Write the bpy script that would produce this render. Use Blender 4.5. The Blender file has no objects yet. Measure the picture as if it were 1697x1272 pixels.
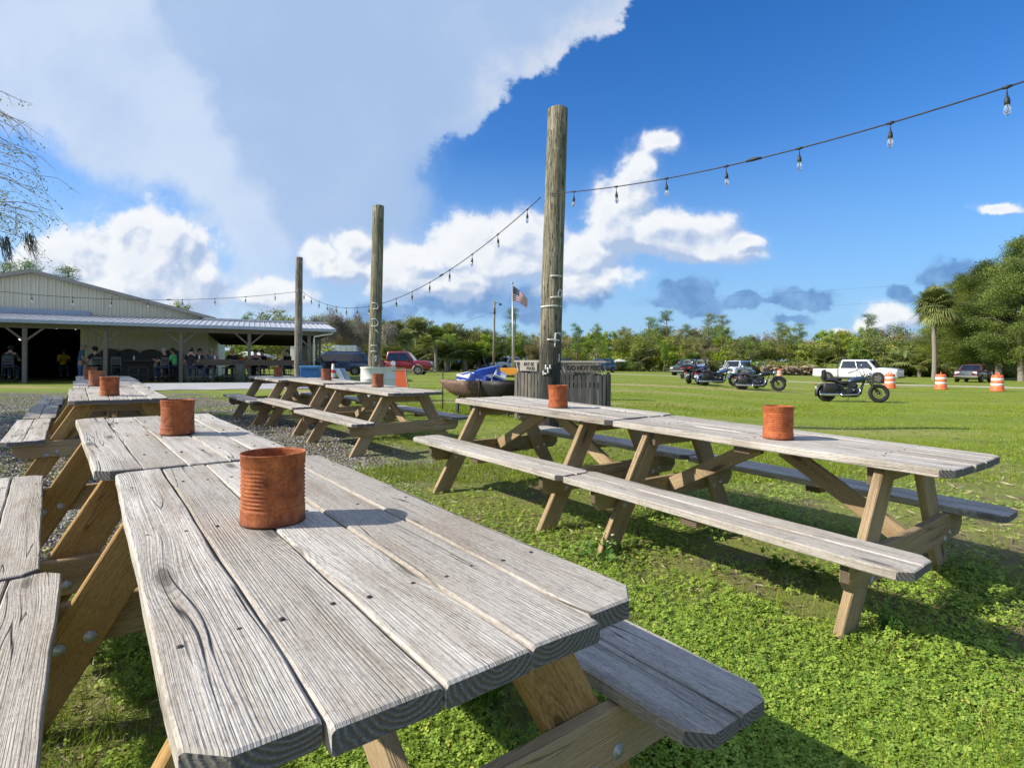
import bpy, bmesh, math, random
import numpy as np
from mathutils import Vector, Matrix, Euler

R = math.radians
random.seed(7)
RNG = np.random.default_rng(11)
S = bpy.context.scene
COL = S.collection

# ------------------------------------------------------------------ camera
FPX, CX, YH, EYE = 918.3, 848.5, 606.5, 1.1603      # focal length in photo pixels, principal column, horizon row, eye height
cam = bpy.data.cameras.new('camera')
cam.sensor_width = 36.0
cam.lens = FPX / 1697 * 36
cam.shift_y = -(636 - YH) / 1697
cam.clip_start = 0.05
cam.clip_end = 6000
camo = bpy.data.objects.new('camera', cam)
COL.objects.link(camo)
camo.location = (0, 0, EYE)
camo.matrix_world = Matrix.Translation((0, 0, EYE)) @ Matrix.Rotation(R(90), 4, 'X') @ Matrix.Rotation(0.0052, 4, 'Z')
S.camera = camo
S.render.resolution_x, S.render.resolution_y = 1024, 767

# ------------------------------------------------------------------ colour management, sun
S.view_settings.view_transform = 'Standard'
S.view_settings.look = 'None'
S.view_settings.gamma = 1
S.view_settings.exposure = 0.75
SUN_EL, SUN_AZ = R(34), math.atan2(-.985, -.17)       # compass style: 0 = +Y, clockwise
sd = bpy.data.lights.new('sun', 'SUN')
sd.energy = 4.0
sd.angle = R(0.55)
sd.color = (1.0, .93, .82)
so = bpy.data.objects.new('sun', sd)
COL.objects.link(so)
to_sun = Vector((math.sin(SUN_AZ) * math.cos(SUN_EL), math.cos(SUN_AZ) * math.cos(SUN_EL), math.sin(SUN_EL)))
so.rotation_euler = to_sun.to_track_quat('Z', 'Y').to_euler()
so.location = to_sun * 50


# ------------------------------------------------------------------ node helper
class NT:
    def __init__(s, tree):
        s.t = tree
        s.n = tree.nodes
        s.l = tree.links

    def put(s, sock, v):
        if isinstance(v, bpy.types.NodeSocket):
            s.l.new(v, sock)
        elif v is not None:
            try:
                sock.default_value = v
            except Exception:
                sock.default_value = tuple(v) + (1.0,)

    def new(s, typ, **kw):
        n = s.n.new(typ)
        for k, v in kw.items():
            setattr(n, k, v)
        return n

    def m(s, op, a, b=None, c=None, clamp=False):
        n = s.new('ShaderNodeMath', operation=op, use_clamp=clamp)
        s.put(n.inputs[0], a)
        if b is not None:
            s.put(n.inputs[1], b)
        if c is not None:
            s.put(n.inputs[2], c)
        return n.outputs[0]

    def vm(s, op, a, b=None):
        n = s.new('ShaderNodeVectorMath', operation=op)
        s.put(n.inputs[0], a)
        if b is not None:
            s.put(n.inputs[1], b)
        return n.outputs[1] if op in ('LENGTH', 'DOT_PRODUCT', 'DISTANCE') else n.outputs[0]

    def xyz(s, x, y, z=0.0):
        n = s.new('ShaderNodeCombineXYZ')
        for i, v in enumerate((x, y, z)):
            s.put(n.inputs[i], v)
        return n.outputs[0]

    def sep(s, v):
        n = s.new('ShaderNodeSeparateXYZ')
        s.put(n.inputs[0], v)
        return n.outputs

    dim = '3D'

    def noise(s, vec, scale=5., detail=4., rough=.5, dist=0., col=False):
        n = s.new('ShaderNodeTexNoise', noise_dimensions=s.dim)
        s.put(n.inputs['Vector'], vec)
        n.inputs['Scale'].default_value = scale
        n.inputs['Detail'].default_value = detail
        n.inputs['Roughness'].default_value = rough
        n.inputs['Distortion'].default_value = dist
        return n.outputs[1] if col else n.outputs[0]

    def vor(s, vec, scale=5., feature='F1', out=0, smooth=.5):
        n = s.new('ShaderNodeTexVoronoi', feature=feature, voronoi_dimensions=s.dim)
        s.put(n.inputs['Vector'], vec)
        n.inputs['Scale'].default_value = scale
        if feature == 'SMOOTH_F1':
            n.inputs['Smoothness'].default_value = smooth
        return n.outputs[out]

    def mr(s, v, a, b, c=0., d=1., smooth=False):
        n = s.new('ShaderNodeMapRange')
        if smooth:
            n.interpolation_type = 'SMOOTHSTEP'
        s.put(n.inputs[0], v)
        for i, q in enumerate((a, b, c, d)):
            s.put(n.inputs[1 + i], q)
        return n.outputs[0]

    def mix(s, f, a, b, typ='MIX'):
        n = s.new('ShaderNodeMix', data_type='RGBA', blend_type=typ)
        s.put(n.inputs[0], f)
        s.put(n.inputs[6], a)
        s.put(n.inputs[7], b)
        return n.outputs[2]

    def ramp(s, f, stops):
        n = s.new('ShaderNodeValToRGB')
        e = n.color_ramp.elements
        while len(e) < len(stops):
            e.new(.5)
        for q, (p, c) in zip(e, stops):
            q.position = p
            q.color = tuple(c) + (1.,)
        s.put(n.inputs[0], f)
        return n.outputs[0]


# ------------------------------------------------------------------ sky: Nishita sky and clouds fixed to world directions
W = bpy.data.worlds.new('World')
S.world = W
W.use_nodes = True
wt = NT(W.node_tree)
wt.dim = '2D'
W.cycles.sampling_method = 'NONE'
for n in list(wt.n):
    wt.n.remove(n)
SKY_STR = 0.1
sky = wt.new('ShaderNodeTexSky', sky_type='NISHITA')
sky.sun_disc = False
sky.sun_elevation = SUN_EL
sky.sun_rotation = SUN_AZ
sky.air_density = 1.0
sky.dust_density = .3
sky.ozone_density = 2.0


def make_cloud_group(name, blobs, seed, amp, freq):
    """Field of cloud density over the forward sky: union of ellipses in direction space, broken up by fractal noise."""
    g = bpy.data.node_groups.new(name, 'ShaderNodeTree')
    g.interface.new_socket('P', in_out='INPUT', socket_type='NodeSocketVector')
    g.interface.new_socket('F', in_out='OUTPUT', socket_type='NodeSocketFloat')
    g.interface.new_socket('S', in_out='OUTPUT', socket_type='NodeSocketFloat')
    t = NT(g)
    t.dim = '2D'
    gi = t.new('NodeGroupInput')
    go = t.new('NodeGroupOutput')
    P = gi.outputs[0]
    warp = t.vm('MULTIPLY', t.vm('SUBTRACT', t.noise(P, freq * .7, 4, .55, col=True), (.5, .5, .5)), (.7, .55, 0))
    Q = t.vm('ADD', P, warp)
    fld = None
    for (px, py, rx, ry) in blobs:
        d = t.vm('MULTIPLY', t.vm('SUBTRACT', Q, ((px - CX) / 100, (YH - py) / 100, 0)), (100 / rx, 100 / ry, 0))
        d = t.m('SUBTRACT', 1., t.vm('LENGTH', d))
        fld = d if fld is None else t.m('SMOOTH_MAX', fld, d, .3)
    ns = t.m('SUBTRACT', t.noise(t.vm('ADD', P, (seed, seed * .7, 0)), freq, 9, .6), .5)
    w2 = t.vm('ADD', P, t.vm('MULTIPLY', warp, (.5, .5, 0)))
    v1 = t.m('SUBTRACT', .45, t.vor(w2, freq * 1.9, 'SMOOTH_F1', 0, .5))
    soft = t.m('SUBTRACT', t.noise(t.vm('ADD', w2, (seed, seed * .7, 0)), freq * .8, 5, .52), .5)
    low = t.m('ADD', t.m('MULTIPLY', soft, amp * 2.2), t.m('MULTIPLY', v1, amp * .3))
    ns = t.m('ADD', t.m('MULTIPLY', ns, amp * 2.2), t.m('MULTIPLY', v1, amp * .42))
    t.l.new(t.m('ADD', fld, ns), go.inputs[0])
    t.l.new(t.m('ADD', t.m('MINIMUM', fld, .55), low), go.inputs[1])
    return g


def use_group(t, g, P, k=0):
    n = t.new('ShaderNodeGroup')
    n.node_tree = g
    t.put(n.inputs[0], P)
    return n.outputs if k is None else n.outputs[k]


tc = wt.new('ShaderNodeTexCoord').outputs['Generated']
dx, dy, dz = wt.sep(tc)
dyc = wt.m('MAXIMUM', dy, .05)
X = wt.m('MULTIPLY', wt.m('DIVIDE', dx, dyc), FPX / 100)
Y = wt.m('MULTIPLY', wt.m('DIVIDE', dz, dyc), FPX / 100)
P = wt.xyz(X, Y, 0.)
fwd = wt.mr(dy, .12, .3)

hsv = wt.new('ShaderNodeHueSaturation')
hsv.inputs['Saturation'].default_value = 1.4
hsv.inputs['Value'].default_value = 1.1
hsv.inputs['Hue'].default_value = .512
wt.l.new(sky.outputs[0], hsv.inputs['Color'])
base = hsv.outputs[0]


def C(r, g, b, k=1.0):
    """sRGB display colour -> linear value for the background node (undoing strength and exposure)."""
    f = lambda c: (c / 255 / 12.92) if c <= 10.3 else ((c / 255 + .055) / 1.055) ** 2.4
    q = k / SKY_STR / 2 ** S.view_settings.exposure
    return (f(r) * q, f(g) * q, f(b) * q, 1)


def plane(px, py, qx, qy):
    """signed distance (photo-direction hundredths) to the line p->q, positive on its left."""
    ax, ay, bx, by = (px - CX) / 100, (YH - py) / 100, (qx - CX) / 100, (YH - qy) / 100
    L = math.hypot(bx - ax, by - ay)
    nx, ny = -(by - ay) / L, (bx - ax) / L
    return wt.m('ADD', wt.m('ADD', wt.m('MULTIPLY', Xw, nx), wt.m('MULTIPLY', Yw, ny)), -(ax * nx + ay * ny))


# clear air: bluer and paler towards the horizon
base = wt.mix(wt.mr(dz, .36, .0, 0, .93), base, wt.mix(wt.mr(dx, -.7, .6), C(172, 205, 243), C(118, 174, 230)))
wn = wt.noise(P, .5, 8, .6, col=True)
wv = wt.vm('SUBTRACT', wn, (.5, .5, .5))
wx, wy, _ = wt.sep(wv)
Xw = wt.m('ADD', X, wt.m('MULTIPLY', wx, 1.5))
Yw = wt.m('ADD', Y, wt.m('MULTIPLY', wy, 1.5))
# high storm veil over the upper left
h1 = wt.m('SMOOTH_MAX', plane(0, 232, 300, 356), wt.m('ADD', Xw, (CX - 345) / 100), .3)
pv = wt.m('MULTIPLY', wt.m('SUBTRACT', wt.noise(wt.vm('ADD', P, (7, 2, 0)), 1.5, 8, .62), .5), 1.6)
h2 = wt.m('SMOOTH_MAX', plane(655, 318, 940, 85), wt.m('SUBTRACT', (695 - CX) / 100, Xw), .2)
h2p = wt.m('ADD', h2, wt.m('MULTIPLY', pv, .5))
e1 = wt.mr(h1, -.2, .35, smooth=True)
ek = wt.mr(Y, 2.5, 4.2, smooth=True)
esoft = wt.mr(h2, -.35, .5, smooth=True)
ecrisp = wt.mr(h2p, -.03, .16, smooth=True)
e2 = wt.m('ADD', wt.m('MULTIPLY', ecrisp, ek), wt.m('MULTIPLY', esoft, wt.m('SUBTRACT', 1., ek)))
low = wt.mr(Y, 0., 2.6, .2, 1, smooth=True)
veil = wt.m('MULTIPLY', wt.m('MULTIPLY', e1, e2), wt.m('MULTIPLY', low, .95))
vn = wt.noise(P, .5, 6, .55)
left = wt.mr(wt.m('MULTIPLY', plane(290, 40, 450, 330), -1.), -.15, .3, smooth=True)
vcol = wt.mix(left, C(170, 197, 234), C(208, 224, 247))
vcol = wt.mix(wt.mr(vn, .4, .75, 0, .7), vcol, C(184, 206, 239))
edge = wt.m('MULTIPLY', wt.mr(h2, .95, .1, smooth=True), wt.mr(Y, 3.7, 4.7, smooth=True))
vcol = wt.mix(wt.m('MULTIPLY', edge, wt.mr(pv, -.15, .25, .35, 1)), vcol, C(216, 225, 241))
rim = wt.m('MULTIPLY', wt.mr(h1, .7, .1, smooth=True), wt.mr(X, -6, -5))
vcol = wt.mix(wt.m('MULTIPLY', rim, .5), vcol, C(214, 228, 248))
base = wt.mix(wt.m('MULTIPLY', veil, fwd), base, vcol)

BR = [(235, 430, 120, 78), (135, 430, 75, 60), (60, 440, 60, 40), (320, 475, 80, 50), (215, 490, 190, 46), (290, 405, 50, 40), (200, 380, 50, 30),
      (530, 425, 34, 26), (590, 415, 40, 30), (570, 450, 62, 26), (445, 490, 60, 22),
      (790, 405, 70, 48), (740, 430, 46, 36), (862, 400, 62, 42), (830, 440, 80, 36), (700, 480, 50, 22), (660, 455, 66, 50), (770, 470, 60, 30),
      (960, 420, 70, 42), (1015, 372, 54, 62), (1052, 305, 34, 56), (1085, 238, 34, 20), (1095, 385, 74, 42), (1150, 392, 70, 42),
      (1190, 412, 66, 28), (1240, 402, 30, 8), (960, 466, 90, 26), (1480, 524, 50, 24), (1435, 532, 30, 12), (1385, 542, 18, 8), (1655, 335, 40, 10)]
DK = [(1150, 480, 52, 30), (1150, 505, 76, 16), (1222, 499, 36, 13), (1325, 488, 58, 20), (1318, 499, 66, 10), (1310, 525, 36, 10), (1585, 452, 58, 28),
      (1500, 484, 26, 15), (1000, 492, 24, 11), (958, 482, 46, 38), (810, 500, 130, 30), (640, 520, 60, 16), (1605, 470, 70, 14)]
gb = make_cloud_group('cloud_bright', BR, 3.1, .72, 1.05)
gd = make_cloud_group('cloud_dark', DK, 8.7, .62, 1.7)
fd = use_group(wt, gd, P)
dd = wt.m('MULTIPLY', wt.m('ADD', wt.m('MULTIPLY', wt.mr(fd, -.16, .24, smooth=True), .75), wt.m('MULTIPLY', wt.mr(fd, -.5, .4, smooth=True), .25)), fwd)
dcol = wt.mix(wt.mr(wt.noise(wt.vm('ADD', P, (4, 9, 0)), 2.2, 5, .6), .35, .65), C(92, 134, 192), C(126, 166, 216))
base = wt.mix(wt.m('MULTIPLY', dd, .74), base, dcol)
fb, sb = use_group(wt, gb, P, None)
wisp = wt.noise(wt.vm('ADD', P, wt.vm('MULTIPLY', wv, (1.2, .5, 0))), 3.4, 8, .68)
fbw = wt.m('ADD', fb, wt.m('MULTIPLY', wt.m('SUBTRACT', wisp, .5), .55))
db = wt.m('ADD', wt.m('MULTIPLY', wt.mr(fbw, -.26, .22, smooth=True), .7), wt.m('MULTIPLY', wt.mr(fbw, -.62, .45, smooth=True), .3))
db = wt.m('MULTIPLY', db, fwd)
sb2 = use_group(wt, gb, wt.vm('ADD', P, (-.13, .17, 0)), 1)
lit = wt.mr(wt.m('ADD', wt.m('SUBTRACT', sb, sb2), wt.m('MULTIPLY', wt.m('SUBTRACT', wt.noise(wt.vm('ADD', P, (1, 5, 0)), 4.5, 6, .6), .5), .3)), -.28, .13)
lit = wt.m('MULTIPLY', lit, wt.mr(fb, 1.1, .4, .8, 1))
bcol = wt.mix(lit, C(178, 198, 229), C(248, 250, 253))
base = wt.mix(wt.m('MULTIPLY', db, .97), base, bcol)
# broken bright cloud added to the unseen rest of the sky, lifting the shadows
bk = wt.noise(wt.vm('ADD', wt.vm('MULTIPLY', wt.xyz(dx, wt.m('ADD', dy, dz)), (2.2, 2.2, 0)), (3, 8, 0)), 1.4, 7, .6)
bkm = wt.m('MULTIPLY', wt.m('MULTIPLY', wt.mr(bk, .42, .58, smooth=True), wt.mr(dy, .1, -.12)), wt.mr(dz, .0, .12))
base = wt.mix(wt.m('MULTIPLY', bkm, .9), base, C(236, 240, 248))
bg = wt.new('ShaderNodeBackground')
bg.inputs['Strength'].default_value = SKY_STR
wt.l.new(base, bg.inputs['Color'])
out = wt.new('ShaderNodeOutputWorld')
wt.l.new(bg.outputs[0], out.inputs['Surface'])


# ------------------------------------------------------------------ terrain height, placing by sight line
def G(x, y):
    """height of the ground: it climbs gently away from the camera to the left and stays level on the lawn to the right."""
    x = np.asarray(x, float)
    y = np.asarray(y, float)
    d = np.hypot(x, y)
    a = x / np.maximum(y, .5)
    t = np.clip((a - .15) / .45, 0, 1)
    k = t * t * (3 - 2 * t) * 1.15
    q = np.clip((d - 4) / 14, 0, 1)
    k = k * q * q * (3 - 2 * q)
    h = .42 * (1 - np.exp(-np.maximum(d - 1.6, 0) / 14)) * (1 - k)
    return np.where(y > 0, h, h * np.clip(1 + y / 8, 0, 1))


def g(x, y):
    return float(G(x, y))


def gat(px, d):
    """ground point seen in photo column px at distance d"""
    x = (px - CX) / FPX * d
    return Vector((x, d, g(x, d)))


def gp(px, py):
    """ground point seen at photo pixel (px, py)"""
    lo, hi = .5, 400.
    for _ in range(60):
        d = (lo * hi) ** .5
        x = (px - CX) / FPX * d
        y = YH + .0052 * (px - CX) + FPX * (EYE - g(x, d)) / d
        if y > py:
            lo = d
        else:
            hi = d
    return Vector((x, d, g(x, d)))


def at(px, py, d):
    return Vector(((px - CX) / FPX * d, d, EYE - (py - YH - .0052 * (px - CX)) / FPX * d))


# ------------------------------------------------------------------ objects
def tag(o, label=None, cat=None, group=None, kind=None):
    if label: o['label'] = label
    if cat: o['category'] = cat
    if group: o['group'] = group
    if kind: o['kind'] = kind
    return o


def empty(name, loc=(0, 0, 0), rz=0., label=None, cat=None, group=None):
    o = bpy.data.objects.new(name, None)
    o.empty_display_size = .1
    COL.objects.link(o)
    o.location = loc
    o.rotation_euler = (0, 0, rz)
    return tag(o, label, cat, group)


def kids(o):
    return [c for c in bpy.data.objects if c.parent == o]


def copy_tree(o, parent=None, cmap=None):
    c = o.copy()
    COL.objects.link(c)
    c.parent = parent
    for ch in kids(o):
        copy_tree(ch, c)
    return c


class MB:
    """mesh builder: collects shapes, links them as ONE mesh object"""

    def __init__(s):
        s.v, s.f, s.m, s.uv, s.s = [], [], [], [], []

    def face(s, idx, mat=0, uv=None, smooth=False):
        s.f.append(tuple(idx))
        s.m.append(mat)
        s.uv.append(uv)
        s.s.append(smooth)

    def poly(s, pts, mat=0):
        n = len(s.v)
        s.v += [tuple(p) for p in pts]
        s.face(range(n, n + len(pts)), mat)

    def box(s, c, size, rot=None, mat=0, taper=1.):
        n = len(s.v)
        hx, hy, hz = size[0] / 2, size[1] / 2, size[2] / 2
        c = Vector(c)
        for z in (-1, 1):
            k = taper if z > 0 else 1
            for x, y in ((-1, -1), (1, -1), (1, 1), (-1, 1)):
                p = Vector((x * hx * k, y * hy * k, z * hz))
                if rot is not None:
                    p = rot @ p
                s.v.append(tuple(c + p))
        for q in ((0, 3, 2, 1), (4, 5, 6, 7), (0, 1, 5, 4), (1, 2, 6, 5), (2, 3, 7, 6), (3, 0, 4, 7)):
            s.face([n + i for i in q], mat)

    def bar(s, a, b, w, h, up=(0, 0, 1), mat=0):
        a, b = Vector(a), Vector(b)
        d = (b - a)
        L = d.length
        d.normalize()
        side = d.cross(Vector(up))
        if side.length < 1e-4:
            side = d.cross(Vector((0, 1, 0)))
        side.normalize()
        u = side.cross(d)
        M = Matrix((d, side, u)).transposed()
        s.box((a + b) / 2, (L, w, h), M, mat)

    def tube(s, pts, rad, n=8, mat=0, caps=True, smooth=True, closed=False):
        pts = [Vector(p) for p in pts]
        if not hasattr(rad, '__len__'):
            rad = [rad] * len(pts)
        base = len(s.v)
        N = len(pts)
        prev = None
        for i, p in enumerate(pts):
            if closed:
                t = pts[(i + 1) % N] - pts[i - 1]
            else:
                t = pts[min(i + 1, N - 1)] - pts[max(i - 1, 0)]
            if t.length < 1e-9:
                t = Vector((0, 0, 1))
            t.normalize()
            if prev is None:
                a = Vector((0, 0, 1)) if abs(t.z) < .9 else Vector((1, 0, 0))
                x = t.cross(a).normalized()
            else:
                x = (prev - t * prev.dot(t))
                x = x.normalized() if x.length > 1e-6 else t.orthogonal().normalized()
            prev = x
            y = t.cross(x)
            for k in range(n):
                an = 2 * math.pi * k / n
                s.v.append(tuple(p + (x * math.cos(an) + y * math.sin(an)) * rad[i]))
        for i in range(N if closed else N - 1):
            for k in range(n):
                a, b = base + i * n + k, base + i * n + (k + 1) % n
                c, d = base + ((i + 1) % N) * n + (k + 1) % n, base + ((i + 1) % N) * n + k
                s.face((a, b, c, d), mat, None, smooth)
        if caps and not closed:
            s.face([base + k for k in reversed(range(n))], mat)
            s.face([base + (N - 1) * n + k for k in range(n)], mat)

    def lathe(s, prof, n=24, M=None, mat=0, smooth=True, mats=None):
        """prof: list of (r, z); rotates about z"""
        base = len(s.v)
        for r, z in prof:
            for k in range(n):
                an = 2 * math.pi * k / n
                p = Vector((r * math.cos(an), r * math.sin(an), z))
                s.v.append(tuple(M @ p if M is not None else p))
        for i in range(len(prof) - 1):
            for k in range(n):
                s.face((base + i * n + k, base + i * n + (k + 1) % n, base + (i + 1) * n + (k + 1) % n, base + (i + 1) * n + k),
                       mats[i] if mats else mat, None, smooth)

    def loft(s, rings, mat=0, smooth=True, caps=True):
        base = len(s.v)
        n = len(rings[0])
        for r in rings:
            s.v += [tuple(p) for p in r]
        for i in range(len(rings) - 1):
            for k in range(n):
                s.face((base + i * n + k, base + i * n + (k + 1) % n, base + (i + 1) * n + (k + 1) % n, base + (i + 1) * n + k), mat, None, smooth)
        if caps:
            s.face([base + k for k in reversed(range(n))], mat)
            s.face([base + (len(rings) - 1) * n + k for k in range(n)], mat)

    def prism(s, poly, y0, y1, mat=0, axis='y'):
        """polygon in (x, z) extruded along y"""
        n = len(poly)
        base = len(s.v)
        for y in (y0, y1):
            for a, b in poly:
                s.v.append((a, y, b) if axis == 'y' else ((y, a, b) if axis == 'x' else (a, b, y)))
        s.face(list(range(base, base + n)), mat)
        s.face(list(reversed(range(base + n, base + 2 * n))), mat)
        for k in range(n):
            s.face((base + k, base + n + k, base + n + (k + 1) % n, base + (k + 1) % n), mat)

    def ball(s, c, r, n=12, m=8, mat=0, scale=(1, 1, 1)):
        base = len(s.v)
        c = Vector(c)
        for i in range(m + 1):
            th = math.pi * i / m
            for k in range(n):
                ph = 2 * math.pi * k / n
                s.v.append((c.x + r * scale[0] * math.sin(th) * math.cos(ph), c.y + r * scale[1] * math.sin(th) * math.sin(ph), c.z + r * scale[2] * math.cos(th)))
        for i in range(m):
            for k in range(n):
                s.face((base + i * n + k, base + (i + 1) * n + k, base + (i + 1) * n + (k + 1) % n, base + i * n + (k + 1) % n), mat, None, True)

    def build(s, name, mats, parent=None, bevel=0, seg=2, fix=True):
        me = bpy.data.meshes.new(name)
        me.from_pydata(s.v, [], s.f)
        if not isinstance(mats, (list, tuple)):
            mats = [mats]
        for m in mats:
            me.materials.append(m)
        me.polygons.foreach_set('material_index', s.m)
        me.polygons.foreach_set('use_smooth', s.s)
        if any(u is not None for u in s.uv):
            ul = me.uv_layers.new(name='UVMap')
            d = []
            for f, u in zip(s.f, s.uv):
                d += [c for q in (u or [(0, 0)] * len(f)) for c in q]
            ul.data.foreach_set('uv', d)
        if fix:
            bm = bmesh.new()
            bm.from_mesh(me)
            bmesh.ops.remove_doubles(bm, verts=bm.verts, dist=1e-5)
            bmesh.ops.recalc_face_normals(bm, faces=bm.faces)
            bm.to_mesh(me)
            bm.free()
        me.update()
        o = bpy.data.objects.new(name, me)
        COL.objects.link(o)
        if parent is not None:
            o.parent = parent
        if bevel:
            b = o.modifiers.new('bevel', 'BEVEL')
            b.width = bevel
            b.segments = seg
            b.limit_method = 'ANGLE'
        return o


def fast_mesh(name, V, nper, mats, parent=None, col=None):
    """V: (N*nper, 3) array, one polygon per nper vertices; col: per polygon random value kept as attribute 'rnd'"""
    N = len(V) // nper
    me = bpy.data.meshes.new(name)
    me.vertices.add(len(V))
    me.vertices.foreach_set('co', np.asarray(V, np.float32).ravel())
    me.loops.add(len(V))
    me.loops.foreach_set('vertex_index', np.arange(len(V), dtype=np.int32))
    me.polygons.add(N)
    me.polygons.foreach_set('loop_start', np.arange(0, len(V), nper, dtype=np.int32))
    try:
        me.polygons.foreach_set('loop_total', np.full(N, nper, np.int32))
    except Exception:
        pass
    if not isinstance(mats, (list, tuple)):
        mats = [mats]
    for m in mats:
        me.materials.append(m)
    if col is not None:
        a = me.attributes.new('rnd', 'FLOAT', 'FACE')
        a.data.foreach_set('value', np.asarray(col, np.float32))
    me.update(calc_edges=True)
    me.validate()
    o = bpy.data.objects.new(name, me)
    COL.objects.link(o)
    if parent is not None:
        o.parent = parent
    return o


# ------------------------------------------------------------------ materials
def mk(name):
    m = bpy.data.materials.new(name)
    m.use_nodes = True
    t = NT(m.node_tree)
    b = m.node_tree.nodes['Principled BSDF']
    return m, t, b


def pm(name, c1, c2=None, scale=6., rough=.6, metal=0., bump=0., detail=4., coat=0., spec=.5, aniso=(1, 1, 1)):
    """two-tone noise material in object coordinates"""
    m, t, b = mk(name)
    b.inputs['Roughness'].default_value = rough
    b.inputs['Metallic'].default_value = metal
    b.inputs['Specular IOR Level'].default_value = spec
    if coat:
        b.inputs['Coat Weight'].default_value = coat
        b.inputs['Coat Roughness'].default_value = .05
    if c2 is None:
        c2 = tuple(min(1, c * 1.25 + .004) for c in c1)
    v = t.vm('MULTIPLY', t.new('ShaderNodeTexCoord').outputs['Object'], aniso)
    n = t.noise(v, scale, detail, .6)
    t.put(b.inputs['Base Color'], t.mix(t.mr(n, .3, .7), c1, c2))
    if bump:
        bn = t.new('ShaderNodeBump')
        bn.inputs['Strength'].default_value = bump
        bn.inputs['Distance'].default_value = .01
        t.put(bn.inputs['Height'], n)
        t.l.new(bn.outputs[0], b.inputs['Normal'])
    return m


def wood(name, dark, mid, light, stain, crack=1., rough=.85, weather=None):
    """sawn timber: grain runs along UV u (metres)"""
    m, t, b = mk(name)
    t.dim = '2D'
    uv = t.new('ShaderNodeUVMap').outputs[0]
    u, v, _ = t.sep(uv)
    # knots bend the grain
    kv = t.vor(t.xyz(t.m('MULTIPLY', u, .8), t.m('MULTIPLY', v, 3.4)), 1., 'F1', 0)
    knot = t.mr(kv, .015, .075, 1, 0, smooth=True)
    bend = t.m('MULTIPLY', t.mr(kv, .0, .26, 1, 0, smooth=True), .016)
    wob = t.m('MULTIPLY', t.m('SUBTRACT', t.noise(t.xyz(t.m('MULTIPLY', u, .8), t.m('MULTIPLY', v, 6)), 1., 2), .5), .018)
    v2 = t.m('ADD', v, t.m('ADD', bend, wob))
    g1 = t.noise(t.xyz(t.m('MULTIPLY', u, .7), t.m('MULTIPLY', v2, 46)), 1., 3, .6)
    g2 = t.noise(t.xyz(t.m('MULTIPLY', u, 2.2), t.m('MULTIPLY', v2, 260)), 1., 3, .65)
    g3 = t.noise(t.xyz(t.m('MULTIPLY', u, 16), t.m('MULTIPLY', v2, 230)), 1., 4, .7)
    ringw = t.m('SINE', t.m('MULTIPLY_ADD', v2, 1050., t.m('MULTIPLY', g1, 9.)))
    ringw = t.mr(ringw, .1, 1., 0, 1)
    rmask = t.mr(t.noise(t.xyz(t.m('MULTIPLY_ADD', u, .9, 33.), t.m('MULTIPLY', v, 9)), 1., 2), .42, .62)
    ringw = t.m('MULTIPLY', ringw, rmask)
    gr = t.m('ADD', t.m('MULTIPLY', g1, .38), t.m('MULTIPLY', g2, .62))
    col = t.ramp(gr, [(.27, dark), (.42, mid), (.60, light)])
    tone = t.noise(t.xyz(t.m('MULTIPLY_ADD', u, .35, 17.), t.m('MULTIPLY', v, 1.1)), 1., 2)
    col = t.mix(t.mr(tone, .36, .62, .85, 0), col, tuple(.62 * a_ + .3 * b_ for a_, b_ in zip(mid, stain)))
    col = t.mix(t.m('MULTIPLY', ringw, .24), col, dark)
    blot = t.noise(t.xyz(t.m('MULTIPLY', u, 1.6), t.m('MULTIPLY', v, 9)), 1., 5, .6)
    col = t.mix(t.mr(blot, .50, .72, 0, .8), col, stain)
    grime = t.noise(t.xyz(t.m('MULTIPLY_ADD', u, 4, 13.3), t.m('MULTIPLY', v, 16)), 1., 6, .72)
    col = t.mix(t.mr(grime, .55, .74, 0, .65), col, dark)
    col = t.mix(t.mr(g3, .52, .72, 0, .75), col, dark)
    pit = t.noise(t.xyz(t.m('MULTIPLY', u, 60), t.m('MULTIPLY', v, 190)), 1., 3, .7)
    col = t.mix(t.mr(pit, .56, .74, 0, .55), col, tuple(c * .55 for c in dark))
    col = t.mix(t.mr(pit, .46, .28, 0, .35), col, light)
    if weather:
        col = t.mix(t.mr(t.noise(t.xyz(t.m('MULTIPLY_ADD', u, 1.3, 71.), t.m('MULTIPLY', v, 3)), 1., 3), .38, .68, 0, .7), col, weather)
    # checks: long splits that follow the grain
    ck = t.noise(t.xyz(t.m('MULTIPLY_ADD', u, .55, 95.), t.m('MULTIPLY', v2, 15)), 1., 2, .45)
    ck = t.mr(t.m('ABSOLUTE', t.m('SUBTRACT', ck, .5)), .0, .0105, 1, 0)
    where = t.mr(t.noise(t.xyz(t.m('MULTIPLY_ADD', u, 1.6, 55.), t.m('MULTIPLY', v, 7)), 1., 3), .47, .58)
    ck = t.m('MULTIPLY', t.m('MULTIPLY', ck, where), crack)
    dk = tuple(c * .22 for c in dark)
    col = t.mix(ck, col, dk)
    kr = t.m('MULTIPLY', t.mr(t.m('SINE', t.m('MULTIPLY', kv, 210.)), -.2, 1, 0, .55), t.mr(kv, .04, .17, 1, 0))
    col = t.mix(kr, col, tuple(c * .6 for c in dark))
    col = t.mix(t.m('MULTIPLY', knot, .8), col, tuple(c * .45 for c in dark))
    t.put(b.inputs['Base Color'], col)
    b.inputs['Roughness'].default_value = rough
    b.inputs['Specular IOR Level'].default_value = .2
    hgt = t.m('SUBTRACT', t.m('ADD', t.m('MULTIPLY', gr, .8), t.m('MULTIPLY', g2, .8)), t.m('ADD', t.m('MULTIPLY', ck, 1.8), t.m('MULTIPLY', ringw, .4)))
    bn = t.new('ShaderNodeBump')
    bn.inputs['Strength'].default_value = .7
    bn.inputs['Distance'].default_value = .004
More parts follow.
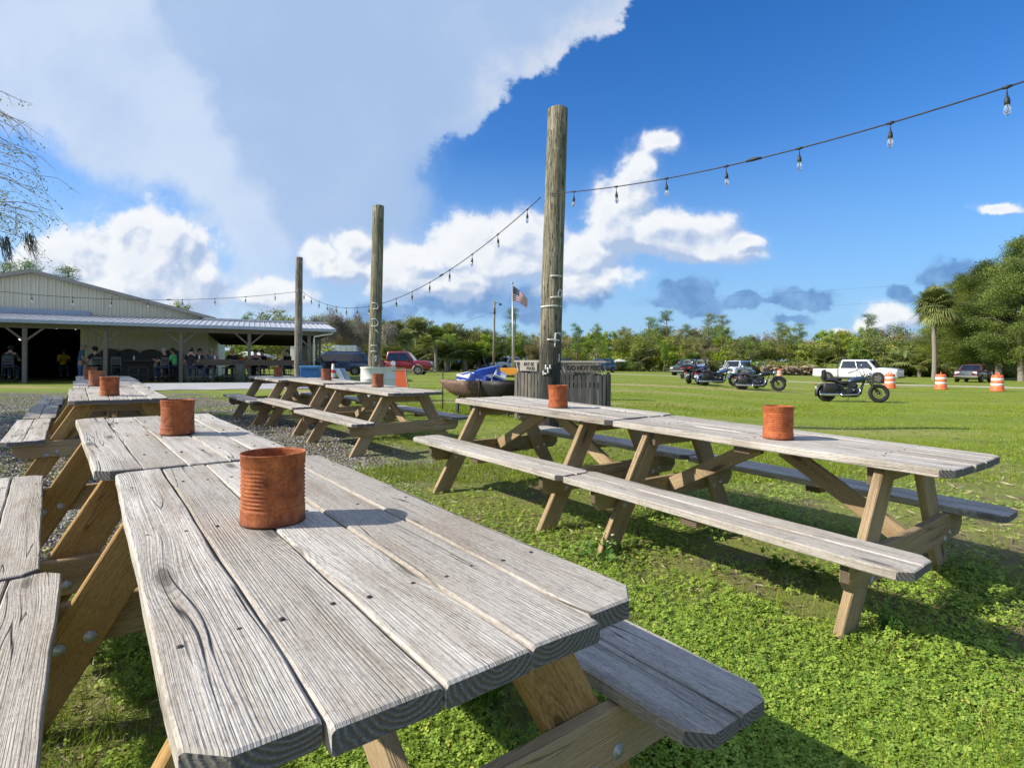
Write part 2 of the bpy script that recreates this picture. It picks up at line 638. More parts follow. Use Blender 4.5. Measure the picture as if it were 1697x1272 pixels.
    t.put(bn.inputs['Height'], hgt)
    t.l.new(bn.outputs[0], b.inputs['Normal'])
    return m


def endgrain(name, dark, light):
    m, t, b = mk(name)
    uv = t.new('ShaderNodeUVMap').outputs[0]
    n = t.noise(uv, 9., 3)
    d = t.vm('LENGTH', t.vm('ADD', t.vm('MULTIPLY', uv, (1, 1.15, 0)), (.0, -.055, 0)))
    r = t.m('SINE', t.m('MULTIPLY', t.m('ADD', d, t.m('MULTIPLY', n, .035)), 640.))
    f = t.noise(uv, 240., 2, .7)
    col = t.mix(t.mr(t.m('ADD', r, t.m('MULTIPLY', t.noise(uv, 55., 4, .7), 2.2)), .1, 2.3), dark, light)
    col = t.mix(t.mr(f, .35, .7, 0, .7), col, tuple(c * .45 for c in dark))
    col = t.mix(t.mr(t.noise(uv, 30., 4), .5, .75, 0, .6), col, (.14, .11, .085))
    t.put(b.inputs['Base Color'], col)
    b.inputs['Roughness'].default_value = .9
    bn = t.new('ShaderNodeBump')
    bn.inputs['Strength'].default_value = .6
    bn.inputs['Distance'].default_value = .003
    t.put(bn.inputs['Height'], t.m('ADD', r, f))
    t.l.new(bn.outputs[0], b.inputs['Normal'])
    return m


WOOD = wood('weathered_grey_wood', (.21, .185, .155), (.485, .445, .385), (.67, .63, .56), (.31, .255, .19))
END = endgrain('grey_end_grain', (.115, .11, .102), (.26, .25, .235))
NAIL = pm('dark_nail_heads', (.03, .028, .026), (.09, .075, .06), 90, .6, .5)
PINE = wood('treated_pine', (.17, .085, .026), (.42, .25, .085), (.56, .37, .15), (.30, .16, .04), .6, .7)
PINE2 = wood('greyed_pine', (.15, .095, .05), (.38, .265, .14), (.52, .39, .23), (.26, .19, .11), .6, .75, weather=(.45, .34, .20))
PEND = endgrain('pine_end_grain', (.12, .085, .05), (.26, .2, .13))
STEEL = pm('zinc_bolt', (.36, .37, .38), (.52, .53, .54), 40, .5, .45)


# ------------------------------------------------------------------ ground, road, slab
TH = -.919
UX, UY = math.cos(TH), math.sin(TH)          # along the table rows, towards the camera
VX, VY = -UY, UX                             # across the rows, to the right


def uv_of(x, y):
    return x * UX + y * UY, x * VX + y * VY


def ground_material():
    m, t, b = mk('ground')
    pos = t.new('ShaderNodeNewGeometry').outputs['Position']
    x, y, z = t.sep(pos)
    u = t.m('ADD', t.m('MULTIPLY', x, UX), t.m('MULTIPLY', y, UY))
    v = t.m('ADD', t.m('MULTIPLY', x, VX), t.m('MULTIPLY', y, VY))
    big = t.noise(pos, .22, 5, .6)
    med = t.noise(pos, 1.1, 6, .65)
    fine = t.noise(pos, 14, 5, .7)
    vfine = t.noise(pos, 70, 3, .6)
    dist = t.vm('LENGTH', pos)
    # lawn
    g1 = t.mix(t.mr(med, .32, .68), (.17, .235, .028), (.27, .32, .05))
    g1 = t.mix(t.mr(fine, .38, .72, 0, .8), g1, (.09, .145, .014))
    g1 = t.mix(t.mr(vfine, .52, .8, 0, .6), g1, (.32, .36, .10))
    tuft = t.noise(pos, 3.2, 7, .78)
    g1 = t.mix(t.mr(tuft, .42, .62, .55, 0), g1, (.105, .155, .018))
    # mown bands on the far lawn run across the view
    bands = t.noise(t.xyz(t.m('MULTIPLY', x, .02), t.m('MULTIPLY', y, .42)), 1., 3, .5)
    dry = t.noise(t.xyz(t.m('MULTIPLY', x, .05), t.m('MULTIPLY', y, .33), 4.), 1., 6, .65)
    dryc = t.mix(t.mr(fine, .3, .7), (.42, .32, .17), (.34, .29, .12))
    dm = t.m('MULTIPLY', t.mr(dry, .53, .66, 0, .75, smooth=True), t.mr(dist, 8, 14))
    g1 = t.mix(t.m('MULTIPLY', t.mr(bands, .42, .62), .35), g1, (.27, .33, .05))
    g1 = t.mix(dm, g1, dryc)
    strip = t.noise(t.xyz(t.m('MULTIPLY', x, .06), t.m('MULTIPLY', y, .5), 11.), 1., 5, .6)
    sy = t.m('SUBTRACT', y, t.m('ADD', t.m('MULTIPLY', t.m('SUBTRACT', strip, .5), 5.), 25.5))
    sm = t.m('MULTIPLY', t.mr(t.m('ABSOLUTE', sy), .5, 2.0, .8, 0, smooth=True), t.mr(x, -6, 2))
    sm = t.m('MULTIPLY', sm, t.mr(x, 14, 9))
    g1 = t.mix(t.m('MULTIPLY', sm, t.mr(med, .3, .6, .4, 1)), g1, (.42, .31, .18))
    mott = t.noise(pos, 5.5, 5, .65)
    g1 = t.mix(t.mr(mott, .52, .72, 0, .6), g1, t.mix(fine, (.22, .17, .075), (.40, .33, .16)))
    # bare soil
    soil = t.mix(fine, (.085, .06, .038), (.21, .165, .115))
    soil = t.mix(t.mr(t.vor(pos, 60, out=0), .0, .35, .6, 0), soil, (.36, .33, .28))
    near = t.mr(dist, 11, 5)
    sp = t.noise(pos, 1.7, 5, .65)
    soilm = t.mr(t.m('ADD', sp, t.m('MULTIPLY', t.m('SUBTRACT', near, 1.), .12)), .51, .62, 0, .7, smooth=True)
    col = t.mix(soilm, g1, soil)
    nearm = t.mr(dist, 10.5, 5.5, 0, .42)
    col = t.mix(t.m('MULTIPLY', nearm, t.mr(mott, .34, .60, .55, 1.)), col, soil)
    # gravel between and left of the table rows
    j = t.m('MULTIPLY', t.m('SUBTRACT', t.noise(pos, .9, 5, .65), .5), 2.4)
    ga = t.mr(t.m('ADD', u, j), -4.6, -5.8)
    ga = t.m('MULTIPLY', ga, t.mr(t.m('ADD', v, t.m('MULTIPLY', j, .7)), 3.3, 2.5))
    gb_ = t.m('MULTIPLY', t.mr(t.m('ADD', u, j), -3.4, -4.6), t.mr(t.m('ADD', v, j), 1.5, .7))
    ga = t.m('MAXIMUM', ga, gb_)
    ga = t.m('MULTIPLY', ga, t.mr(t.m('ADD', y, j), 17.5, 15.5))
    pebc = t.vor(pos, 34, 'F1', 1)
    pebd = t.vor(pos, 34, 'F1', 0)
    pr = t.sep(pebc)[0]
    peb = t.mix(pr, (.20, .185, .165), (.50, .47, .42))
    peb = t.mix(t.mr(pebd, .3, .62), peb, (.07, .058, .045))
    peb = t.mix(t.mr(med, .5, .7, 0, .6), peb, (.26, .21, .15))
    col = t.mix(ga, col, peb)
    # grass streaks in front of the porch
    st = t.noise(t.xyz(t.m('MULTIPLY', x, .25), t.m('MULTIPLY', y, 1.1), 2.), 1., 4, .6)
    sg = t.m('MULTIPLY', t.mr(st, .5, .58), t.m('MULTIPLY', t.mr(y, 8., 10.), t.mr(x, -4, -6)))
    col = t.mix(sg, col, g1)
    t.put(b.inputs['Base Color'], col)
    b.inputs['Roughness'].default_value = .95
    b.inputs['Specular IOR Level'].default_value = .1
    h = t.m('ADD', t.m('MULTIPLY', fine, .6), t.m('MULTIPLY', vfine, .35))
    h = t.m('ADD', h, t.m('MULTIPLY', t.m('MULTIPLY', t.m('SUBTRACT', .6, pebd), 1.4), ga))
    bn = t.new('ShaderNodeBump')
    bn.inputs['Strength'].default_value = .8
    bn.inputs['Distance'].default_value = .03
    t.put(bn.inputs['Height'], h)
    t.l.new(bn.outputs[0], b.inputs['Normal'])
    return m


def build_ground():
    nr, na = 190, 260
    rr = np.concatenate([[0.0], .3 * (1800 / .3) ** (np.arange(nr) / (nr - 1))])
    aa = np.linspace(0, 2 * np.pi, na, endpoint=False)
    mb = MB()
    mb.v.append((0, 0, g(0, .001)))
    for r in rr[1:]:
        xs, ys = r * np.sin(aa), r * np.cos(aa)
        zs = G(xs, ys)
        if r < 60:
            zs = zs + .012 * np.sin(xs * 2.1 + 1) * np.sin(ys * 1.7) * min(1, r / 3)
        mb.v += list(zip(xs, ys, zs))
    for k in range(na):
        mb.face((0, 1 + k, 1 + (k + 1) % na), 0, None, True)
    for i in range(nr - 1):
        a, b = 1 + i * na, 1 + (i + 1) * na
        for k in range(na):
            mb.face((a + k, b + k, b + (k + 1) % na, a + (k + 1) % na), 0, None, True)
    o = mb.build('ground', ground_material(), fix=False)
    tag(o, kind='structure')
    me = o.data
    if me.polygons[0].normal.z < 0:
        me.flip_normals()


build_ground()

SAND = pm('pale_sand', (.38, .33, .25), (.52, .46, .37), 3, .95, bump=.4)


def strip(name, pts, w, mat, z=.008):
    """ribbon on the ground: pts (x, y), w half widths"""
    mb = MB()
    L = []
    for i, p in enumerate(pts):
        a, b = Vector(pts[max(i - 1, 0)]), Vector(pts[min(i + 1, len(pts) - 1)])
        d = (b - a).normalized()
        nrm = Vector((-d.y, d.x))
        h = w[i] if hasattr(w, '__len__') else w
        for k in (-1, -.5, 0, .5, 1):
            q = Vector(p) + nrm * h * k
            mb.v.append((q.x, q.y, g(q.x, q.y) + z))
    for i in range(len(pts) - 1):
        for k in range(4):
            mb.face((i * 5 + k, i * 5 + k + 1, i * 5 + k + 6, i * 5 + k + 5), 0, None, True)
    o = mb.build(name, mat, fix=False)
    if o.data.polygons[0].normal.z < 0:
        o.data.flip_normals()
    return tag(o, kind='structure')


rp = [gat(px, d) for px, d in ((1000, 57), (1100, 53), (1200, 50), (1300, 46.5), (1400, 43), (1500, 40), (1600, 37.5), (1700, 35), (1800, 33), (1950, 31))]
rp2 = []
for i in range(len(rp) - 1):
    for k in range(4):
        p = rp[i].lerp(rp[i + 1], k / 4)
        rp2.append((p.x, p.y))
strip('road', rp2, [1.1 + .25 * math.sin(i * 1.3) + .02 * i for i in range(len(rp2))], SAND)

# building frame: e1 along the porch front to the right, e2 to the back
BO = Vector((-20.3, 22.0, 0))
E1 = Vector((11.53, 5.4, 0)).normalized()
E2 = Vector((-E1.y, E1.x, 0))
SLAB = .27


def B(s, b, z=0.):
    return BO + E1 * s + E2 * b + Vector((0, 0, z))


def s_at(px, b):
    """position along the front (metres) of photo column px at setback b"""
    a = (px - CX) / FPX
    o = BO + E2 * b
    return (a * o.y - o.x) / (E1.x - a * E1.y)


CONC = pm('old_concrete', (.30, .305, .31), (.44, .44, .43), 1.6, .9, bump=.25, detail=8)
mb = MB()
for (s0, s1, b0, b1, flat) in ((-12, s_at(520, 0), -.9, 14., 1), (s_at(225, -3), s_at(530, -3), -7.6, -.9, 0)):
    n = len(mb.v)
    ni, nj = 14, 12
    for i in range(ni + 1):
        for j in range(nj + 1):
            wob = 0 if flat else .25 * math.sin(i * 1.9 + j) * (j == 0)
            p = B(s0 + (s1 - s0) * i / ni, b0 + (b1 - b0) * j / nj + wob)
            mb.v.append((p.x, p.y, SLAB if flat else g(p.x, p.y) + .018))
    w_ = nj + 1
    for i in range(ni):
        for j in range(nj):
            k = n + i * w_ + j
            mb.face((k, k + w_, k + w_ + 1, k + 1))
    if flat:
        for i in range(ni):
            a, b = mb.v[n + i * w_], mb.v[n + (i + 1) * w_]
            mb.poly([a, b, (b[0], b[1], -.3), (a[0], a[1], -.3)])
        for j in range(nj):
            a, b = mb.v[n + ni * w_ + j], mb.v[n + ni * w_ + j + 1]
            mb.poly([a, b, (b[0], b[1], -.3), (a[0], a[1], -.3)])
tag(mb.build('pavement', CONC), kind='structure')


# ------------------------------------------------------------------ picnic tables
TL, TW, TC, BGAP, BW = 1.8657, .7364, .0438, .1437, .2844
TZ, BZ, TT = .7511, .4293, .0381


def board(mb, M, L, Wd, T, c=(0, 0, 0, 0), nseg=14, wob=.0015, r=.005, u0=None, u1=None, mat=0, emat=1, rng=random):
    """sawn board along local x, width y, thickness z (top at +T/2); c = corner cuts at (x0,-y) (x0,+y) (x1,-y) (x1,+y)"""
    u0 = -L / 2 if u0 is None else u0
    u1 = L / 2 if u1 is None else u1
    cm = max(c)
    vs = [-Wd / 2, -Wd / 2 + r]
    if max(c[0], c[2]) > 0:
        vs.append(-Wd / 2 + max(c[0], c[2]))
    if max(c[1], c[3]) > 0:
        vs.append(Wd / 2 - max(c[1], c[3]))
    vs += [Wd / 2 - r, Wd / 2]
    nv = len(vs)
    us = [0, .0] + [i / (nseg) for i in range(1, nseg)] + [1, 1]
    so, sv = rng.uniform(0, 40), rng.uniform(0, 40)
    ph = [rng.uniform(0, 6.28) for _ in range(4)]
    base = len(mb.v)
    nr = len(us)
    uvs = []
    for i, tt in enumerate(us):
        end = i == 0 or i == nr - 1
        for half in (1, -1):
            for j, v in enumerate(vs):
                a0 = u0 + max(0, c[0] - (v + Wd / 2), c[1] - (Wd / 2 - v))
                a1 = u1 - max(0, c[2] - (v + Wd / 2), c[3] - (Wd / 2 - v))
                if i == 1:
                    u = a0 + r
                elif i == nr - 2:
                    u = a1 - r
                else:
                    u = a0 + (a1 - a0) * tt
                zz = T / 2 - (r if j in (0, nv - 1) else 0) - (r * .8 if end else 0)
                e = wob * (math.sin(u * 7 + ph[0]) + .6 * math.sin(u * 19 + ph[1]))
                vv = v + (e if v > 0 else -e * .7) * (1 if j in (0, 1, nv - 2, nv - 1) else .3)
                z = half * zz + wob * .6 * math.sin(u * 5 + v * 20 + ph[2])
                mb.v.append(tuple(M @ Vector((u, vv, z))))
                uvs.append((u + so, v + sv, z))
    W2 = 2 * nv

    def F(idx, m, kind):
        q = []
        for k in idx:
            a = uvs[k - base]
            if kind == 's':
                q.append((a[0], a[1] + a[2]))
            elif kind == 'b':
                q.append((a[0], a[1] + .31))
            elif kind == 'e':
                q.append((a[1] - sv + (sv % .08) - .04, a[2] + so % .02))
            else:
                q.append((a[0], a[1]))
        mb.face(idx, m, q, False)
    for i in range(nr - 1):
        p, q = base + i * W2, base + (i + 1) * W2
        for j in range(nv - 1):
            F((p + j, q + j, q + j + 1, p + j + 1), mat, 't')
            F((p + nv + j, p + nv + j + 1, q + nv + j + 1, q + nv + j), mat, 'b')
        F((p, p + nv, q + nv, q), mat, 's')
        F((p + nv - 1, q + nv - 1, q + 2 * nv - 1, p + 2 * nv - 1), mat, 's')
    for i in (0, nr - 1):
        p = base + i * W2
        for j in range(nv - 1):
            F((p + j, p + j + 1, p + nv + j + 1, p + nv + j), emat, 'e')


def T3(x, y, z):
    return Matrix.Translation((x, y, z))


def frame(a, b, up):
    """matrix whose x axis runs a->b and z axis is near up, centred between"""
    a, b = Vector(a), Vector(b)
    x = (b - a).normalized()
    y = Vector(up).cross(x).normalized()
    z = x.cross(y)
    M = Matrix((x, y, z)).transposed().to_4x4()
    M.translation = (a + b) / 2
    return M, (b - a).length


def make_table(idx, x, y, th, dz, slope, cross=0., hi=False, jit=None, label=''):
    rng = random.Random(100 + idx)
    root = empty('picnic_table', (x, y, dz), 0, label, 'picnic table', 'weathered picnic tables standing in rows')
    root.rotation_euler = (Matrix.Rotation(th, 3, 'Z') @ Matrix.Rotation(-math.atan(slope), 3, 'Y') @ Matrix.Rotation(math.atan(cross), 3, 'X')).to_euler()
    ns = 22 if hi else 10
    w = TW / 5
    mb = MB()
    for k in range(5):
        j0, j1 = rng.uniform(-.012, .008), rng.uniform(-.008, .012)
        if jit:
            j0, j1 = jit[k]
        c = (TC if k == 0 else 0, TC if k == 4 else 0, TC if k == 0 else 0, TC if k == 4 else 0)
        M = T3(0, -TW / 2 + w * (k + .5), TZ - TT / 2 + rng.uniform(-.003, .0015)) @ Matrix.Rotation(rng.uniform(-.0012, .0012), 4, 'Z') @ Matrix.Rotation(rng.uniform(-.012, .012), 4, 'X')
        board(mb, M, TL, w - .0055, TT, c, ns, .0016, .0045, -TL / 2 + j0, TL / 2 + j1, rng=rng)
    if hi:
        for k in range(5):
            for xn in (-.62, 0, .62):
                for q in (-.28, .26):
                    cx_, cy_ = xn + rng.uniform(-.012, .012), -TW / 2 + w * (k + .5 + q + rng.uniform(-.05, .05))
                    mb.lathe([(.0001, .0006), (.0042, .0006), (.0048, 0), (.0048, -.006)], 9, T3(cx_, cy_, TZ + .0008), 2)
    mb.build('tabletop', [WOOD, END, NAIL], root)
    for sg in (-1, 1):
        mb = MB()
        bw = BW / 2
        for k in (0, 1):
            yc = sg * (TW / 2 + BGAP + bw * (k + .5))
            c = [0, 0, 0, 0]
            inner = (k == 0)
            outer_pos = (sg > 0) != inner
            if outer_pos:
                c[1] = c[3] = TC
            else:
                c[0] = c[2] = TC
            M = T3(0, yc, BZ - TT / 2 + rng.uniform(-.002, .001)) @ Matrix.Rotation(rng.uniform(-.012, .012), 4, 'X')
            board(mb, M, TL, bw - .006, TT, c, ns, .0016, .0045, -TL / 2 + rng.uniform(-.01, .008), TL / 2 + rng.uniform(-.008, .01), rng=rng)
        mb.build('bench_seat', [WOOD, END], root)
    LX = .655
    for sx in (-1, 1):
        for sy in (-1, 1):
            mb = MB()
            a, b = Vector((sx * LX, sy * .685, -.08)), Vector((sx * LX, sy * .225, TZ - TT - .002))
            M, L = frame(a, b, (sx, 0, 0))
            # board: width across the splay, thin along the table
            board(mb, M, L + .01, .14, .038, (0, 0, 0, 0), 8, .001, .004, rng=rng)
            leg = mb.build('leg', [PINE if idx in (0, 1, 2) else PINE2, PEND], root)
            for q in (-.035, .035):
                if not hi:
                    break
                mbb = MB()
                p = a.lerp(b, .455) + Vector((0, q * 1.1, q * .3))
                head = [(.0001, .0075), (.0055, .0075), (.0075, .006), (.008, .003), (.0185, .0022), (.0185, 0)]
                o1, o2 = (.0195, -.0575) if sx < 0 else (.0575, -.0195)
                prof = [(r, o1 + h) for r, h in head] + [(.005, o1 - .001), (.005, o2 + .001)] + [(r, o2 - h) for r, h in reversed(head)]
                mbb.lathe(prof, 12, T3(*p) @ Matrix.Rotation(R(90), 4, 'Y'))
                mbb.build('bolt', STEEL, leg)
        mb = MB()
        wy = TW / 2 + BGAP + BW - .06
        M, L = frame((sx * (LX + sx * 0 + .0385 * 1) if sx > 0 else -(LX + .0385), -wy, BZ - TT - .0705), ((LX + .0385) * sx, wy, BZ - TT - .0705), (sx, 0, 0))
        board(mb, M, L, .138, .038, (.05, 0, .05, 0) if sx > 0 else (0, .05, 0, .05), 10, .001, .004, rng=rng)
        mb.build('cross_beam', [PINE2, PEND], root)
        mb = MB()
        M, L = frame((sx * (LX - .0385), -.29, TZ - TT - .046), (sx * (LX - .0385), .29, TZ - TT - .046), (sx, 0, 0))
        board(mb, M, L, .088, .037, (0, 0, 0, 0), 5, .001, .003, rng=rng)
        mb.build('cleat', [PINE2, PEND], root)
        mb = MB()
        M, L = frame((sx * (LX + .01), sx * .022, BZ - TT - .06), (sx * .06, sx * .022, TZ - TT - .035), (0, 1, 0))
        board(mb, M, L, .088, .037, (0, 0, 0, 0), 6, .001, .003, rng=rng)
        mb.build('brace', [PINE2, PEND], root)
    mb = MB()
    M, L = frame((0, -.32, TZ - TT - .021), (0, .32, TZ - TT - .021), (0, 0, 1))
    board(mb, M, L, .088, .037, (0, 0, 0, 0), 5, .001, .003, rng=rng)
    mb.build('cleat', [PINE2, PEND], root)
    for sg in (-1, 1):
        mb = MB()
        yb = sg * (TW / 2 + BGAP)
        M, L = frame((0, yb + sg * .02, BZ - TT - .021), (0, yb + sg * (BW - .02), BZ - TT - .021), (0, 0, 1))
        board(mb, M, L, .088, .037, (0, 0, 0, 0), 4, .001, .003, rng=rng)
        mb.build('cleat', [PINE2, PEND], root)
    return root


def back(n, x, y):
    return (x - UX * n, y - UY * n)


N3 = (-4.06, 5.66)
N4 = back(1.9, *N3)
N5 = back(1.9, *N4)
TABLES = [
    # x, y, angle, base z, slope along, cross slope, label
    (-.5975, 1.5142, -.919, .005, -.009, .0016, 'nearest picnic table in front, bleached grey boards with a large rusty can'),
    (-1.817, 2.942, -.875, .046, -.026, 0, 'grey picnic table end to end behind the nearest one, deep cracks in its outer board'),
    (N3[0], N3[1], -.90, .117, -.02, 0, 'shaded picnic table near the porch, first of the far end-to-end run'),
    (N4[0], N4[1], -.90, .155, -.018, 0, 'middle picnic table of the far run leading to the porch'),
    (N5[0], N5[1], -.90, .19, -.016, 0, 'farthest picnic table of the run leading to the standing man'),
    (1.482, 3.2056, -.9194, .0226, -.03, -.0039, 'long grey picnic table on the lawn nearest the motorcycles, can near its middle'),
    (.315, 4.63, -.886, .086, -.027, 0, 'grey picnic table on the lawn in front of the slatted enclosure'),
    (-1.712, 7.18, -.864, .118, -.022, 0, 'picnic table on gravel with a bowed bench, in front of the white planter drums'),
    (-2.955, 8.743, -.88, .175, -.02, 0, 'picnic table on gravel standing between two others, before the blue van'),
    (-4.044, 9.83, -.884, .183, -.018, 0, 'far picnic table on gravel in front of the bar counter'),
]
J0 = [(.0, -.02), (-.006, .0), (.004, .002), (.006, .0), (.0, -.028)]
for i, a in enumerate(TABLES):
    make_table(i, a[0], a[1], a[2], a[3], a[4], a[5], hi=i in (0, 1, 2, 5, 6), jit=J0 if i == 0 else None, label=a[6])


# ------------------------------------------------------------------ rusty cans on the tables
def rust_mat(name, c1, c2, c3):
    m, t, b = mk(name)
    co = t.vm('ADD', t.new('ShaderNodeTexCoord').outputs['Object'], t.xyz(t.m('MULTIPLY', t.new('ShaderNodeObjectInfo').outputs['Random'], 30.), 0., 0.))
    z = t.sep(t.new('ShaderNodeTexCoord').outputs['Object'])[2]
    n1 = t.noise(co, 22, 8, .7)
    n2 = t.noise(co, 150, 4, .75)
    n3 = t.noise(co, 9, 4, .6)
    run = t.noise(t.vm('MULTIPLY', co, (60, 60, 5)), 1., 4, .6)
    col = t.ramp(n1, [(.32, c1), (.5, c2), (.66, c3)])
    col = t.mix(t.mr(n2, .5, .72, 0, .7), col, tuple(c * .3 for c in c1))
    col = t.mix(t.mr(n3, .55, .72, 0, .6), col, tuple(c * 1.15 for c in c3))
    col = t.mix(t.mr(run, .56, .74, 0, .55), col, tuple(c * .55 for c in c1))
    col = t.mix(t.mr(t.m('ADD', z, t.m('MULTIPLY', n1, .02)), .028, .012, 0, .6), col, tuple(c * .5 for c in c1))
    speck = t.mr(t.noise(co, 70, 2, .5), .73, .78, 0, .8)
    col = t.mix(speck, col, (.45, .33, .20))
    t.put(b.inputs['Base Color'], col)
    b.inputs['Roughness'].default_value = .72
    b.inputs['Metallic'].default_value = .15
    bn = t.new('ShaderNodeBump')
    bn.inputs['Strength'].default_value = .6
    bn.inputs['Distance'].default_value = .002
    t.put(bn.inputs['Height'], t.m('ADD', n1, n2))
    t.l.new(bn.outputs[0], b.inputs['Normal'])
    return m


RUST = rust_mat('rust', (.15, .04, .014), (.37, .10, .025), (.50, .165, .045))
RUST3 = rust_mat('bright_rust', (.22, .05, .016), (.42, .105, .028), (.52, .16, .045))
RUST2 = rust_mat('dry_rust', (.14, .045, .02), (.31, .10, .04), (.42, .17, .08))
DARKIN = pm('can_dirt', (.10, .07, .05), (.2, .15, .11), 60, .95)


def make_can():
    r, h = .0785, .178
    prof = [(.001, .003), (r - .006, .003), (r - .004, 0), (r + .0012, .0), (r + .0016, .004), (r, .007)]
    z = .012
    prof.append((r, .034))
    nrib = 11
    for k in range(nrib):
        z = .038 + k * .0098
        prof += [(r, z), (r - .0026, z + .0027), (r - .0034, z + .0049), (r - .0026, z + .0071)]
    prof += [(r, .148), (r, h - .006), (r + .0016, h - .004), (r + .0018, h - .001), (r + .0004, h), (r - .0015, h - .001), (r - .002, h - .006), (r - .003, .05), (r - .003, .02), (.001, .02)]
    mb = MB()
    mb.lathe(prof, 48)
    return mb


CANS = [  # px of centre, py of base, table index, label
    (454, 862, 0, 'large rusty ribbed can on the nearest table'),
    (295, 718.5, 1, 'rusty can on the second grey table, its shadow reaching the far edge'),
    (182, 655, 2, 'rusty can with pinholes on the shaded far table, largest of the three before the porch'),
    (160.5, 639.5, 3, 'rusty can between two others on the run of tables before the porch'),
    (150.5, 628, 4, 'rusty can next to the legs of the standing man, farthest on its run of tables'),
    (1290, 726, 5, 'bright rusty can alone on the long lawn table, open lawn behind it'),
    (925, 675, 6, 'rusty can in front of the slatted enclosure and tall post'),
    (626, 641, 7, 'rusty can in front of the white planter drums'),
    (541, 629.5, 8, 'rusty can beside the blue chest, in front of the van'),
    (461, 623.5, 9, 'rusty can in front of the bar counter, beside the grey post'),
]


def table_top_z(i, x, y):
    a = TABLES[i]
    u = (x - a[0]) * math.cos(a[2]) + (y - a[1]) * math.sin(a[2])
    v = -(x - a[0]) * math.sin(a[2]) + (y - a[1]) * math.cos(a[2])
    return a[3] + TZ + a[4] * u + a[5] * v


can0 = make_can().build('rusty_can', [RUST])
can_meshes = [can0.data]
for q in (1, 2, 3):
    me_ = can0.data.copy()
    rq = random.Random(q)
    dents = [(rq.uniform(0, 6.28), rq.uniform(.04, .15), rq.uniform(.002, .0065), rq.uniform(.018, .04)) for _ in range(5)]
    ov, oa = rq.uniform(.004, .022), rq.uniform(0, 3)
    for v in me_.vertices:
        r_0 = math.hypot(v.co.x, v.co.y)
        if r_0 > .06:
            a_ = math.atan2(v.co.y, v.co.x)
            k_ = 1 + ov * math.cos(2 * (a_ - oa)) * v.co.z / .178
            for da, dz_, dd0, dw in dents:
                dq = ((math.atan2(math.sin(a_ - da), math.cos(a_ - da)) * .078) ** 2 + (v.co.z - dz_) ** 2) / dw ** 2
                k_ -= dd0 / .078 * math.exp(-dq)
            v.co.x *= k_
            v.co.y *= k_
    can_meshes.append(me_)
for i, (px, py, ti, lab) in enumerate(CANS):
    c = can0 if i == 0 else can0.copy()
    if i:
        COL.objects.link(c)
        c.data = can_meshes[i % 4]
    zt = TABLES[ti][3] + TZ
    for _ in range(20):
        Yd = py - YH - .0052 * (px - CX)
        d = FPX * (EYE - zt) / Yd
        xx = (px - CX) / FPX * d
        zt = .5 * zt + .5 * table_top_z(ti, xx, d)
    c.location = (xx, d, zt + .0012)
    c.rotation_euler = (0, 0, i * 1.1)
    if i >= 2:
        c.material_slots[0].link = 'OBJECT'
        c.material_slots[0].material = RUST2 if i in (3, 4, 7, 8, 9) else (RUST3 if i in (5, 6) else RUST)
    tag(c, lab, 'can', 'rusty cans on the picnic tables')


# ------------------------------------------------------------------ wooden posts
def post_mat(name, a, b_, c, dirt=None):
    m, t, bs = mk(name)
    co = t.new('ShaderNodeTexCoord').outputs['Object']
    x, y, z = t.sep(co)
    s = t.vm('MULTIPLY', co, (38, 38, 1.6))
    n = t.noise(s, 1., 6, .65, .6)
    n2 = t.noise(t.vm('MULTIPLY', co, (5, 5, 1.3)), 1., 5, .6)
    col = t.ramp(n, [(.3, a), (.5, b_), (.68, c)])
    col = t.mix(t.mr(n2, .5, .72, 0, .6), col, (.17, .18, .11))
    ck = t.mr(t.m('ABSOLUTE', t.m('SUBTRACT', t.noise(t.vm('MULTIPLY', co, (19, 19, .8)), 1., 4, .6), .5)), 0, .02, 1, 0)
    kn = t.vor(t.vm('MULTIPLY', co, (2.6, 2.6, 1.3)), 1., 'F1', 0)
    col = t.mix(t.mr(kn, .03, .11, .85, 0, smooth=True), col, (.05, .04, .03))
    lich = t.noise(t.vm('MULTIPLY', co, (14, 14, 4)), 1., 6, .7)
    col = t.mix(t.mr(lich, .56, .68, 0, .6), col, tuple(q_ * 1.25 for q_ in c))
    col = t.mix(t.mr(lich, .44, .32, 0, .6), col, a)
    col = t.mix(t.m('MULTIPLY', ck, .8), col, (.03, .027, .022))
    if dirt:
        lo, hi, dc = dirt
        k = t.m('ADD', z, t.m('MULTIPLY', t.m('SUBTRACT', t.noise(t.vm('MULTIPLY', co, (7, 7, 2)), 1., 4), .5), 1.1))
        k = t.mr(k, hi, lo)
        col = t.mix(t.m('MULTIPLY', k, .92), col, dc)
    t.put(bs.inputs['Base Color'], col)
    bs.inputs['Roughness'].default_value = .9
    bn = t.new('ShaderNodeBump')
    bn.inputs['Strength'].default_value = 1.0
    bn.inputs['Distance'].default_value = .025
    t.put(bn.inputs['Height'], t.m('SUBTRACT', n, ck))
    t.l.new(bn.outputs[0], bs.inputs['Normal'])
    return m


CHALK = pm('white_paint_marks', (.55, .55, .52), (.72, .72, .68), 30, .8)


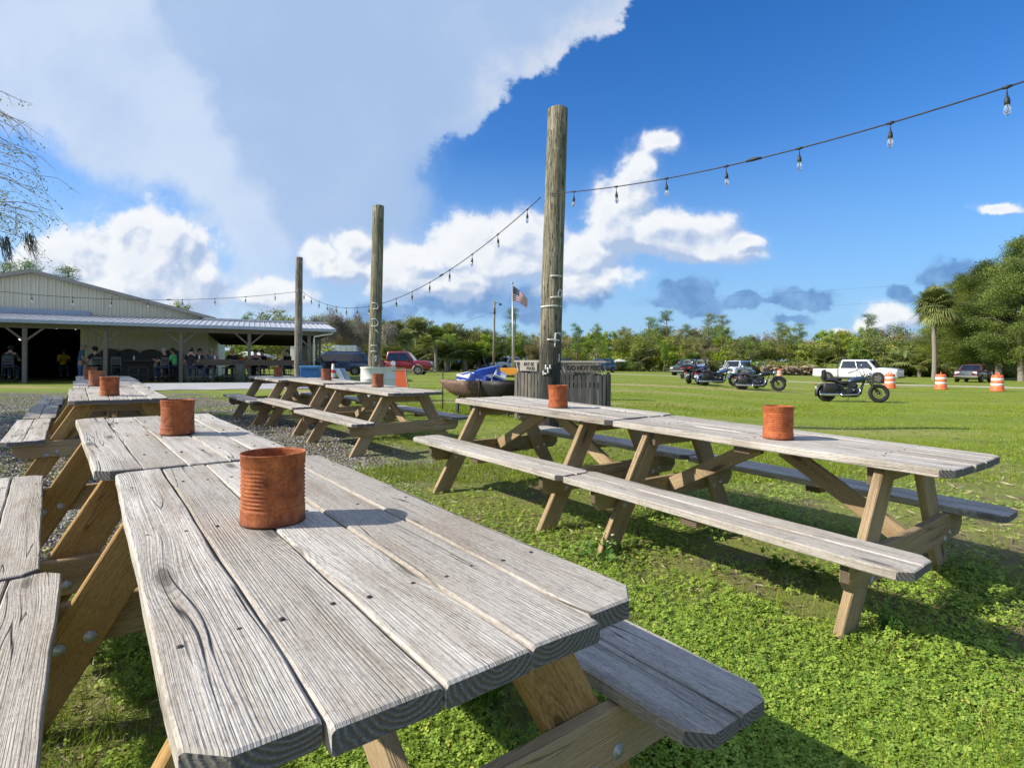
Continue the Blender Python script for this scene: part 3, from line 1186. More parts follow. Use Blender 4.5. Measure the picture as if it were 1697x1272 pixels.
def post(px_top, px_bot, top, d, diam, mat, label, lean_px=None):
    p0 = gat(px_bot, d)
    pt = at(px_top, top, d)
    base = p0 - Vector((0, 0, .5))
    root = empty('wooden_post', p0, 0, label, 'post', 'tall round posts carrying the string lights')
    mb = MB()
    n = 26
    H = (pt - p0).length
    rng = random.Random(int(d * 10))
    rings = []
    ax = (pt - p0)
    for k in range(16):
        f = k / 15
        c = base + (pt - base) * f - p0
        r = diam / 2 * (1.06 - .12 * f)
        ring = []
        for i in range(n):
            an = 2 * math.pi * i / n
            rr = r * (1 + .018 * math.sin(3 * an + f * 3 + d) + .01 * math.sin(7 * an + f * 9))
            ring.append(c + Vector((math.cos(an) * rr, math.sin(an) * rr, 0)))
        rings.append(ring)
    top_c = rings[-1]
    cc = pt - p0
    rings.append([cc + (q - cc) * .9 + Vector((0, 0, .012)) for q in top_c])
    mb.loft(rings)
    mb.build('shaft', mat, root)
    return root, p0, pt


def wrap(root, p0, pt, diam, strokes, w=.012):
    """painted strokes on the post: (angle offset in widths -1..1, height m) polylines facing the camera"""
    ax = pt - p0
    for st in strokes:
        mb = MB()
        pts = []
        for a, z in st:
            f = z / ax.z
            c = ax * f
            r = diam / 2 * (1.06 - .12 * f) * 1.012
            view = Vector((-(p0.x), -(p0.y))).normalized()
            ang = math.atan2(view.y, view.x) + math.asin(max(-.97, min(.97, a)))
            pts.append((c.x + math.cos(ang) * r, c.y + math.sin(ang) * r, z))
        fine = []
        for i in range(len(pts) - 1):
            n = 4
            for k in range(n):
                fa = [st[i][q] + (st[i + 1][q] - st[i][q]) * k / n for q in (0, 1)]
                f = fa[1] / ax.z
                c = ax * f
                r = diam / 2 * (1.06 - .12 * f) * 1.012
                view = Vector((-(p0.x), -(p0.y))).normalized()
                ang = math.atan2(view.y, view.x) + math.asin(max(-.97, min(.97, fa[0])))
                fine.append((c.x + math.cos(ang) * r, c.y + math.sin(ang) * r, fa[1]))
        fine.append(pts[-1])
        mb.tube(fine, w, 6, smooth=True)
        mb.build('painted_letter', CHALK, root)


PA = post_mat('post_green_grey', (.07, .06, .04), (.25, .225, .145), (.44, .41, .30), (1.0, 1.75, (.028, .028, .029)))
PB = post_mat('post_olive_grey', (.07, .062, .04), (.24, .22, .14), (.42, .39, .28))
PC = post_mat('post_grey_brown', (.08, .065, .05), (.27, .235, .195), (.44, .40, .35))
PD = {}
rA, a0, a1 = post(922.5, 907, 182, 9.0, .345, PA, 'tall thick post beside the slatted enclosure, blackened base and white letters, largest of the posts')


def zrow(py, d, p0):
    return EYE - (py - YH) / FPX * d - p0.z


zz = lambda py: zrow(py, 9.0, a0)
wrap(rA, a0, a1, .345, [
    [(-.15, zz(460)), (.85, zz(459))],
    [(-.1, zz(495)), (.86, zz(493))], [(.86, zz(494)), (.88, zz(484)), (.72, zz(481)), (.60, zz(486)), (.60, zz(494))],
    [(-.25, zz(563)), (.8, zz(564))], [(.45, zz(575)), (.47, zz(553)), (.85, zz(552)), (.86, zz(556))],
    [(.8, zz(600)), (.86, zz(590)), (.80, zz(586))], [(-.5, zz(614)), (-.46, zz(621))], [(-.3, zz(604)), (-.27, zz(612))], [(-.12, zz(608)), (-.05, zz(618))], [(.08, zz(604)), (.12, zz(611))], [(-.38, zz(618)), (-.2, zz(619))],
    [(-.9, zz(509)), (.9, zz(508))]], .015)
rB, b0, b1 = post(626, 619, 342, 14.0, .30, PB, 'middle tall post rising from the white planter drums')
zb = lambda py: zrow(py, 14.0, b0)
wrap(rB, b0, b1, .30, [
    [(-.6, zb(504)), (.1, zb(505)), (.4, zb(510)), (.2, zb(514)), (-.4, zb(514))],
    [(-.6, zb(531)), (0, zb(530.5)), (.42, zb(535)), (.3, zb(541)), (-.2, zb(543)), (-.6, zb(541))],
    [(.1, zb(548)), (.45, zb(553.5))], [(-.6, zb(574)), (.35, zb(574))], [(-.6, zb(583.5)), (.3, zb(583.5))],
    [(.0, zb(594)), (.3, zb(590)), (.2, zb(600))]], .014)
rC, c0, c1 = post(495, 494, 427, 20.3, .265, PC, 'grey-brown old post in front of the bar counter, shortest of the three')

# ------------------------------------------------------------------ string lights
BLK = pm('black_rubber', (.012, .012, .012), (.03, .03, .03), 20, .55)
GLS, tgl, bgl = mk('clear_bulb_glass')
bgl.inputs['Base Color'].default_value = (.95, .95, .95, 1)
bgl.inputs['Transmission Weight'].default_value = .92
bgl.inputs['Roughness'].default_value = .03
bgl.inputs['IOR'].default_value = 1.3
mb = MB()
mb.lathe([(.004, .0), (.009, -.003), (.010, -.02), (.016, -.026), (.020, -.05), (.021, -.078), (.017, -.082), (.001, -.083)], 14)
mb.tube([(0, 0, .065), (0, 0, -.002)], .0045, 6)
SOCK = mb.build('socket', BLK)
mb = MB()
mb.lathe([(.001, -.078), (.014, -.079), (.0185, -.092), (.024, -.112), (.0255, -.130), (.022, -.150), (.013, -.165), (.001, -.171)], 14)
BULB = mb.build('bulb', GLS)
BULB.parent = SOCK
mb = MB()
mb.tube([(0, 0, -.085), (.004, 0, -.12), (-.004, 0, -.14), (0, 0, -.15)], .0035, 5)
FIL = mb.build('filament', pm('brass_filament', (.35, .22, .08), (.5, .33, .12), 20, .4, .8))
FIL.parent = SOCK


def string(label, A, Bp, a, s0, zm, L, start, step, n, first):
    """parabolic wire from A towards B: z = a (s - s0)^2 + zm at run s"""
    d = Vector((Bp[0] - A[0], Bp[1] - A[1], 0)).normalized()
    P = lambda s: Vector((A[0], A[1], 0)) + d * s + Vector((0, 0, a * (s - s0) ** 2 + zm))
    root = empty('string_lights', P(0), 0, label, 'string lights', 'strings of bare bulbs between the posts')
    o = P(0)
    mb = MB()
    mb.tube([P(s) - o for s in np.linspace(0, L, 44)], .0075, 6)
    for s in (start + step * 3.4,):
        mb.tube([P(s - .09) - o, P(s) - o + Vector((0, 0, .008)), P(s + .09) - o], [.012, .022, .012], 7)
    for k in range(n):
        s = start + k * step
        mb.tube([P(s - .035) - o, P(s) - o, P(s + .035) - o], [.009, .017, .009], 7)
    mb.build('wire', BLK, root)
    for k in range(n):
        s = start + k * step
        c = SOCK if first and k == 0 else SOCK.copy()
        if c is not SOCK:
            COL.objects.link(c)
            for ch in (BULB, FIL):
                q = ch.copy()
                COL.objects.link(q)
                q.parent = c
        c.parent = root
        c.location = P(s) - o - Vector((0, 0, .065))
        c.rotation_euler = (random.uniform(-.08, .08), random.uniform(-.08, .08), random.uniform(0, 6))
    return root


string('string of bare bulbs sagging from the thick post out over the lawn', (.60, 8.84), (5.3, 3.1), .0215, 4.55, 3.47, 9.2, .52, .83, 10, True)
string('string of bare bulbs sagging between the thick post and the grey-brown post', (.45, 8.95), (-7.72, 20.1), .0243, 6.9, 2.73, 13.9, .35, .86, 16, False)
string('string of bare bulbs running from the grey-brown post across the warehouse gable', (-7.9, 20.2), (-17., 14.4), .0165, 6.3, 3.17, 11.2, .7, .95, 11, False)


# ------------------------------------------------------------------ warehouse with porch
BEIGE = pm('beige_metal_siding', (.66, .61, .47), (.74, .69, .55), 1.2, .5, bump=.05)
TRIM = pm('grey_trim', (.28, .26, .22), (.36, .34, .30), 8, .6)
ZINC = pm('galvanised_roof', (.44, .45, .47), (.60, .61, .63), 3, .45, .35, bump=.1)
FASC = pm('blue_grey_fascia', (.30, .36, .44), (.38, .44, .52), 3, .5)
BEAM = pm('grey_porch_timber', (.13, .115, .09), (.22, .195, .155), 9, .85, aniso=(3, 3, .6))
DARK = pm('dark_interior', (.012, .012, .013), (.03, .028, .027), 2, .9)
BROWN = pm('brown_bar_timber', (.075, .05, .033), (.14, .10, .07), 9, .7, aniso=(.5, 3, 3))
BLACKP = pm('black_paint', (.011, .011, .012), (.022, .022, .023), 12, .45)
GREYM = pm('grey_metal_frame', (.05, .055, .06), (.10, .105, .11), 20, .4, .4)
WHITE = pm('white_paint', (.70, .70, .69), (.80, .80, .79), 3, .45)

brz = math.atan2(E1.y, E1.x)
bl = empty('warehouse', BO, brz, 'beige metal warehouse with low gable and timber porch across its front', 'building')
WB = 3.6
sL, sA, sR = s_at(55, WB) - (s_at(345, WB) - s_at(55, WB)), s_at(55, WB), s_at(345, WB)
sW = s_at(338, WB)
zA, zR = at(55, 448, B(sA, WB).y).z, at(345, 524, B(sR, WB).y).z
d0, d1 = s_at(42, WB) - 3.2, s_at(133, WB)
DTOP = 2.92


def roofz(s):
    return zA - (zA - zR) * abs(s - sA) / (sR - sA)


mb = MB()
for (a, b, z0) in ((sL, d0, SLAB), (d0, d1, DTOP), (d1, sR, SLAB)):
    xs = [a] + ([sA] if a < sA < b else []) + [b]
    poly = [(a, z0), (b, z0)] + [(x, roofz(x) - .05) for x in reversed(xs)]
    mb.prism(poly, WB, WB + .12)
x = sL + .15
while x < sR - .05:
    z0 = DTOP + .12 if d0 - .05 < x < d1 + .05 else SLAB
    mb.box((x, WB - .03, (z0 + roofz(x) - .1) / 2), (.06, .06, roofz(x) - .1 - z0))
    for q in (-.1, .1):
        mb.box((x + q, WB - .008, (z0 + roofz(x) - .14) / 2), (.03, .016, roofz(x) - .14 - z0))
    x += .305
mb.build('front_wall', BEIGE, bl)
mb = MB()
for sg in (-1, 1):
    xe = sA + sg * (sR - sA + .35)
    a, b = Vector((sA, 0, zA + .02)), Vector((xe, 0, roofz(xe) + .02))
    n = len(mb.v)
    for p in (a, b):
        for y in (WB - .35, WB + 20):
            for h in (0, -.16):
                mb.v.append((p.x, y, p.z + h))
    for f in ((0, 2, 6, 4), (1, 5, 7, 3), (0, 4, 5, 1), (2, 3, 7, 6), (4, 6, 7, 5)):
        mb.face([n + i for i in f])
mb.build('roof', TRIM, bl)
mb = MB()
for s0 in (sL, sR - .1):
    mb.box((s0, WB + 10, (SLAB + zR) / 2), (.12, 19.7, zR - SLAB - .2))
mb.box((sA, WB + 19.9, 1.8), (sR - sL - .3, .12, 3.0))
mb.build('side_wall', BEIGE, bl)
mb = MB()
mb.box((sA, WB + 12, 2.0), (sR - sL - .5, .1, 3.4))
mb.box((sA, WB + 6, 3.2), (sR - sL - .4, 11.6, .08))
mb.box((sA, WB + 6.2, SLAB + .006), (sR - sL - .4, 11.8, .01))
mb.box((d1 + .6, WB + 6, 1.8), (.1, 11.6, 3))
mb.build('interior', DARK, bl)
mb = MB()
mb.bar((sL, WB - .16, 3.62), (s_at(150, WB - .16), WB - .16, 3.5), .16, .24)
mb.build('light_box', FASC, bl, bevel=.02)
# porch roof
sE = s_at(556, 0)
mb = MB()
n = len(mb.v)
ez, wz, rb = 2.92, 3.42, 3.4
for s in (-14, sE):
    for (b, z) in ((-.15, ez), (rb, wz), (rb, wz - .08), (-.15, ez - .06)):
        mb.v.append((s, b, z))
for i in range(4):
    mb.face((n + i, n + (i + 1) % 4, n + 4 + (i + 1) % 4, n + 4 + i))
mb.face((n, n + 1, n + 2, n + 3))
mb.face((n + 4, n + 7, n + 6, n + 5))
x = -13.9
while x < sE - .1:
    mb.bar((x, -.15, ez + .012), (x, rb - .02, wz + .012), .035, .03)
    x += .23
mb.build('porch_roof', ZINC, bl)
mb = MB()
mb.box(((-14 + sE) / 2, -.20, ez - .06), (sE + 14, .09, .15))
mb.build('gutter', FASC, bl, bevel=.015)
mb = MB()
mb.box(((sW + sE) / 2, 8.2, wz + .02), (sE - sW + .0, 10.4, .1))
mb.build('back_porch_roof', ZINC, bl)
mb = MB()
n = len(mb.v)
for s in (sW + .2, sE - .35):
    for b, z in ((.3, 2.78), (13.2, 2.62)):
        mb.v.append((s, b, z))
mb.face((n, n + 1, n + 3, n + 2))
for k in range(22):
    b = .6 + k * .58
    mb.box(((sW + sE) / 2, b, 2.74 - .16 * b / 13 - .05), (sE - sW - .6, .045, .11))
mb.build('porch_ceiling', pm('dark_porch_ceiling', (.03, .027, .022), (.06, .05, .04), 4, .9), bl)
mb = MB()
mb.box(((-14 + sE) / 2, .3, 2.72), (sE + 13.4, .09, .22))
mb.build('porch_beam', BEAM, bl)
pp = [s_at(p, .3) for p in (-95, 41, 175, 300, 413, 512)]
for i, s in enumerate(pp):
    mb = MB()
    mb.box((s, .3, (SLAB + 2.61) / 2), (.15, .15, 2.61 - SLAB))
    q = mb.build('porch_post', BEAM, bl, bevel=.008)
    for sg in (-1, 1):
        if i == 5 and sg > 0:
            continue
        mb = MB()
        mb.bar((s + sg * .06, .3, 2.12), (s + sg * .62, .3, 2.64), .07, .10, (0, 1, 0))
        mb.build('brace', BEAM, q)
for k in range(8):
    mb = MB()
    b = 1.9 + 1.6 * k
    mb.box((sE - .55, b, (SLAB + 2.7) / 2), (.11, .11, 2.4))
    mb.build('porch_post', BEAM, bl)
mb = MB()
for z in (SLAB + .55, SLAB + 1.0):
    mb.box((sE - .55, 7.4, z), (.05, 12, .1))
mb.build('side_rail', BEAM, bl)
mb = MB()
mb.tube([(sE - .16, -.18, ez - .1), (sE - .16, -.1, ez - .2), (pp[5] + .22, .1, 2.55), (pp[5] + .22, .2, 2.4), (pp[5] + .22, .2, SLAB + .1)], .045, 8)
mb.build('downspout', WHITE, bl)
lampm, tl_, bl_ = mk('porch_bulb_glow')
bl_.inputs['Emission Color'].default_value = (1, .9, .75, 1)
bl_.inputs['Emission Strength'].default_value = 1.2
for px, py, b in ((368, 553, 3), (395, 554, 5), (448, 555, 4), (473, 556, 6), (93, 543, 2.2), (125, 544, 2.2), (33, 562, 5)):
    s = s_at(px, b)
    mb = MB()
    p = at(px, py, B(s, b).y)
    mb.ball((s, b, p.z), .055, 10, 6)
    mb.build('porch_bulb', lampm, bl)

# bar counters
sb0, sb1 = s_at(303, .1), s_at(509, .1)
bar = empty('bar_counter', B(sb0, .1, SLAB), brz, 'long brown timber bar counter between the porch posts', 'counter')
Lb = sb1 - sb0
mb = MB()
mb.box((Lb / 2, .24, 1.10), (Lb, .5, .05))
mb.box((Lb / 2, -.02, .99), (Lb, .05, .26))
mb.build('counter_top', BROWN, bar, bevel=.006)
for k in range(6):
    mb = MB()
    mb.box((.2 + k * (Lb - .4) / 5, .3, .54), (.1, .1, 1.07))
    mb.build('leg', BEAM, bar)
s2, s3 = s_at(203, 1.2), s_at(298, 1.2)
bar2 = empty('bar_counter', B(s2, 1.2, SLAB), brz, 'black bar counter with pale round legs before the black arched booth backs', 'counter')
mb = MB()
mb.box(((s3 - s2) / 2, .2, 1.05), (s3 - s2, .5, .07))
mb.box(((s3 - s2) / 2, .42, .55), (s3 - s2, .04, .9))
mb.build('counter_top', BLACKP, bar2)
for px in (258, 268):
    mb = MB()
    s = s_at(px, 1.2) - s2
    mb.tube([(s, .1, 0), (s, .1, 1.0)], .085, 10)
    mb.build('leg', pm('pale_log', (.30, .24, .14), (.42, .34, .22), 9, .8), bar2)

# black arched booth backs along the wall
for i, px in enumerate((182, 213, 250, 285)):
    bb = 3.1
    s = s_at(px, bb)
    o = empty('booth_back', B(s, bb, SLAB), brz, ['black arched booth back half hidden by the porch post', 'black arched booth back with a white bottle before it',
              'black arched booth back in the middle of the beige wall', 'black arched booth back behind the person in green'][i], 'booth', 'black arched booth backs along the wall')
    w, h = .48, 1.62
    poly = [(-w, 0), (w, 0), (w, h - .42), (w * .96, h - .24), (w * .72, h - .10), (w * .3, h - .02), (0, h), (-w * .3, h - .02), (-w * .72, h - .10), (-w * .96, h - .24), (-w, h - .42)]
    mb = MB()
    mb.prism(poly, 0, .09)
    mb.build('panel', BLACKP, o, bevel=.02)
    mb = MB()
    mb.box((0, -.28, .42), (w * 1.8, .5, .12))
    mb.build('seat', BLACKP, o, bevel=.02)


# ------------------------------------------------------------------ bar chairs
def make_chair(back=True):
    t = empty('bar_chair')
    for sx in (-1, 1):
        for sy in (-1, 1):
            mb = MB()
            top = 1.18 if (sy > 0 and back) else .74
            mb.tube([(sx * .22, sy * .22, 0), (sx * .17, sy * .17, .72), (sx * .17, sy * .17 + (.06 if top > 1 else 0), top)], .016, 6)
            mb.build('leg', GREYM, t)
    mb = MB()
    mb.box((0, 0, .75), (.40, .40, .045))
    mb.build('seat', BLACKP, t, bevel=.015)
    mb = MB()
    for z in (.22, .42):
        k = .22 - .05 * z / .72
        mb.tube([(-k, -k, z), (k, -k, z), (k, k, z), (-k, k, z)], .011, 6, closed=True)
    mb.build('foot_rail', GREYM, t)
    if back:
        mb = MB()
        for z in (.90, 1.0, 1.1, 1.17):
            mb.box((0, .17 + .06 * (z - .74) / .44, z), (.34, .016, .05))
        mb.build('backrest', GREYM, t)
    return t


ch0 = make_chair(True)
st0 = make_chair(False)
CH = [  # px, setback, turn, back?, label
    (194, .25, .0, 1, 'grey ladder-back bar chair right of the second porch post'),
    (161, .5, .2, 1, 'bar chair under the person in the black hat'),
    (276, .4, -.3, 1, 'bar chair under the person in the green shirt'),
    (15, .9, .1, 1, 'bar chair at the frame edge under the person in the dark doorway'),
    (318, -.75, .1, 0, 'backless stool at the bar, first beyond the third porch post'),
    (346, -.7, -.1, 0, 'backless stool at the bar with a pale foot rail, second beyond the third post'),
    (378, -.7, .3, 0, 'backless stool at the bar left of the camouflage cooler'),
    (432, -.6, .0, 0, 'backless stool at the bar right of the fourth porch post'),
    (466, -.5, .2, 0, 'backless stool at the bar left of the grey-brown round post'),
    (222, .6, .1, 0, 'backless stool at the black counter, left of the pale legs'),
    (240, .6, -.2, 0, 'backless stool at the black counter, next to the pale legs'),
]
seen = set()
for px, b, rz, bk, lab in CH:
    src = ch0 if bk else st0
    c = src if bk not in seen else copy_tree(src)
    seen.add(bk)
    c.location = B(s_at(px, b), b, SLAB + .001)
    if b < -.3:
        c.location.z = SLAB + .001
    c.rotation_euler = (0, 0, brz + math.pi * (1 if bk else 0) + rz)
    tag(c, lab, 'chair', 'chairs and stools on the porch')

# camouflage cooler standing under the bar
CAMO = pm('camouflage_cloth', (.035, .045, .03), (.16, .17, .13), 14, .9, detail=2)
o = empty('cooler_bag', B(s_at(398, -.15), -.2, SLAB), brz, 'tall camouflage cloth bag standing under the bar', 'bag')
mb = MB()
mb.loft([[(x * k, y * k, z) for x, y in ((-.2, -.15), (.2, -.15), (.24, 0), (.2, .15), (-.2, .15), (-.24, 0))] for z, k in ((0, .9), (.08, 1.05), (.5, 1.0), (.85, .95), (.95, .7))])
mb.build('body', CAMO, o)
mb = MB()
mb.tube([(-.1, 0, .93), (-.09, 0, 1.03), (.09, 0, 1.03), (.1, 0, .93)], .015, 6)
mb.build('handle', BLACKP, o)


# ------------------------------------------------------------------ people
SKIN = pm('skin', (.38, .21, .14), (.46, .27, .19), 9, .6)
EYE = EYE


def skin_mesh(name, chains, mat, parent=None, sub=1):
    """chains: lists of (pos, radius); chains that start at a point already used branch from it"""
    vid, V, Rr, Ed = {}, [], [], []

    def add(p, r):
        k = tuple(round(c, 4) for c in p)
        if k not in vid:
            vid[k] = len(V)
            V.append(k)
            Rr.append(r)
        return vid[k]
    for ch in chains:
        prev = None
        for p, r in ch:
            i = add(p, r)
            if prev is not None and prev != i:
                Ed.append((prev, i))
            prev = i
    me = bpy.data.meshes.new(name)
    me.from_pydata(V, Ed, [])
    ob = bpy.data.objects.new(name, me)
    COL.objects.link(ob)
    ob.modifiers.new('skin', 'SKIN')
    lay = me.skin_vertices[0].data if me.skin_vertices else None
    if lay is None:
        bm = bmesh.new()
        bm.from_mesh(me)
        bm.verts.layers.skin.verify()
        bm.to_mesh(me)
        bm.free()
        lay = me.skin_vertices[0].data
    for i, r in enumerate(Rr):
        rr = r if hasattr(r, '__len__') else (r, r)
        lay[i].radius = rr
    lay[0].use_root = True
    ss = ob.modifiers.new('sub', 'SUBSURF')
    ss.levels = ss.render_levels = sub
    dg = bpy.context.evaluated_depsgraph_get()
    m2 = bpy.data.meshes.new_from_object(ob.evaluated_get(dg))
    bpy.data.objects.remove(ob)
    m2.name = name
    m2.materials.clear()
    m2.materials.append(mat)
    for p in m2.polygons:
        p.use_smooth = True
    o = bpy.data.objects.new(name, m2)
    COL.objects.link(o)
    if parent is not None:
        o.parent = parent
    return o


def person(loc, rz, label, shirt, pants, hair, pose='stand', hat=None, sleeveless=False, group='people on the porch', arm=0):
    """x forward, y left; pose: stand or stool"""
    if pose == 'stand':
        pz, lean, nod = .94, .06, .05
        knee, ank = (.03, .10, .50), (-.03, .11, .08)
        elb, wri = (.02, .27, 1.12), (.16, .22, .92)
    else:
        pz, lean, nod = .82, .10, .03
        knee, ank = (.42, .13, .74), (.36, .13, .30)
        elb, wri = (.16, .27, 1.00), (.40, .16, 1.10)
    dz = pz - .94
    chest = (lean * .7, 0, 1.24 + dz)
    nb = (lean, 0, 1.44 + dz)
    nk = (lean + nod * .4, 0, 1.52 + dz)
    hd = (lean + nod + .02, 0, 1.62 + dz)
    ht = (lean + nod + .01, 0, 1.70 + dz)
    pel = (0, 0, pz)
    chains = [[(pel, (.15, .11)), ((lean * .3, 0, 1.08 + dz), (.14, .10)), (chest, (.16, .11)), (nb, (.085, .07)), (nk, .055), (hd, (.078, .095)), (ht, (.06, .075))]]
    chains.append([(hd, (.078, .095)), ((hd[0] + .098, 0, hd[2] - .012), .014)])
    for sg in (1, -1):
        if pose == 'stool' and arm and sg > 0:
            e, w_ = (.20, .30, 1.14), (.10, .12, 1.40)
        else:
            e, w_ = elb, wri
        sh = (lean * .9, sg * .185, 1.40 + dz)
        el = (e[0] + lean * .5, sg * e[1], e[2] + (dz if pose == 'stand' else 0))
        wr = (w_[0] + lean * .5, sg * w_[1], w_[2] + (dz if pose == 'stand' else 0))
        d = (Vector(wr) - Vector(el)).normalized()
        pa = Vector(wr) + d * .07
        chains.append([(nb, (.085, .07)), (sh, .062), (el, .044), (wr, .030), (tuple(pa), (.036, .02))])
        side = Vector((0, 0, 1)).cross(d).normalized()
        for k, (o_, l_) in enumerate(((-.028, .07), (-.010, .082), (.009, .078), (.027, .06))):
            f1 = pa + side * o_ + d * .03
            f2 = f1 + d * l_ * .5 + Vector((0, 0, -.02))
            chains.append([(tuple(pa), (.036, .02)), (tuple(f1), .010), (tuple(f2), .008)])
        t1 = Vector(wr) + d * .03 + side * -.04 * sg
        chains.append([(wr, .030), (tuple(t1), .011), (tuple(t1 + d * .035), .009)])
        hip = (0, sg * .09, pz - .04)
        kn = (knee[0] + (.0 if sg > 0 else -.04 if pose == 'stand' else .03), sg * knee[1], knee[2])
        an = (ank[0] + (.05 if sg > 0 and pose == 'stand' else 0), sg * ank[1], ank[2])
        toe = (an[0] + .16, an[1], an[2] - .045)
        chains.append([(pel, (.15, .11)), (hip, .095), (kn, .062), (an, .042), (toe, .035)])
    root = skin_mesh('person', chains, SKIN)
    root.location = loc
    root.rotation_euler = (0, 0, rz)
    tag(root, label, 'person', group)
    # shirt
    up = 1.14
    sc = [[((0, 0, pz - .02), (.17, .13)), ((lean * .3, 0, 1.08 + dz), (.162, .122)), (chest, (.178, .128)), (nb, (.10, .085))]]
    pc = [[((0, 0, pz + .06), (.16, .122)), (pel, (.164, .125))]]
    shoes = MB()
    for i, ch in enumerate(chains[2:]):
        pass
    for sg in (1, -1):
        if pose == 'stool' and arm and sg > 0:
            e = (.20, .30, 1.14)
        else:
            e = elb
        sh = (lean * .9, sg * .185, 1.40 + dz)
        el = (e[0] + lean * .5, sg * e[1], e[2] + (dz if pose == 'stand' else 0))
        if not sleeveless:
            mid = tuple(Vector(sh).lerp(Vector(el), .72))
            sc.append([(nb, (.10, .085)), (sh, .08), (mid, .066)])
        hip = (0, sg * .09, pz - .04)
        kn = (knee[0] + (.0 if sg > 0 else -.04 if pose == 'stand' else .03), sg * knee[1], knee[2])
        an = (ank[0] + (.05 if sg > 0 and pose == 'stand' else 0), sg * ank[1], ank[2])
        pc.append([(pel, (.164, .125)), (hip, .112), (kn, .078), (tuple(Vector(kn).lerp(Vector(an), .93)), .066)])
        toe = Vector(an) + Vector((.17, 0, -.05))
        shoes.tube([tuple(Vector(an) + Vector((-.06, 0, -.035))), tuple(Vector(an) + Vector((.04, 0, -.03))), tuple(toe)], [.045, .052, .036], 8)
    skin_mesh('shirt', sc, shirt, root)
    skin_mesh('trousers', pc, pants, root)
    shoes.build('shoe', BLACKP, root)
    mb = MB()
    base = len(mb.v)
    mb.ball((hd[0] - .018, 0, hd[2] + .035), .112, 12, 8, scale=(1, .92, 1))
    mb.f = [f for f in mb.f if sum(mb.v[i][2] for i in f) / len(f) > hd[2] + .02 or sum(mb.v[i][0] for i in f) / len(f) < hd[0] - .04]
    k = len(mb.f)
    mb.m, mb.uv, mb.s = mb.m[:k], mb.uv[:k], mb.s[:k]
    mb.build('hair', hair, root)
    if hat:
        mb = MB()
        mb.lathe([(.0, .15), (.07, .145), (.098, .10), (.102, .06), (.175, .045), (.178, .04), (.10, .045)], 16, T3(hd[0] - .01, 0, hd[2] + .005))
        mb.build('hat', hat, root)
    return root


def cloth(n, a):
    return pm(n, a, tuple(c * 1.5 + .004 for c in a), 14, .9)


NAVY, BLKC, JEAN, DGRN = cloth('blue_cloth', (.03, .085, .15)), cloth('black_cloth', (.008, .008, .009)), cloth('denim', (.035, .085, .20)), cloth('dark_green_cloth', (.018, .035, .035))
LIME, YEL, GRY, TEAL = cloth('bright_green_cloth', (.10, .50, .16)), cloth('yellow_cloth', (.65, .38, .01)), cloth('grey_cloth', (.12, .12, .13)), cloth('dark_blue_cloth', (.015, .025, .06))
HBR, HGR, HBL, HBK = cloth('brown_hair', (.04, .022, .012)), cloth('grey_hair', (.22, .20, .18)), cloth('fair_hair', (.30, .20, .09)), cloth('black_hair', (.008, .007, .006))


def seat_on(px, b):
    p = B(s_at(px, b), b, SLAB)
    return p


PE = [  # px, setback, heading relative to the porch front, label, shirt, trousers, hair, pose, hat, sleeveless, arm
    (133, 1.0, .35, 'standing man in blue T-shirt and jeans looking down beside the dark doorway', NAVY, JEAN, HGR, 'stand', None, False, 0),
    (161, .5, 2.4, 'seated person in black clothes and a black hat beside the standing man', BLKC, BLKC, HBK, 'stool', BLKC, False, 0),
    (276, .4, 2.7, 'seated person in black with grey hair behind the green shirt', BLKC, TEAL, HGR, 'stool', None, False, 0),
    (291, .75, 2.9, 'seated person in a bright green shirt by the third porch post', LIME, TEAL, HBR, 'stool', None, False, 0),
    (315, -.72, 1.35, 'seated person with black hair and black top, first at the long bar', BLKC, TEAL, HBK, 'stool', None, False, 0),
    (331, .95, -1.5, 'seated person in dark blue lifting a hand to dark hair, behind the bar', TEAL, JEAN, HBK, 'stool', None, False, 1),
    (352, .95, -1.7, 'seated person in grey facing out behind the bar, grey hair', GRY, TEAL, HGR, 'stool', None, False, 1),
    (387, .95, -2.0, 'seated person with fair hair in dark clothes behind the bar', BLKC, TEAL, HBL, 'stool', None, False, 0),
    (423, 1.0, -1.5, 'seated person in a black tank top facing out, right of the fourth post', BLKC, BLKC, HBR, 'stool', None, True, 0),
    (437, 1.2, -2.3, 'seated person with long black hair beside the black tank top', BLKC, BLKC, HBK, 'stool', None, False, 0),
    (480, 1.0, -2.6, 'seated person in black at the bar end, left of the grey-brown post', BLKC, TEAL, HBR, 'stool', None, False, 0),
    (105, 7.0, -1.2, 'person in a yellow shirt inside the dark doorway', YEL, TEAL, HBR, 'stool', None, False, 0),
    (15, .9, 1.5, 'broad person in dark green seen from behind at the frame edge', DGRN, TEAL, HBK, 'stool', None, False, 0),
]
for px, b, hd_, lab, sh, pa, ha, po, ht_, sl, ar in PE:
    loc = B(s_at(px, b), b, SLAB)
    person(loc, brz + hd_, lab, sh, pa, ha, po, ht_, sl, arm=ar)
    if po == 'stool' and (px in (331, 352, 387, 423, 437, 480, 105, 291, 315) and px not in (315,)):
        c = copy_tree(st0)
        c.location = loc
        c.rotation_euler = (0, 0, brz + hd_)
        tag(c, 'backless stool under the ' + lab.replace('seated ', '').split(',')[0][:60], 'chair', 'chairs and stools on the porch')

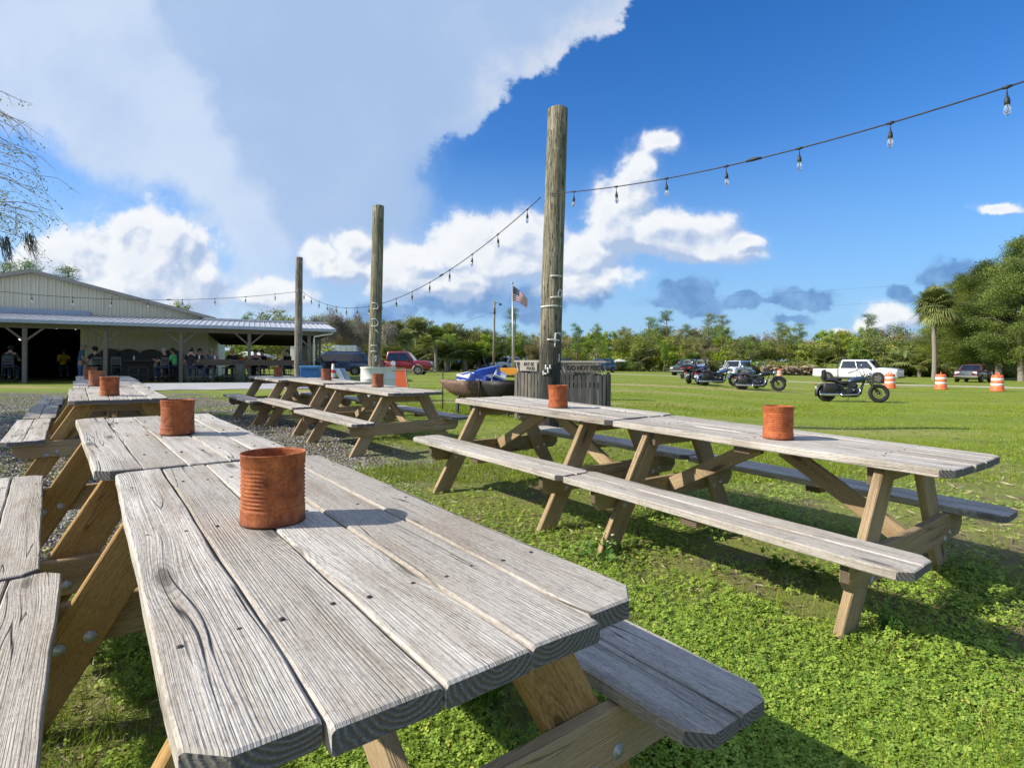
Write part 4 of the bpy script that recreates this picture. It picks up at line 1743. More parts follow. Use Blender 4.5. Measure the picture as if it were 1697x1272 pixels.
# bottle and cups on the bar
for px, b, col, lab in ((356, .3, WHITE, 'white squeeze bottle on the long bar'), (330, .25, WHITE, 'white cup on the long bar by the third post'), (222, 1.45, WHITE, 'white bottle on the black counter')):
    z = 1.125 if b < 1 else 1.087
    mb = MB()
    mb.lathe([(.001, 0), (.036, 0), (.038, .02), (.038, .12), (.03, .15), (.014, .17), (.013, .20), (.001, .205)], 12)
    o = mb.build('bottle', col)
    o.location = B(s_at(px, b), b, SLAB + z)
    tag(o, lab, 'bottle')

# ------------------------------------------------------------------ trailer-like food truck and things seen through the porch
REDP = pm('red_paint', (.42, .03, .025), (.48, .05, .04), 4, .35)
CREAM = pm('cream_wall', (.62, .58, .48), (.7, .66, .56), 3, .6)
o = empty('food_trailer', gat(416, 60), .1, 'low red and white trailer seen through the open porch', 'trailer')
mb = MB()
mb.box((0, 0, 1.0), (3.4, 2, 1.1))
mb.build('body', REDP, o, bevel=.08)
mb = MB()
mb.loft([[(-1.9 * k, -1.2 * k, z), (1.9 * k, -1.2 * k, z), (1.9 * k, 1.2 * k, z), (-1.9 * k, 1.2 * k, z)] for z, k in ((1.58, 1), (1.75, .97), (2.15, .35))], smooth=False)
mb.build('roof', WHITE, o)
for sx in (-.9, .9):
    mb = MB()
    mb.lathe([(.05, -.1), (.32, -.1), (.34, 0), (.32, .1), (.05, .1)], 16, T3(sx, -1.0, .33) @ Matrix.Rotation(R(90), 4, 'X'))
    mb.build('wheel', BLACKP, o)


# ------------------------------------------------------------------ vehicles
def paint(name, c, flake=.15):
    m = pm(name, c, tuple(min(1, q * 1.12 + .002) for q in c), 2.5, .32, flake, coat=.8)
    return m


GLASS = pm('dark_car_glass', (.008, .012, .016), (.02, .026, .032), 2, .04, 0, spec=.9)
TYRE = pm('tyre_rubber', (.012, .012, .012), (.025, .024, .022), 30, .85)
ALLOY = pm('alloy_rim', (.35, .36, .38), (.55, .56, .58), 20, .3, .9)
CHROME = pm('chrome', (.55, .57, .6), (.75, .76, .78), 20, .12, 1.)
LAMPW = pm('clear_headlamp', (.55, .58, .6), (.8, .82, .84), 20, .1)
LAMPR = pm('red_tail_lamp', (.35, .012, .01), (.5, .02, .015), 20, .2)
PLAST = pm('black_plastic', (.015, .015, .016), (.03, .03, .031), 20, .6)


def wheel(parent, x, y, r, w, rimm=ALLOY):
    side = 1 if y > 0 else -1
    M = T3(x, y, r) @ Matrix.Rotation(R(-90) * side, 4, 'X')
    root_ = None
    mb = MB()
    mb.lathe([(r * .60, -w / 2), (r * .93, -w / 2), (r, -w * .32), (r, w * .32), (r * .94, w / 2), (r * .62, w / 2), (r * .6, w * .3)], 24, M)
    wobj = mb.build('wheel', TYRE, parent)
    mb = MB()
    mb.lathe([(.001, w * .40), (r * .14, w * .40), (r * .16, w * .30), (r * .5, w * .26), (r * .57, w * .44), (r * .61, w * .44), (r * .61, 0)], 24, M)
    n = 5
    for k in range(n):
        an = 2 * math.pi * k / n
        a, b = M @ Vector((math.cos(an) * r * .12, math.sin(an) * r * .12, w * .40)), M @ Vector((math.cos(an) * r * .56, math.sin(an) * r * .56, w * .42))
        mb.bar(a, b, r * .12, r * .05, (0, 1, 0))
    mb.build('rim', rimm, wobj)


def ring(x, zb, zt, hw, k=.86, crown=.05):
    """closed cross section of a car body at station x"""
    h = zt - zb
    half = [(hw * .88, zb), (hw * .97, zb + h * .12), (hw, zb + h * .45), (hw * .985, zb + h * .72), (hw * .95, zt - min(.07, h * .12)), (hw * k, zt), (hw * .4, zt + crown * .7), ]
    pts = [(x, y, z) for y, z in half] + [(x, -y, z) for y, z in reversed(half)]
    return pts


def quad_part(name, pts, mat, parent, th=.012, off=0.):
    """thin plate from four corners, both sides mirrored when asked by caller"""
    p = [Vector(q) for q in pts]
    n = (p[1] - p[0]).cross(p[3] - p[0]).normalized()
    mb = MB()
    b = len(mb.v)
    for d in (off, off - th):
        for q in p:
            mb.v.append(tuple(q + n * d))
    k = len(p)
    mb.face(range(b, b + k))
    mb.face(list(reversed(range(b + k, b + 2 * k))))
    for i in range(k):
        mb.face((b + i, b + k + i, b + k + (i + 1) % k, b + (i + 1) % k))
    return mb.build(name, mat, parent)


def vehicle(loc, heading, label, kind, col, cat, L=4.7, Wd=1.85, H=1.7, wb=2.75, r=.34, hood=.98, belt=1.02, xs=None, cab=None, group=None, name=None, lower=None, rimm=ALLOY, open_door=False, badge=None):
    """x forward. xs: body stations (x, bottom, top); cab: (x rear base, x rear top, x front top, x front base)"""
    root = empty(name or kind, loc, heading, label, cat, group)
    hw = Wd / 2
    f, b_ = L / 2, -L / 2
    body = paint('paint_' + kind + str(len(bpy.data.materials)), col)
    pick = kind == 'pickup_truck'
    if xs is None:
        if kind == 'pickup_truck':
            xs = [(b_, .52, belt), (b_ + .06, .46, belt + .04), (b_ + .5, .42, belt + .06), (0, .40, belt + .05), (f - 1.75, .40, belt + .02), (f - 1.2, .40, hood + .12), (f - .5, .42, hood + .08), (f - .12, .45, hood), (f, .52, hood - .16)]
        elif kind == 'minivan':
            xs = [(b_, .48, .95), (b_ + .05, .38, belt - .03), (b_ + .4, .30, belt), (0, .26, belt - .02), (f - 1.3, .26, belt - .06), (f - .75, .28, hood + .02), (f - .25, .30, hood - .10), (f - .04, .34, hood - .25), (f, .42, hood - .4)]
        else:
            xs = [(b_, .50, .92), (b_ + .05, .40, belt - .03), (b_ + .35, .32, belt), (0, .28, belt - .02), (f - 1.45, .28, belt - .04), (f - .8, .30, hood + .03), (f - .25, .32, hood - .06), (f - .04, .36, hood - .2), (f, .45, hood - .34)]
    mb = MB()
    R_ = []
    for i, (x, zb, zt) in enumerate(xs):
        e = .84 if i in (0, len(xs) - 1) else (.945 if i in (1, len(xs) - 2) else (.985 if i in (2, len(xs) - 3) else 1))
        R_.append(ring(x, zb, zt, hw * e, crown=.03))
    if pick:
        # open load bed: the body behind the cab is cut down to a tub
        xb = cab[0] - .08
        tub = [q for q in xs if q[0] < xb]
        R2 = [ring(x, zb, zt - .02, hw * (.96 if i < 1 else 1), k=.93, crown=-.45) for i, (x, zb, zt) in enumerate(tub)]
        mb.loft(R2 + [ring(xb, .40, belt + .04, hw, k=.93, crown=-.45)])
        R_ = [ring(xb + .03, .40, belt + .05, hw, crown=.03)] + [q for q, s in zip(R_, xs) if s[0] > xb + .1]
    mb.loft(R_)
    mb.build('body', body, root, bevel=.02, seg=1)
    # cabin
    x0, x1, x2, x3 = cab
    zb_, zt_ = belt - .04, H
    wb_, wr = hw * .955, hw * .76
    mb = MB()

    def cr(t, g_=0.):
        xa, xc = x0 + (x1 - x0) * t + g_, x3 + (x2 - x3) * t - g_
        w = wb_ + (wr - wb_) * t - g_
        z = zb_ + (zt_ - zb_) * t
        return [(xa, -w * .94, z), (xa + .08, -w, z), (xc - .10, -w, z), (xc, -w * .86, z), (xc + .03, 0, z), (xc, w * .86, z), (xc - .10, w, z), (xa + .08, w, z), (xa, w * .94, z), (xa - .02, 0, z)]
    top = [(x, y, zt_ + .025 - abs(y) * .03) for x, y, z in cr(1, .10)]
    mb.loft([cr(0), cr(.5), cr(.92), [(x, y, z - .012) for x, y, z in cr(1, .03)], top])
    mb.build('cabin', body, root, bevel=.012, seg=1)

    def side(t, x, sg, o=.008):
        w = wb_ + (wr - wb_) * t
        return (x, sg * (w + o), zb_ + (zt_ - zb_) * t)

    def edge(t, which):
        return x0 + (x1 - x0) * t if which == 0 else x3 + (x2 - x3) * t
    ta, tb = .12, .86
    m1 = .12
    span0, span1 = edge(ta, 0) + m1, edge(ta, 1) - m1 * 1.6
    u0, u1 = edge(tb, 0) + m1, edge(tb, 1) - m1 * 1.2
    cuts = [0, .52, 1] if pick else ([0, .3, .64, 1] if kind in ('minivan', 'suv') else [0, .5, 1])
    for sg in (-1, 1):
        for a, b in zip(cuts[:-1], cuts[1:]):
            ga, gb2 = (a + .012 if a > 0 else 0), (b - .012 if b < 1 else 1)
            lo = [span0 + (span1 - span0) * q for q in (ga, gb2)]
            hi = [u0 + (u1 - u0) * q for q in (ga, gb2)]
            mid0, mid1 = lo, hi
            pts = [side(ta, lo[0], sg), side(ta, lo[1], sg), side(tb, hi[1], sg), side(tb, hi[0], sg)]
            if sg > 0:
                pts.reverse()
            quad_part('side_window', pts, GLASS, root, .02, .004)
        # mirror, door handles and seams
        mb = MB()
        mb.box((edge(.15, 1) - .35, sg * (hw + .09), belt + .06), (.12, .2, .15))
        mb.build('mirror', body if not pick else PLAST, root, bevel=.02)
        for k in (0, 1):
            mb = MB()
            mb.box((span0 + (span1 - span0) * (cuts[-2] - .08 if k == 0 else .97 - .0) - (.0 if k == 0 else .12) * 1, sg * (hw + .004), belt - .1), (.16, .02, .035))
            if k == 0 or not pick:
                mb.build('door_handle', PLAST if pick else body, root)
        for xq in (span0 + (span1 - span0) * cuts[-2], span1 + .1):
            mb = MB()
            mb.box((xq, sg * (hw - .002), (.4 + belt) / 2), (.014, .012, belt - .5))
            mb.build('door_seam', PLAST, root)
        if kind != 'sedan':
            mb = MB()
            mb.box((0, sg * (hw - .015), .40 if pick else .34), (wb - 2.3 * r, .05, .12))
            mb.build('sill', lower or PLAST, root, bevel=.02)
        if kind in ('suv', 'minivan'):
            mb = MB()
            mb.bar((x1 + .2, sg * wr * .86, zt_ + .05), (x2 - .2, sg * wr * .86, zt_ + .05), .035, .04)
            mb.build('roof_rail', PLAST, root)
    wf = [(edge(.10, 1) + .012, -wb_ * .80), (edge(.10, 1) + .012, wb_ * .80), (edge(.9, 1) + .012, wr * .84), (edge(.9, 1) + .012, -wr * .84)]
    zq = [zb_ + (zt_ - zb_) * t for t in (.10, .10, .9, .9)]
    quad_part('windscreen', [(a + (.024 if abs(a) >= 0 else 0), y, z) for (a, y), z in zip(wf, zq)], GLASS, root, .03, .012)
    wr_ = [(edge(.25, 0) - .004, wb_ * .80), (edge(.25, 0) - .004, -wb_ * .80), (edge(.88, 0) - .004, -wr * .84), (edge(.88, 0) - .004, wr * .84)]
    zq = [zb_ + (zt_ - zb_) * t for t in (.25, .25, .88, .88)]
    quad_part('rear_window', [(a - .02, y, z) for (a, y), z in zip(wr_, zq)], GLASS, root, .03, .012)
    # wheel openings and wheels
    xo = .12 if pick else .05
    for sx in (-1, 1):
        xw = sx * wb / 2 + (xo if not pick else -.05)
        for sg in (-1, 1):
            mb = MB()
            M = T3(xw, sg * (hw - .10), r * 1.02) @ Matrix.Rotation(R(-90) * sg, 4, 'X')
            mb.lathe([(.001, 0), (r * 1.17, 0), (r * 1.17, .104), (r * 1.02, .106), (.001, .106)], 24, M)
            mb.build('wheel_arch', lower or PLAST, root)
            wheel(root, xw, sg * (hw - .09), r, .24, rimm)
    if pick:
        for sg in (-1, 1):
            mb = MB()
            mb.box((cab[0] - .03, sg * (hw - .004), (.45 + belt) / 2), (.035, .03, belt - .48))
            mb.build('bed_gap', PLAST, root)
            mb = MB()
            mb.box(((b_ + cab[0]) / 2 + .02, sg * hw * .93, belt + .045), (cab[0] - b_ - .25, .07, .03))
            mb.build('bed_rail_cap', PLAST, root)
    # lamps, grille, bumpers, plates
    zf = hood - .2 if not pick else hood - .12
    for sg in (-1, 1):
        mb = MB()
        mb.box((f - .12, sg * hw * .66, zf), (.2, hw * .38, .15 if not pick else .22), Matrix.Rotation(-sg * .18, 3, 'Z'))
        mb.build('headlamp', LAMPW, root, bevel=.03)
        mb = MB()
        mb.box((b_ + .06, sg * hw * .84, belt - .14), (.16, hw * .2, .34 if kind != 'sedan' else .18))
        mb.build('tail_lamp', LAMPR, root, bevel=.03)
    mb = MB()
    mb.box((f - .012, 0, zf - .02), (.08, hw * .92, .2 if not pick else .34))
    for k in range(4):
        mb.box((f + .028, 0, zf - .09 + k * .05), (.012, hw * .9, .015))
    mb.build('grille', PLAST if not pick else CHROME, root)
    mb = MB()
    mb.box((f - .02, 0, .50 if pick else .44), (.2, hw * 1.84, .18))
    mb.build('bumper', (CHROME if pick else body) if lower is None else lower, root, bevel=.04)
    mb = MB()
    mb.box((b_ + .02, 0, .55 if pick else .5), (.18, hw * 1.8, .18))
    mb.build('bumper', CHROME if pick else body, root, bevel=.04)
    mb = MB()
    mb.box((b_ - .055, 0, .78), (.012, .32, .16))
    mb.build('licence_plate', WHITE, root)
    mb = MB()
    mb.box((0, 0, .36), (L * .82, hw * 1.5, .16))
    mb.build('underbody', PLAST, root)
    return root


SUVC = (-2.15, -1.75, .55, 1.25)
WH, MAROON, SILV = (.72, .72, .71), (.22, .012, .022), (.42, .44, .45)
vg = 'vehicles parked on the grass'


def head(dx_, dy_):
    return math.atan2(dy_, dx_)


def hv(px, deg):
    """heading seen from the camera at photo column px: 0 = facing right, 90 = facing us, 180 = facing left"""
    v = Vector(((px - CX) / FPX, 1)).normalized()
    r_ = Vector((v.y, -v.x))
    d_ = r_ * math.cos(R(deg)) - v * math.sin(R(deg))
    return math.atan2(d_.y, d_.x)


v = vehicle(gat(556, 42.5), hv(556, 184), 'dark blue minivan with its side door open, beside the porch', 'minivan', (.02, .05, .14), 'minivan', 5.1, 1.98, 1.75, 3.05, .34, .98, 1.02, cab=(-2.48, -2.15, .75, 1.72), group=vg)
mb = MB()
mb.box((.30, .972, .74), (.72, .05, .62))
mb.build('door_opening_shade', DARK, v)  # dark panel on the body, painting in the shade inside the open door
mb = MB()
mb.box((-.72, 1.0, .74), (.86, .05, .60))
mb.build('sliding_door', [c_ for c_ in v.children if c_.name.startswith('body')][0].data.materials[0], v, bevel=.03)
v = vehicle(gat(662, 47), hv(662, 12), 'dark red pickup truck with beige lower trim, behind the middle post', 'pickup_truck', MAROON, 'pickup truck', 5.75, 2.0, 1.93, 3.55, .40, 1.08, 1.12, cab=(-1.0, -.85, .75, 1.42), group=vg, lower=pm('beige_trim', (.30, .25, .18), (.36, .30, .22), 8, .5))
mb = MB()
mb.lathe([(.001, 0), (.22, 0), (.22, .012), (.001, .012)], 20, T3(-.32, -.997, .93) @ Matrix.Rotation(R(90), 4, 'X'), smooth=False)
mb.build('door_emblem', pm('pale_blue_decal', (.5, .58, .66), (.6, .68, .75), 3, .4), v)
o = empty('cargo_load', gat(656, 47) + Vector((-1.95, .25, .72)), hv(662, 12), 'pale grey crates and gear piled in the red pickup bed', 'cargo')
for q, (x, y, z, a, b, c) in enumerate(((-.3, -.2, .28, .8, .7, .55), (.45, 0, .36, .5, .7, .72), (.15, .1, .82, .4, .3, .42), (.52, -.25, .92, .3, .3, .5))):
    mb = MB()
    mb.box((x, y, z), (a, b, c), Matrix.Rotation(.3 * q, 3, 'Z'), taper=.9)
    mb.build('crate', pm('pale_grey_box%d' % q, (.36, .37, .37), (.5, .5, .49), 8, .6), o, bevel=.03)
vehicle(gat(612, 56), hv(612, 186), 'silver sedan half hidden behind the middle post and the minivan', 'sedan', SILV, 'car', 4.7, 1.8, 1.45, 2.75, .32, .88, .92, cab=(-1.85, -1.15, .35, 1.15), group=vg)
vehicle(gat(742, 86), hv(742, 205), 'dark SUV in the shade of the trees, left of the leaning pole', 'suv', (.012, .014, .016), 'car', 4.6, 1.85, 1.72, 2.7, .35, 1.0, 1.05, cab=SUVC, group=vg)
vehicle(gat(806, 80), hv(806, 118), 'grey crossover facing out, left of the utility pole', 'suv', (.10, .115, .12), 'car', 4.6, 1.85, 1.66, 2.7, .35, 1.0, 1.03, cab=SUVC, group=vg)
vehicle(gat(845, 77), hv(845, 138), 'silver pickup truck with a tall grille behind the flagpole', 'pickup_truck', (.42, .46, .49), 'pickup truck', 6.0, 2.03, 2.0, 3.7, .42, 1.2, 1.2, cab=(-1.25, -1.1, .75, 1.42), group=vg)
vehicle(gat(935, 84), hv(935, 178), 'navy pickup truck behind the thick post and the enclosure', 'pickup_truck', (.012, .018, .04), 'pickup truck', 5.8, 2.0, 1.88, 3.6, .40, 1.1, 1.12, cab=(-1.0, -.85, .75, 1.42), group=vg)
vehicle(gat(996, 72), hv(996, 125), 'steel blue SUV behind the right end of the slatted enclosure', 'suv', (.05, .085, .16), 'car', 4.7, 1.88, 1.7, 2.75, .36, 1.0, 1.05, cab=SUVC, group=vg)
vehicle(gat(1068, 112), head(1, .2), 'small dark red car far off at the wood edge', 'sedan', (.16, .015, .015), 'car', 4.5, 1.8, 1.45, 2.7, .32, .9, .94, cab=(-1.85, -1.2, .35, 1.1), group=vg)
vehicle(gat(1089, 108), head(1, -.3), 'small silver car far off beside the dark red car', 'sedan', (.35, .3, .3), 'car', 4.5, 1.8, 1.45, 2.7, .32, .9, .94, cab=(-1.85, -1.2, .35, 1.1), group=vg)
vehicle(gat(1143, 58), hv(1143, 122), 'dark grey SUV facing out behind the touring motorcycle', 'suv', (.03, .04, .048), 'car', 4.75, 1.9, 1.72, 2.8, .36, 1.0, 1.05, cab=SUVC, group=vg)
vehicle(gat(1220, 62), hv(1220, 113), 'white SUV with bluish side windows behind the motorcycles', 'suv', (.62, .64, .66), 'car', 4.75, 1.9, 1.76, 2.8, .36, 1.02, 1.06, cab=SUVC, group=vg)
vehicle(gat(1420, 46.5), hv(1420, 19), 'long white crew-cab pickup truck behind the chopper motorcycle', 'pickup_truck', WH, 'pickup truck', 6.25, 2.0, 1.9, 3.8, .42, 1.12, 1.14, cab=(-1.05, -.9, 1.05, 1.75), group=vg, rimm=pm('dull_rim', (.12, .12, .12), (.25, .25, .25), 9, .5, .6))
vehicle(gat(1613, 50), hv(1613, 102), 'dark red low pickup facing out under the cedar, between two barrels', 'pickup_truck', (.10, .022, .02), 'pickup truck', 5.0, 1.85, 1.58, 3.0, .36, .96, .98, cab=(-.7, -.55, .6, 1.2), group=vg)
vehicle(gat(1343, 100), hv(1343, 95), 'small blue car far off in front of a white box trailer', 'sedan', (.10, .16, .24), 'car', 4.2, 1.75, 1.42, 2.6, .31, .88, .92, cab=(-1.75, -1.1, .35, 1.05), group=vg)


def box_trailer(loc, rz, label, L, Wd, H, col, name='box_trailer'):
    o = empty(name, loc, rz, label, 'trailer')
    mb = MB()
    mb.box((0, 0, .55 + H / 2), (L, Wd, H))
    mb.build('body', col, o, bevel=.06)
    mb = MB()
    for x in np.arange(-L / 2 + .4, L / 2 - .2, .55):
        mb.box((x, -Wd / 2 - .006, .55 + H / 2), (.03, .012, H - .2))
    mb.build('side_rib', TRIM, o)
    mb = MB()
    mb.box((L * .12, -Wd / 2 - .01, .55 + H * .46), (.8, .02, H * .84))
    mb.build('door', FASC, o)
    mb = MB()
    mb.box((0, 0, .50), (L * 1.02, Wd * .9, .12))
    mb.build('chassis', PLAST, o)
    for x in (-.45, .45):
        for sg in (-1, 1):
            wheel(o, x, sg * (Wd / 2 - .05), .34, .22)
    mb = MB()
    mb.box((0, -.2, .55 + H + .1), (.5, .5, .2), taper=.8)
    mb.build('roof_vent', WHITE, o)
    return o


box_trailer(gat(541, 55), .06, 'white enclosed box trailer parked behind the blue minivan', 6.3, 2.2, 2.15, WHITE)
box_trailer(gat(1343, 106), 1.2, 'small white box trailer far off at the wood edge', 3.0, 1.9, 1.8, WHITE)

# white canopy tent and crates far off beside the steel blue SUV
o = empty('canopy_tent', gat(1027, 96), .1, 'small white canopy tent far off beside the steel blue SUV', 'tent')
mb = MB()
mb.loft([[(-1.1, -1.1, 1.55), (1.1, -1.1, 1.55), (1.1, 1.1, 1.55), (-1.1, 1.1, 1.55)], [(-1.1, -1.1, 1.72), (1.1, -1.1, 1.72), (1.1, 1.1, 1.72), (-1.1, 1.1, 1.72)], [(-.2, -.2, 2.1), (.2, -.2, 2.1), (.2, .2, 2.1), (-.2, .2, 2.1)]], smooth=False)
mb.build('canopy', WHITE, o)
for x in (-1, 1):
    for y in (-1, 1):
        mb = MB()
        mb.tube([(x, y, 0), (x, y, 1.58)], .03, 6)
        mb.build('leg', ALLOY, o)
CRATE = pm('raw_crate_wood', (.42, .27, .12), (.55, .38, .2), 5, .8)
for i, (px, w) in enumerate(((1030, .9), (1041, 1.6))):
    o = empty('wooden_crate', gat(px, 97 + i), .1, ['small square wooden crate beside the white tent', 'long wooden crate right of the square crate by the tent'][i], 'crate')
    mb = MB()
    for k in range(4):
        mb.box((0, -.4, .12 + k * .22), (w, .03, .19))
        mb.box((0, .4, .12 + k * .22), (w, .03, .19))
        mb.box((w / 2 - .015, 0, .12 + k * .22), (.03, .76, .19))
        mb.box((-w / 2 + .015, 0, .12 + k * .22), (.03, .76, .19))
    mb.box((0, 0, .84), (w * .98, .76, .04))
    for x in (-w / 2 + .05, w / 2 - .05):
        for y in (-.43, .43):
            mb.box((x, y, .43), (.08, .03, .86))
    mb.build('slats', CRATE, o)


# ------------------------------------------------------------------ motorcycles
DKCH = pm('smoked_chrome', (.05, .052, .056), (.16, .165, .17), 26, .22, 1.)
ENGB = pm('black_engine_enamel', (.012, .012, .013), (.05, .05, .052), 30, .35, .3)
def motorcycle(loc, rz, label, tank, kind, lean=-.12):
    """x forward; wheels on the ground, leaning on its stand"""
    root = empty('motorcycle', loc, rz, label, 'motorcycle', 'motorcycles parked on the lawn')
    root.rotation_euler = (lean, 0, rz)
    P_ = paint('tank_paint' + str(len(bpy.data.materials)), tank, .3)
    chop = kind == 'chopper'
    wbx = .86 if chop else .80
    rf, rr = (.33, .31)

    def wh(name, x, r, w):
        mb = MB()
        M = T3(x, 0, r) @ Matrix.Rotation(R(90), 4, 'X')
        ring_ = [(r - w / 2 + math.cos(a) * w / 2, math.sin(a) * w / 2) for a in np.linspace(0, 2 * math.pi, 13)]
        mb.lathe(ring_, 30, M)
        o = mb.build(name, TYRE, root)
        mb = MB()
        mb.tube([(x + math.cos(a) * (r - w * .98), 0, r + math.sin(a) * (r - w * .98)) for a in np.linspace(0, 2 * math.pi, 28, endpoint=False)], .017, 6, closed=True)
        mb.lathe([(.001, -.07), (.04, -.07), (.05, -.04), (.035, 0), (.05, .04), (.04, .07), (.001, .07)], 14, M)
        for k in range(18):
            a = 2 * math.pi * k / 18
            mb.bar((x + math.cos(a) * .04, .03 * (-1) ** k, r + math.sin(a) * .04), (x + math.cos(a + .25) * (r - w), 0, r + math.sin(a + .25) * (r - w)), .006, .006)
        mb.lathe([(.11, -.055), (.125, -.05), (.11, -.045)], 20, M)
        mb.build('rim', DKCH, o)
    wh('wheel', wbx, rf, .13 if chop else .15)
    wh('wheel', -.78, rr, .20)
    # fork
    hx, hz = (.46, .92) if chop else (.50, .90)
    for sg in (-1, 1):
        mb = MB()
        mb.tube([(wbx, sg * .10, rf), (hx + .02, sg * .10, hz)], [.028, .022], 8)
        mb.build('fork', DKCH, root)
    mb = MB()
    pts = [(.44, 0, .80), (.30, 0, .42), (.20, 0, .20), (-.25, 0, .20), (-.45, 0, .36), (-.35, 0, .62), (.05, 0, .72), (.44, 0, .82)]
    for y in (-.11, .11):
        mb.tube([(x, y * (1 if z < .7 else .5), z) for x, y_, z in pts], .019, 7)
    mb.tube([(-.42, .12, .36), (-.78, .12, rr)], .02, 6)
    mb.tube([(-.42, -.12, .36), (-.78, -.12, rr)], .02, 6)
    mb.tube([(-.5, .10, .58), (-.78, .13, rr)], .022, 6)
    mb.tube([(-.5, -.10, .58), (-.78, -.13, rr)], .022, 6)
    mb.build('frame', BLACKP, root)
    # engine: V-twin
    mb = MB()
    for an in (.38, -.38):
        dirv = Vector((math.sin(an), 0, math.cos(an)))
        for k in range(8):
            c = Vector((.06, 0, .36)) + dirv * (.08 + k * .024)
            Mx = Matrix.Translation(c) @ Matrix.Rotation(an, 4, 'Y')
            mb.lathe([(.001, -.007), (.085 - .002 * k, -.007), (.085 - .002 * k, .007), (.001, .007)], 14, Mx)
        mb.tube([Vector((.06, 0, .36)), Vector((.06, 0, .36)) + dirv * .30], .06, 10)
    mb.build('cylinder_fins', DKCH, root)
    mb = MB()
    mb.lathe([(.001, -.15), (.12, -.15), (.15, -.11), (.15, .11), (.12, .15), (.001, .15)], 18, T3(.08, 0, .33) @ Matrix.Rotation(R(90), 4, 'X'))
    mb.box((-.14, 0, .33), (.26, .24, .18))
    mb.build('crankcase', ENGB, root, bevel=.01)
    mb = MB()
    mb.lathe([(.001, -.21), (.085, -.21), (.10, -.18), (.09, -.13)], 18, T3(.09, 0, .56) @ Matrix.Rotation(R(90), 4, 'X'))
    mb.build('air_cleaner', CHROME, root)
    mb = MB()
    mb.box((-.02, 0, .62), (.34, .22, .20))
    mb.box((.06, 0, .38), (.44, .30, .22))
    mb.box((-.36, 0, .48), (.26, .24, .30))
    mb.tube([(-.30, -.15, .40), (-.30, .15, .40)], .085, 12)
    mb.box((.30, 0, .40), (.07, .20, .26), Matrix.Rotation(.25, 3, 'Y'))
    mb.build('engine_side', ENGB, root, bevel=.015)
    for sg in (-1, 1):
        mb = MB()
        mb.tube([(.34 if not chop else .36, sg * .05, .95), (.28, sg * .10, .80), (.12, sg * .13, .60), (.02, sg * .12, .46)], .008, 5)
        mb.tube([(.40, sg * .12, 1.0), (.52, sg * .08, .80), (.5, sg * .05, .70)], .007, 5)
        mb.build('control_cable', PLAST, root)
    # exhausts on the right side
    for k in (0, 1):
        mb = MB()
        z1 = .24 + k * .07
        mb.tube([(.16 - k * .22, -.10, .52), (.26 - k * .2, -.17, .42), (.16 - k * .2, -.18, z1 + .02), (-.2, -.19, z1), (-.4, -.19, z1)], .022, 8)
        mb.tube([(-.38, -.19, z1), (-.46, -.19, z1), (-1.02, -.20, z1 + .01), (-1.05, -.20, z1 + .01)], [.03, .052, .055, .042], 10)
        mb.build('exhaust_pipe', CHROME if k == 0 else DKCH, root)
    # tank, seat, fenders
    mb = MB()
    R2 = []
    for x, w, h, z in ((.48, .06, .06, .81), (.40, .13, .13, .81), (.22, .17, .165, .79), (.04, .15, .14, .76), (-.08, .09, .08, .73), (-.13, .04, .04, .71)):
        R2.append([(x, w * math.cos(a), z + h * (.75 if math.sin(a) > 0 else .6) * math.sin(a)) for a in np.linspace(0, 2 * math.pi, 16, endpoint=False)])
    mb.loft(R2)
    mb.build('fuel_tank', P_, root)
    mb = MB()
    mb.tube([(.30, 0, .885), (.06, 0, .84)], [.035, .02], 8)
    mb.build('tank_console', CHROME, root)
    mb = MB()
    R2 = []
    for x, w, t_, z in ((-.06, .06, .04, .70), (-.14, .16, .075, .67), (-.32, .20, .085, .66), (-.42, .17, .09, .71), (-.50, .15, .085, .77), (-.74, .13, .075, .79), (-.84, .08, .04, .78)):
        R2.append([(x, w * math.cos(a), z + t_ * math.sin(a)) for a in np.linspace(0, 2 * math.pi, 14, endpoint=False)])
    mb.loft(R2)
    mb.build('seat', pm('black_leather', (.012, .012, .012), (.03, .03, .03), 16, .45), root)

    def fender(cx_, r, w, a0, a1, mat, name_):
        mb = MB()
        R3 = []
        for a in np.linspace(a0, a1, 14):
            c = Vector((cx_ + math.cos(a) * r, 0, (rf if cx_ > 0 else rr) + math.sin(a) * r))
            n_ = Vector((math.cos(a), 0, math.sin(a)))
            R3.append([tuple(c + n_ * o + Vector((0, y, 0))) for y, o in ((-w, -.07), (-w * .95, -.01), (-w * .5, .02), (w * .5, .02), (w * .95, -.01), (w, -.07), (w * .8, -.04), (-w * .8, -.04))])
        mb.loft(R3)
        mb.build(name_, mat, root)
    fender(-.78, rr + .035, .115, R(25), R(200), P_ if kind != 'chopper' else BLACKP, 'rear_fender')
    if not chop:
        fender(wbx, rf + .035, .08, R(20), R(170), P_, 'front_fender')
    # handlebar
    hb = MB()
    if chop:
        for sg in (-1, 1):
            hb.tube([(.40, 0, .92), (.40, sg * .12, .95), (.34, sg * .26, 1.14), (.26, sg * .31, 1.17), (.10, sg * .38, 1.10)], .014, 7)
            hb.tube([(.16, sg * .36, 1.125), (.04, sg * .405, 1.075)], .021, 7)
    else:
        for sg in (-1, 1):
            hb.tube([(.42, 0, .93), (.42, sg * .15, 1.0), (.34, sg * .32, 1.03), (.18, sg * .40, 1.0)], .014, 7)
            hb.tube([(.24, sg * .38, 1.01), (.12, sg * .42, .985)], .021, 7)
    hb.build('handlebar', DKCH if not chop else BLACKP, root)
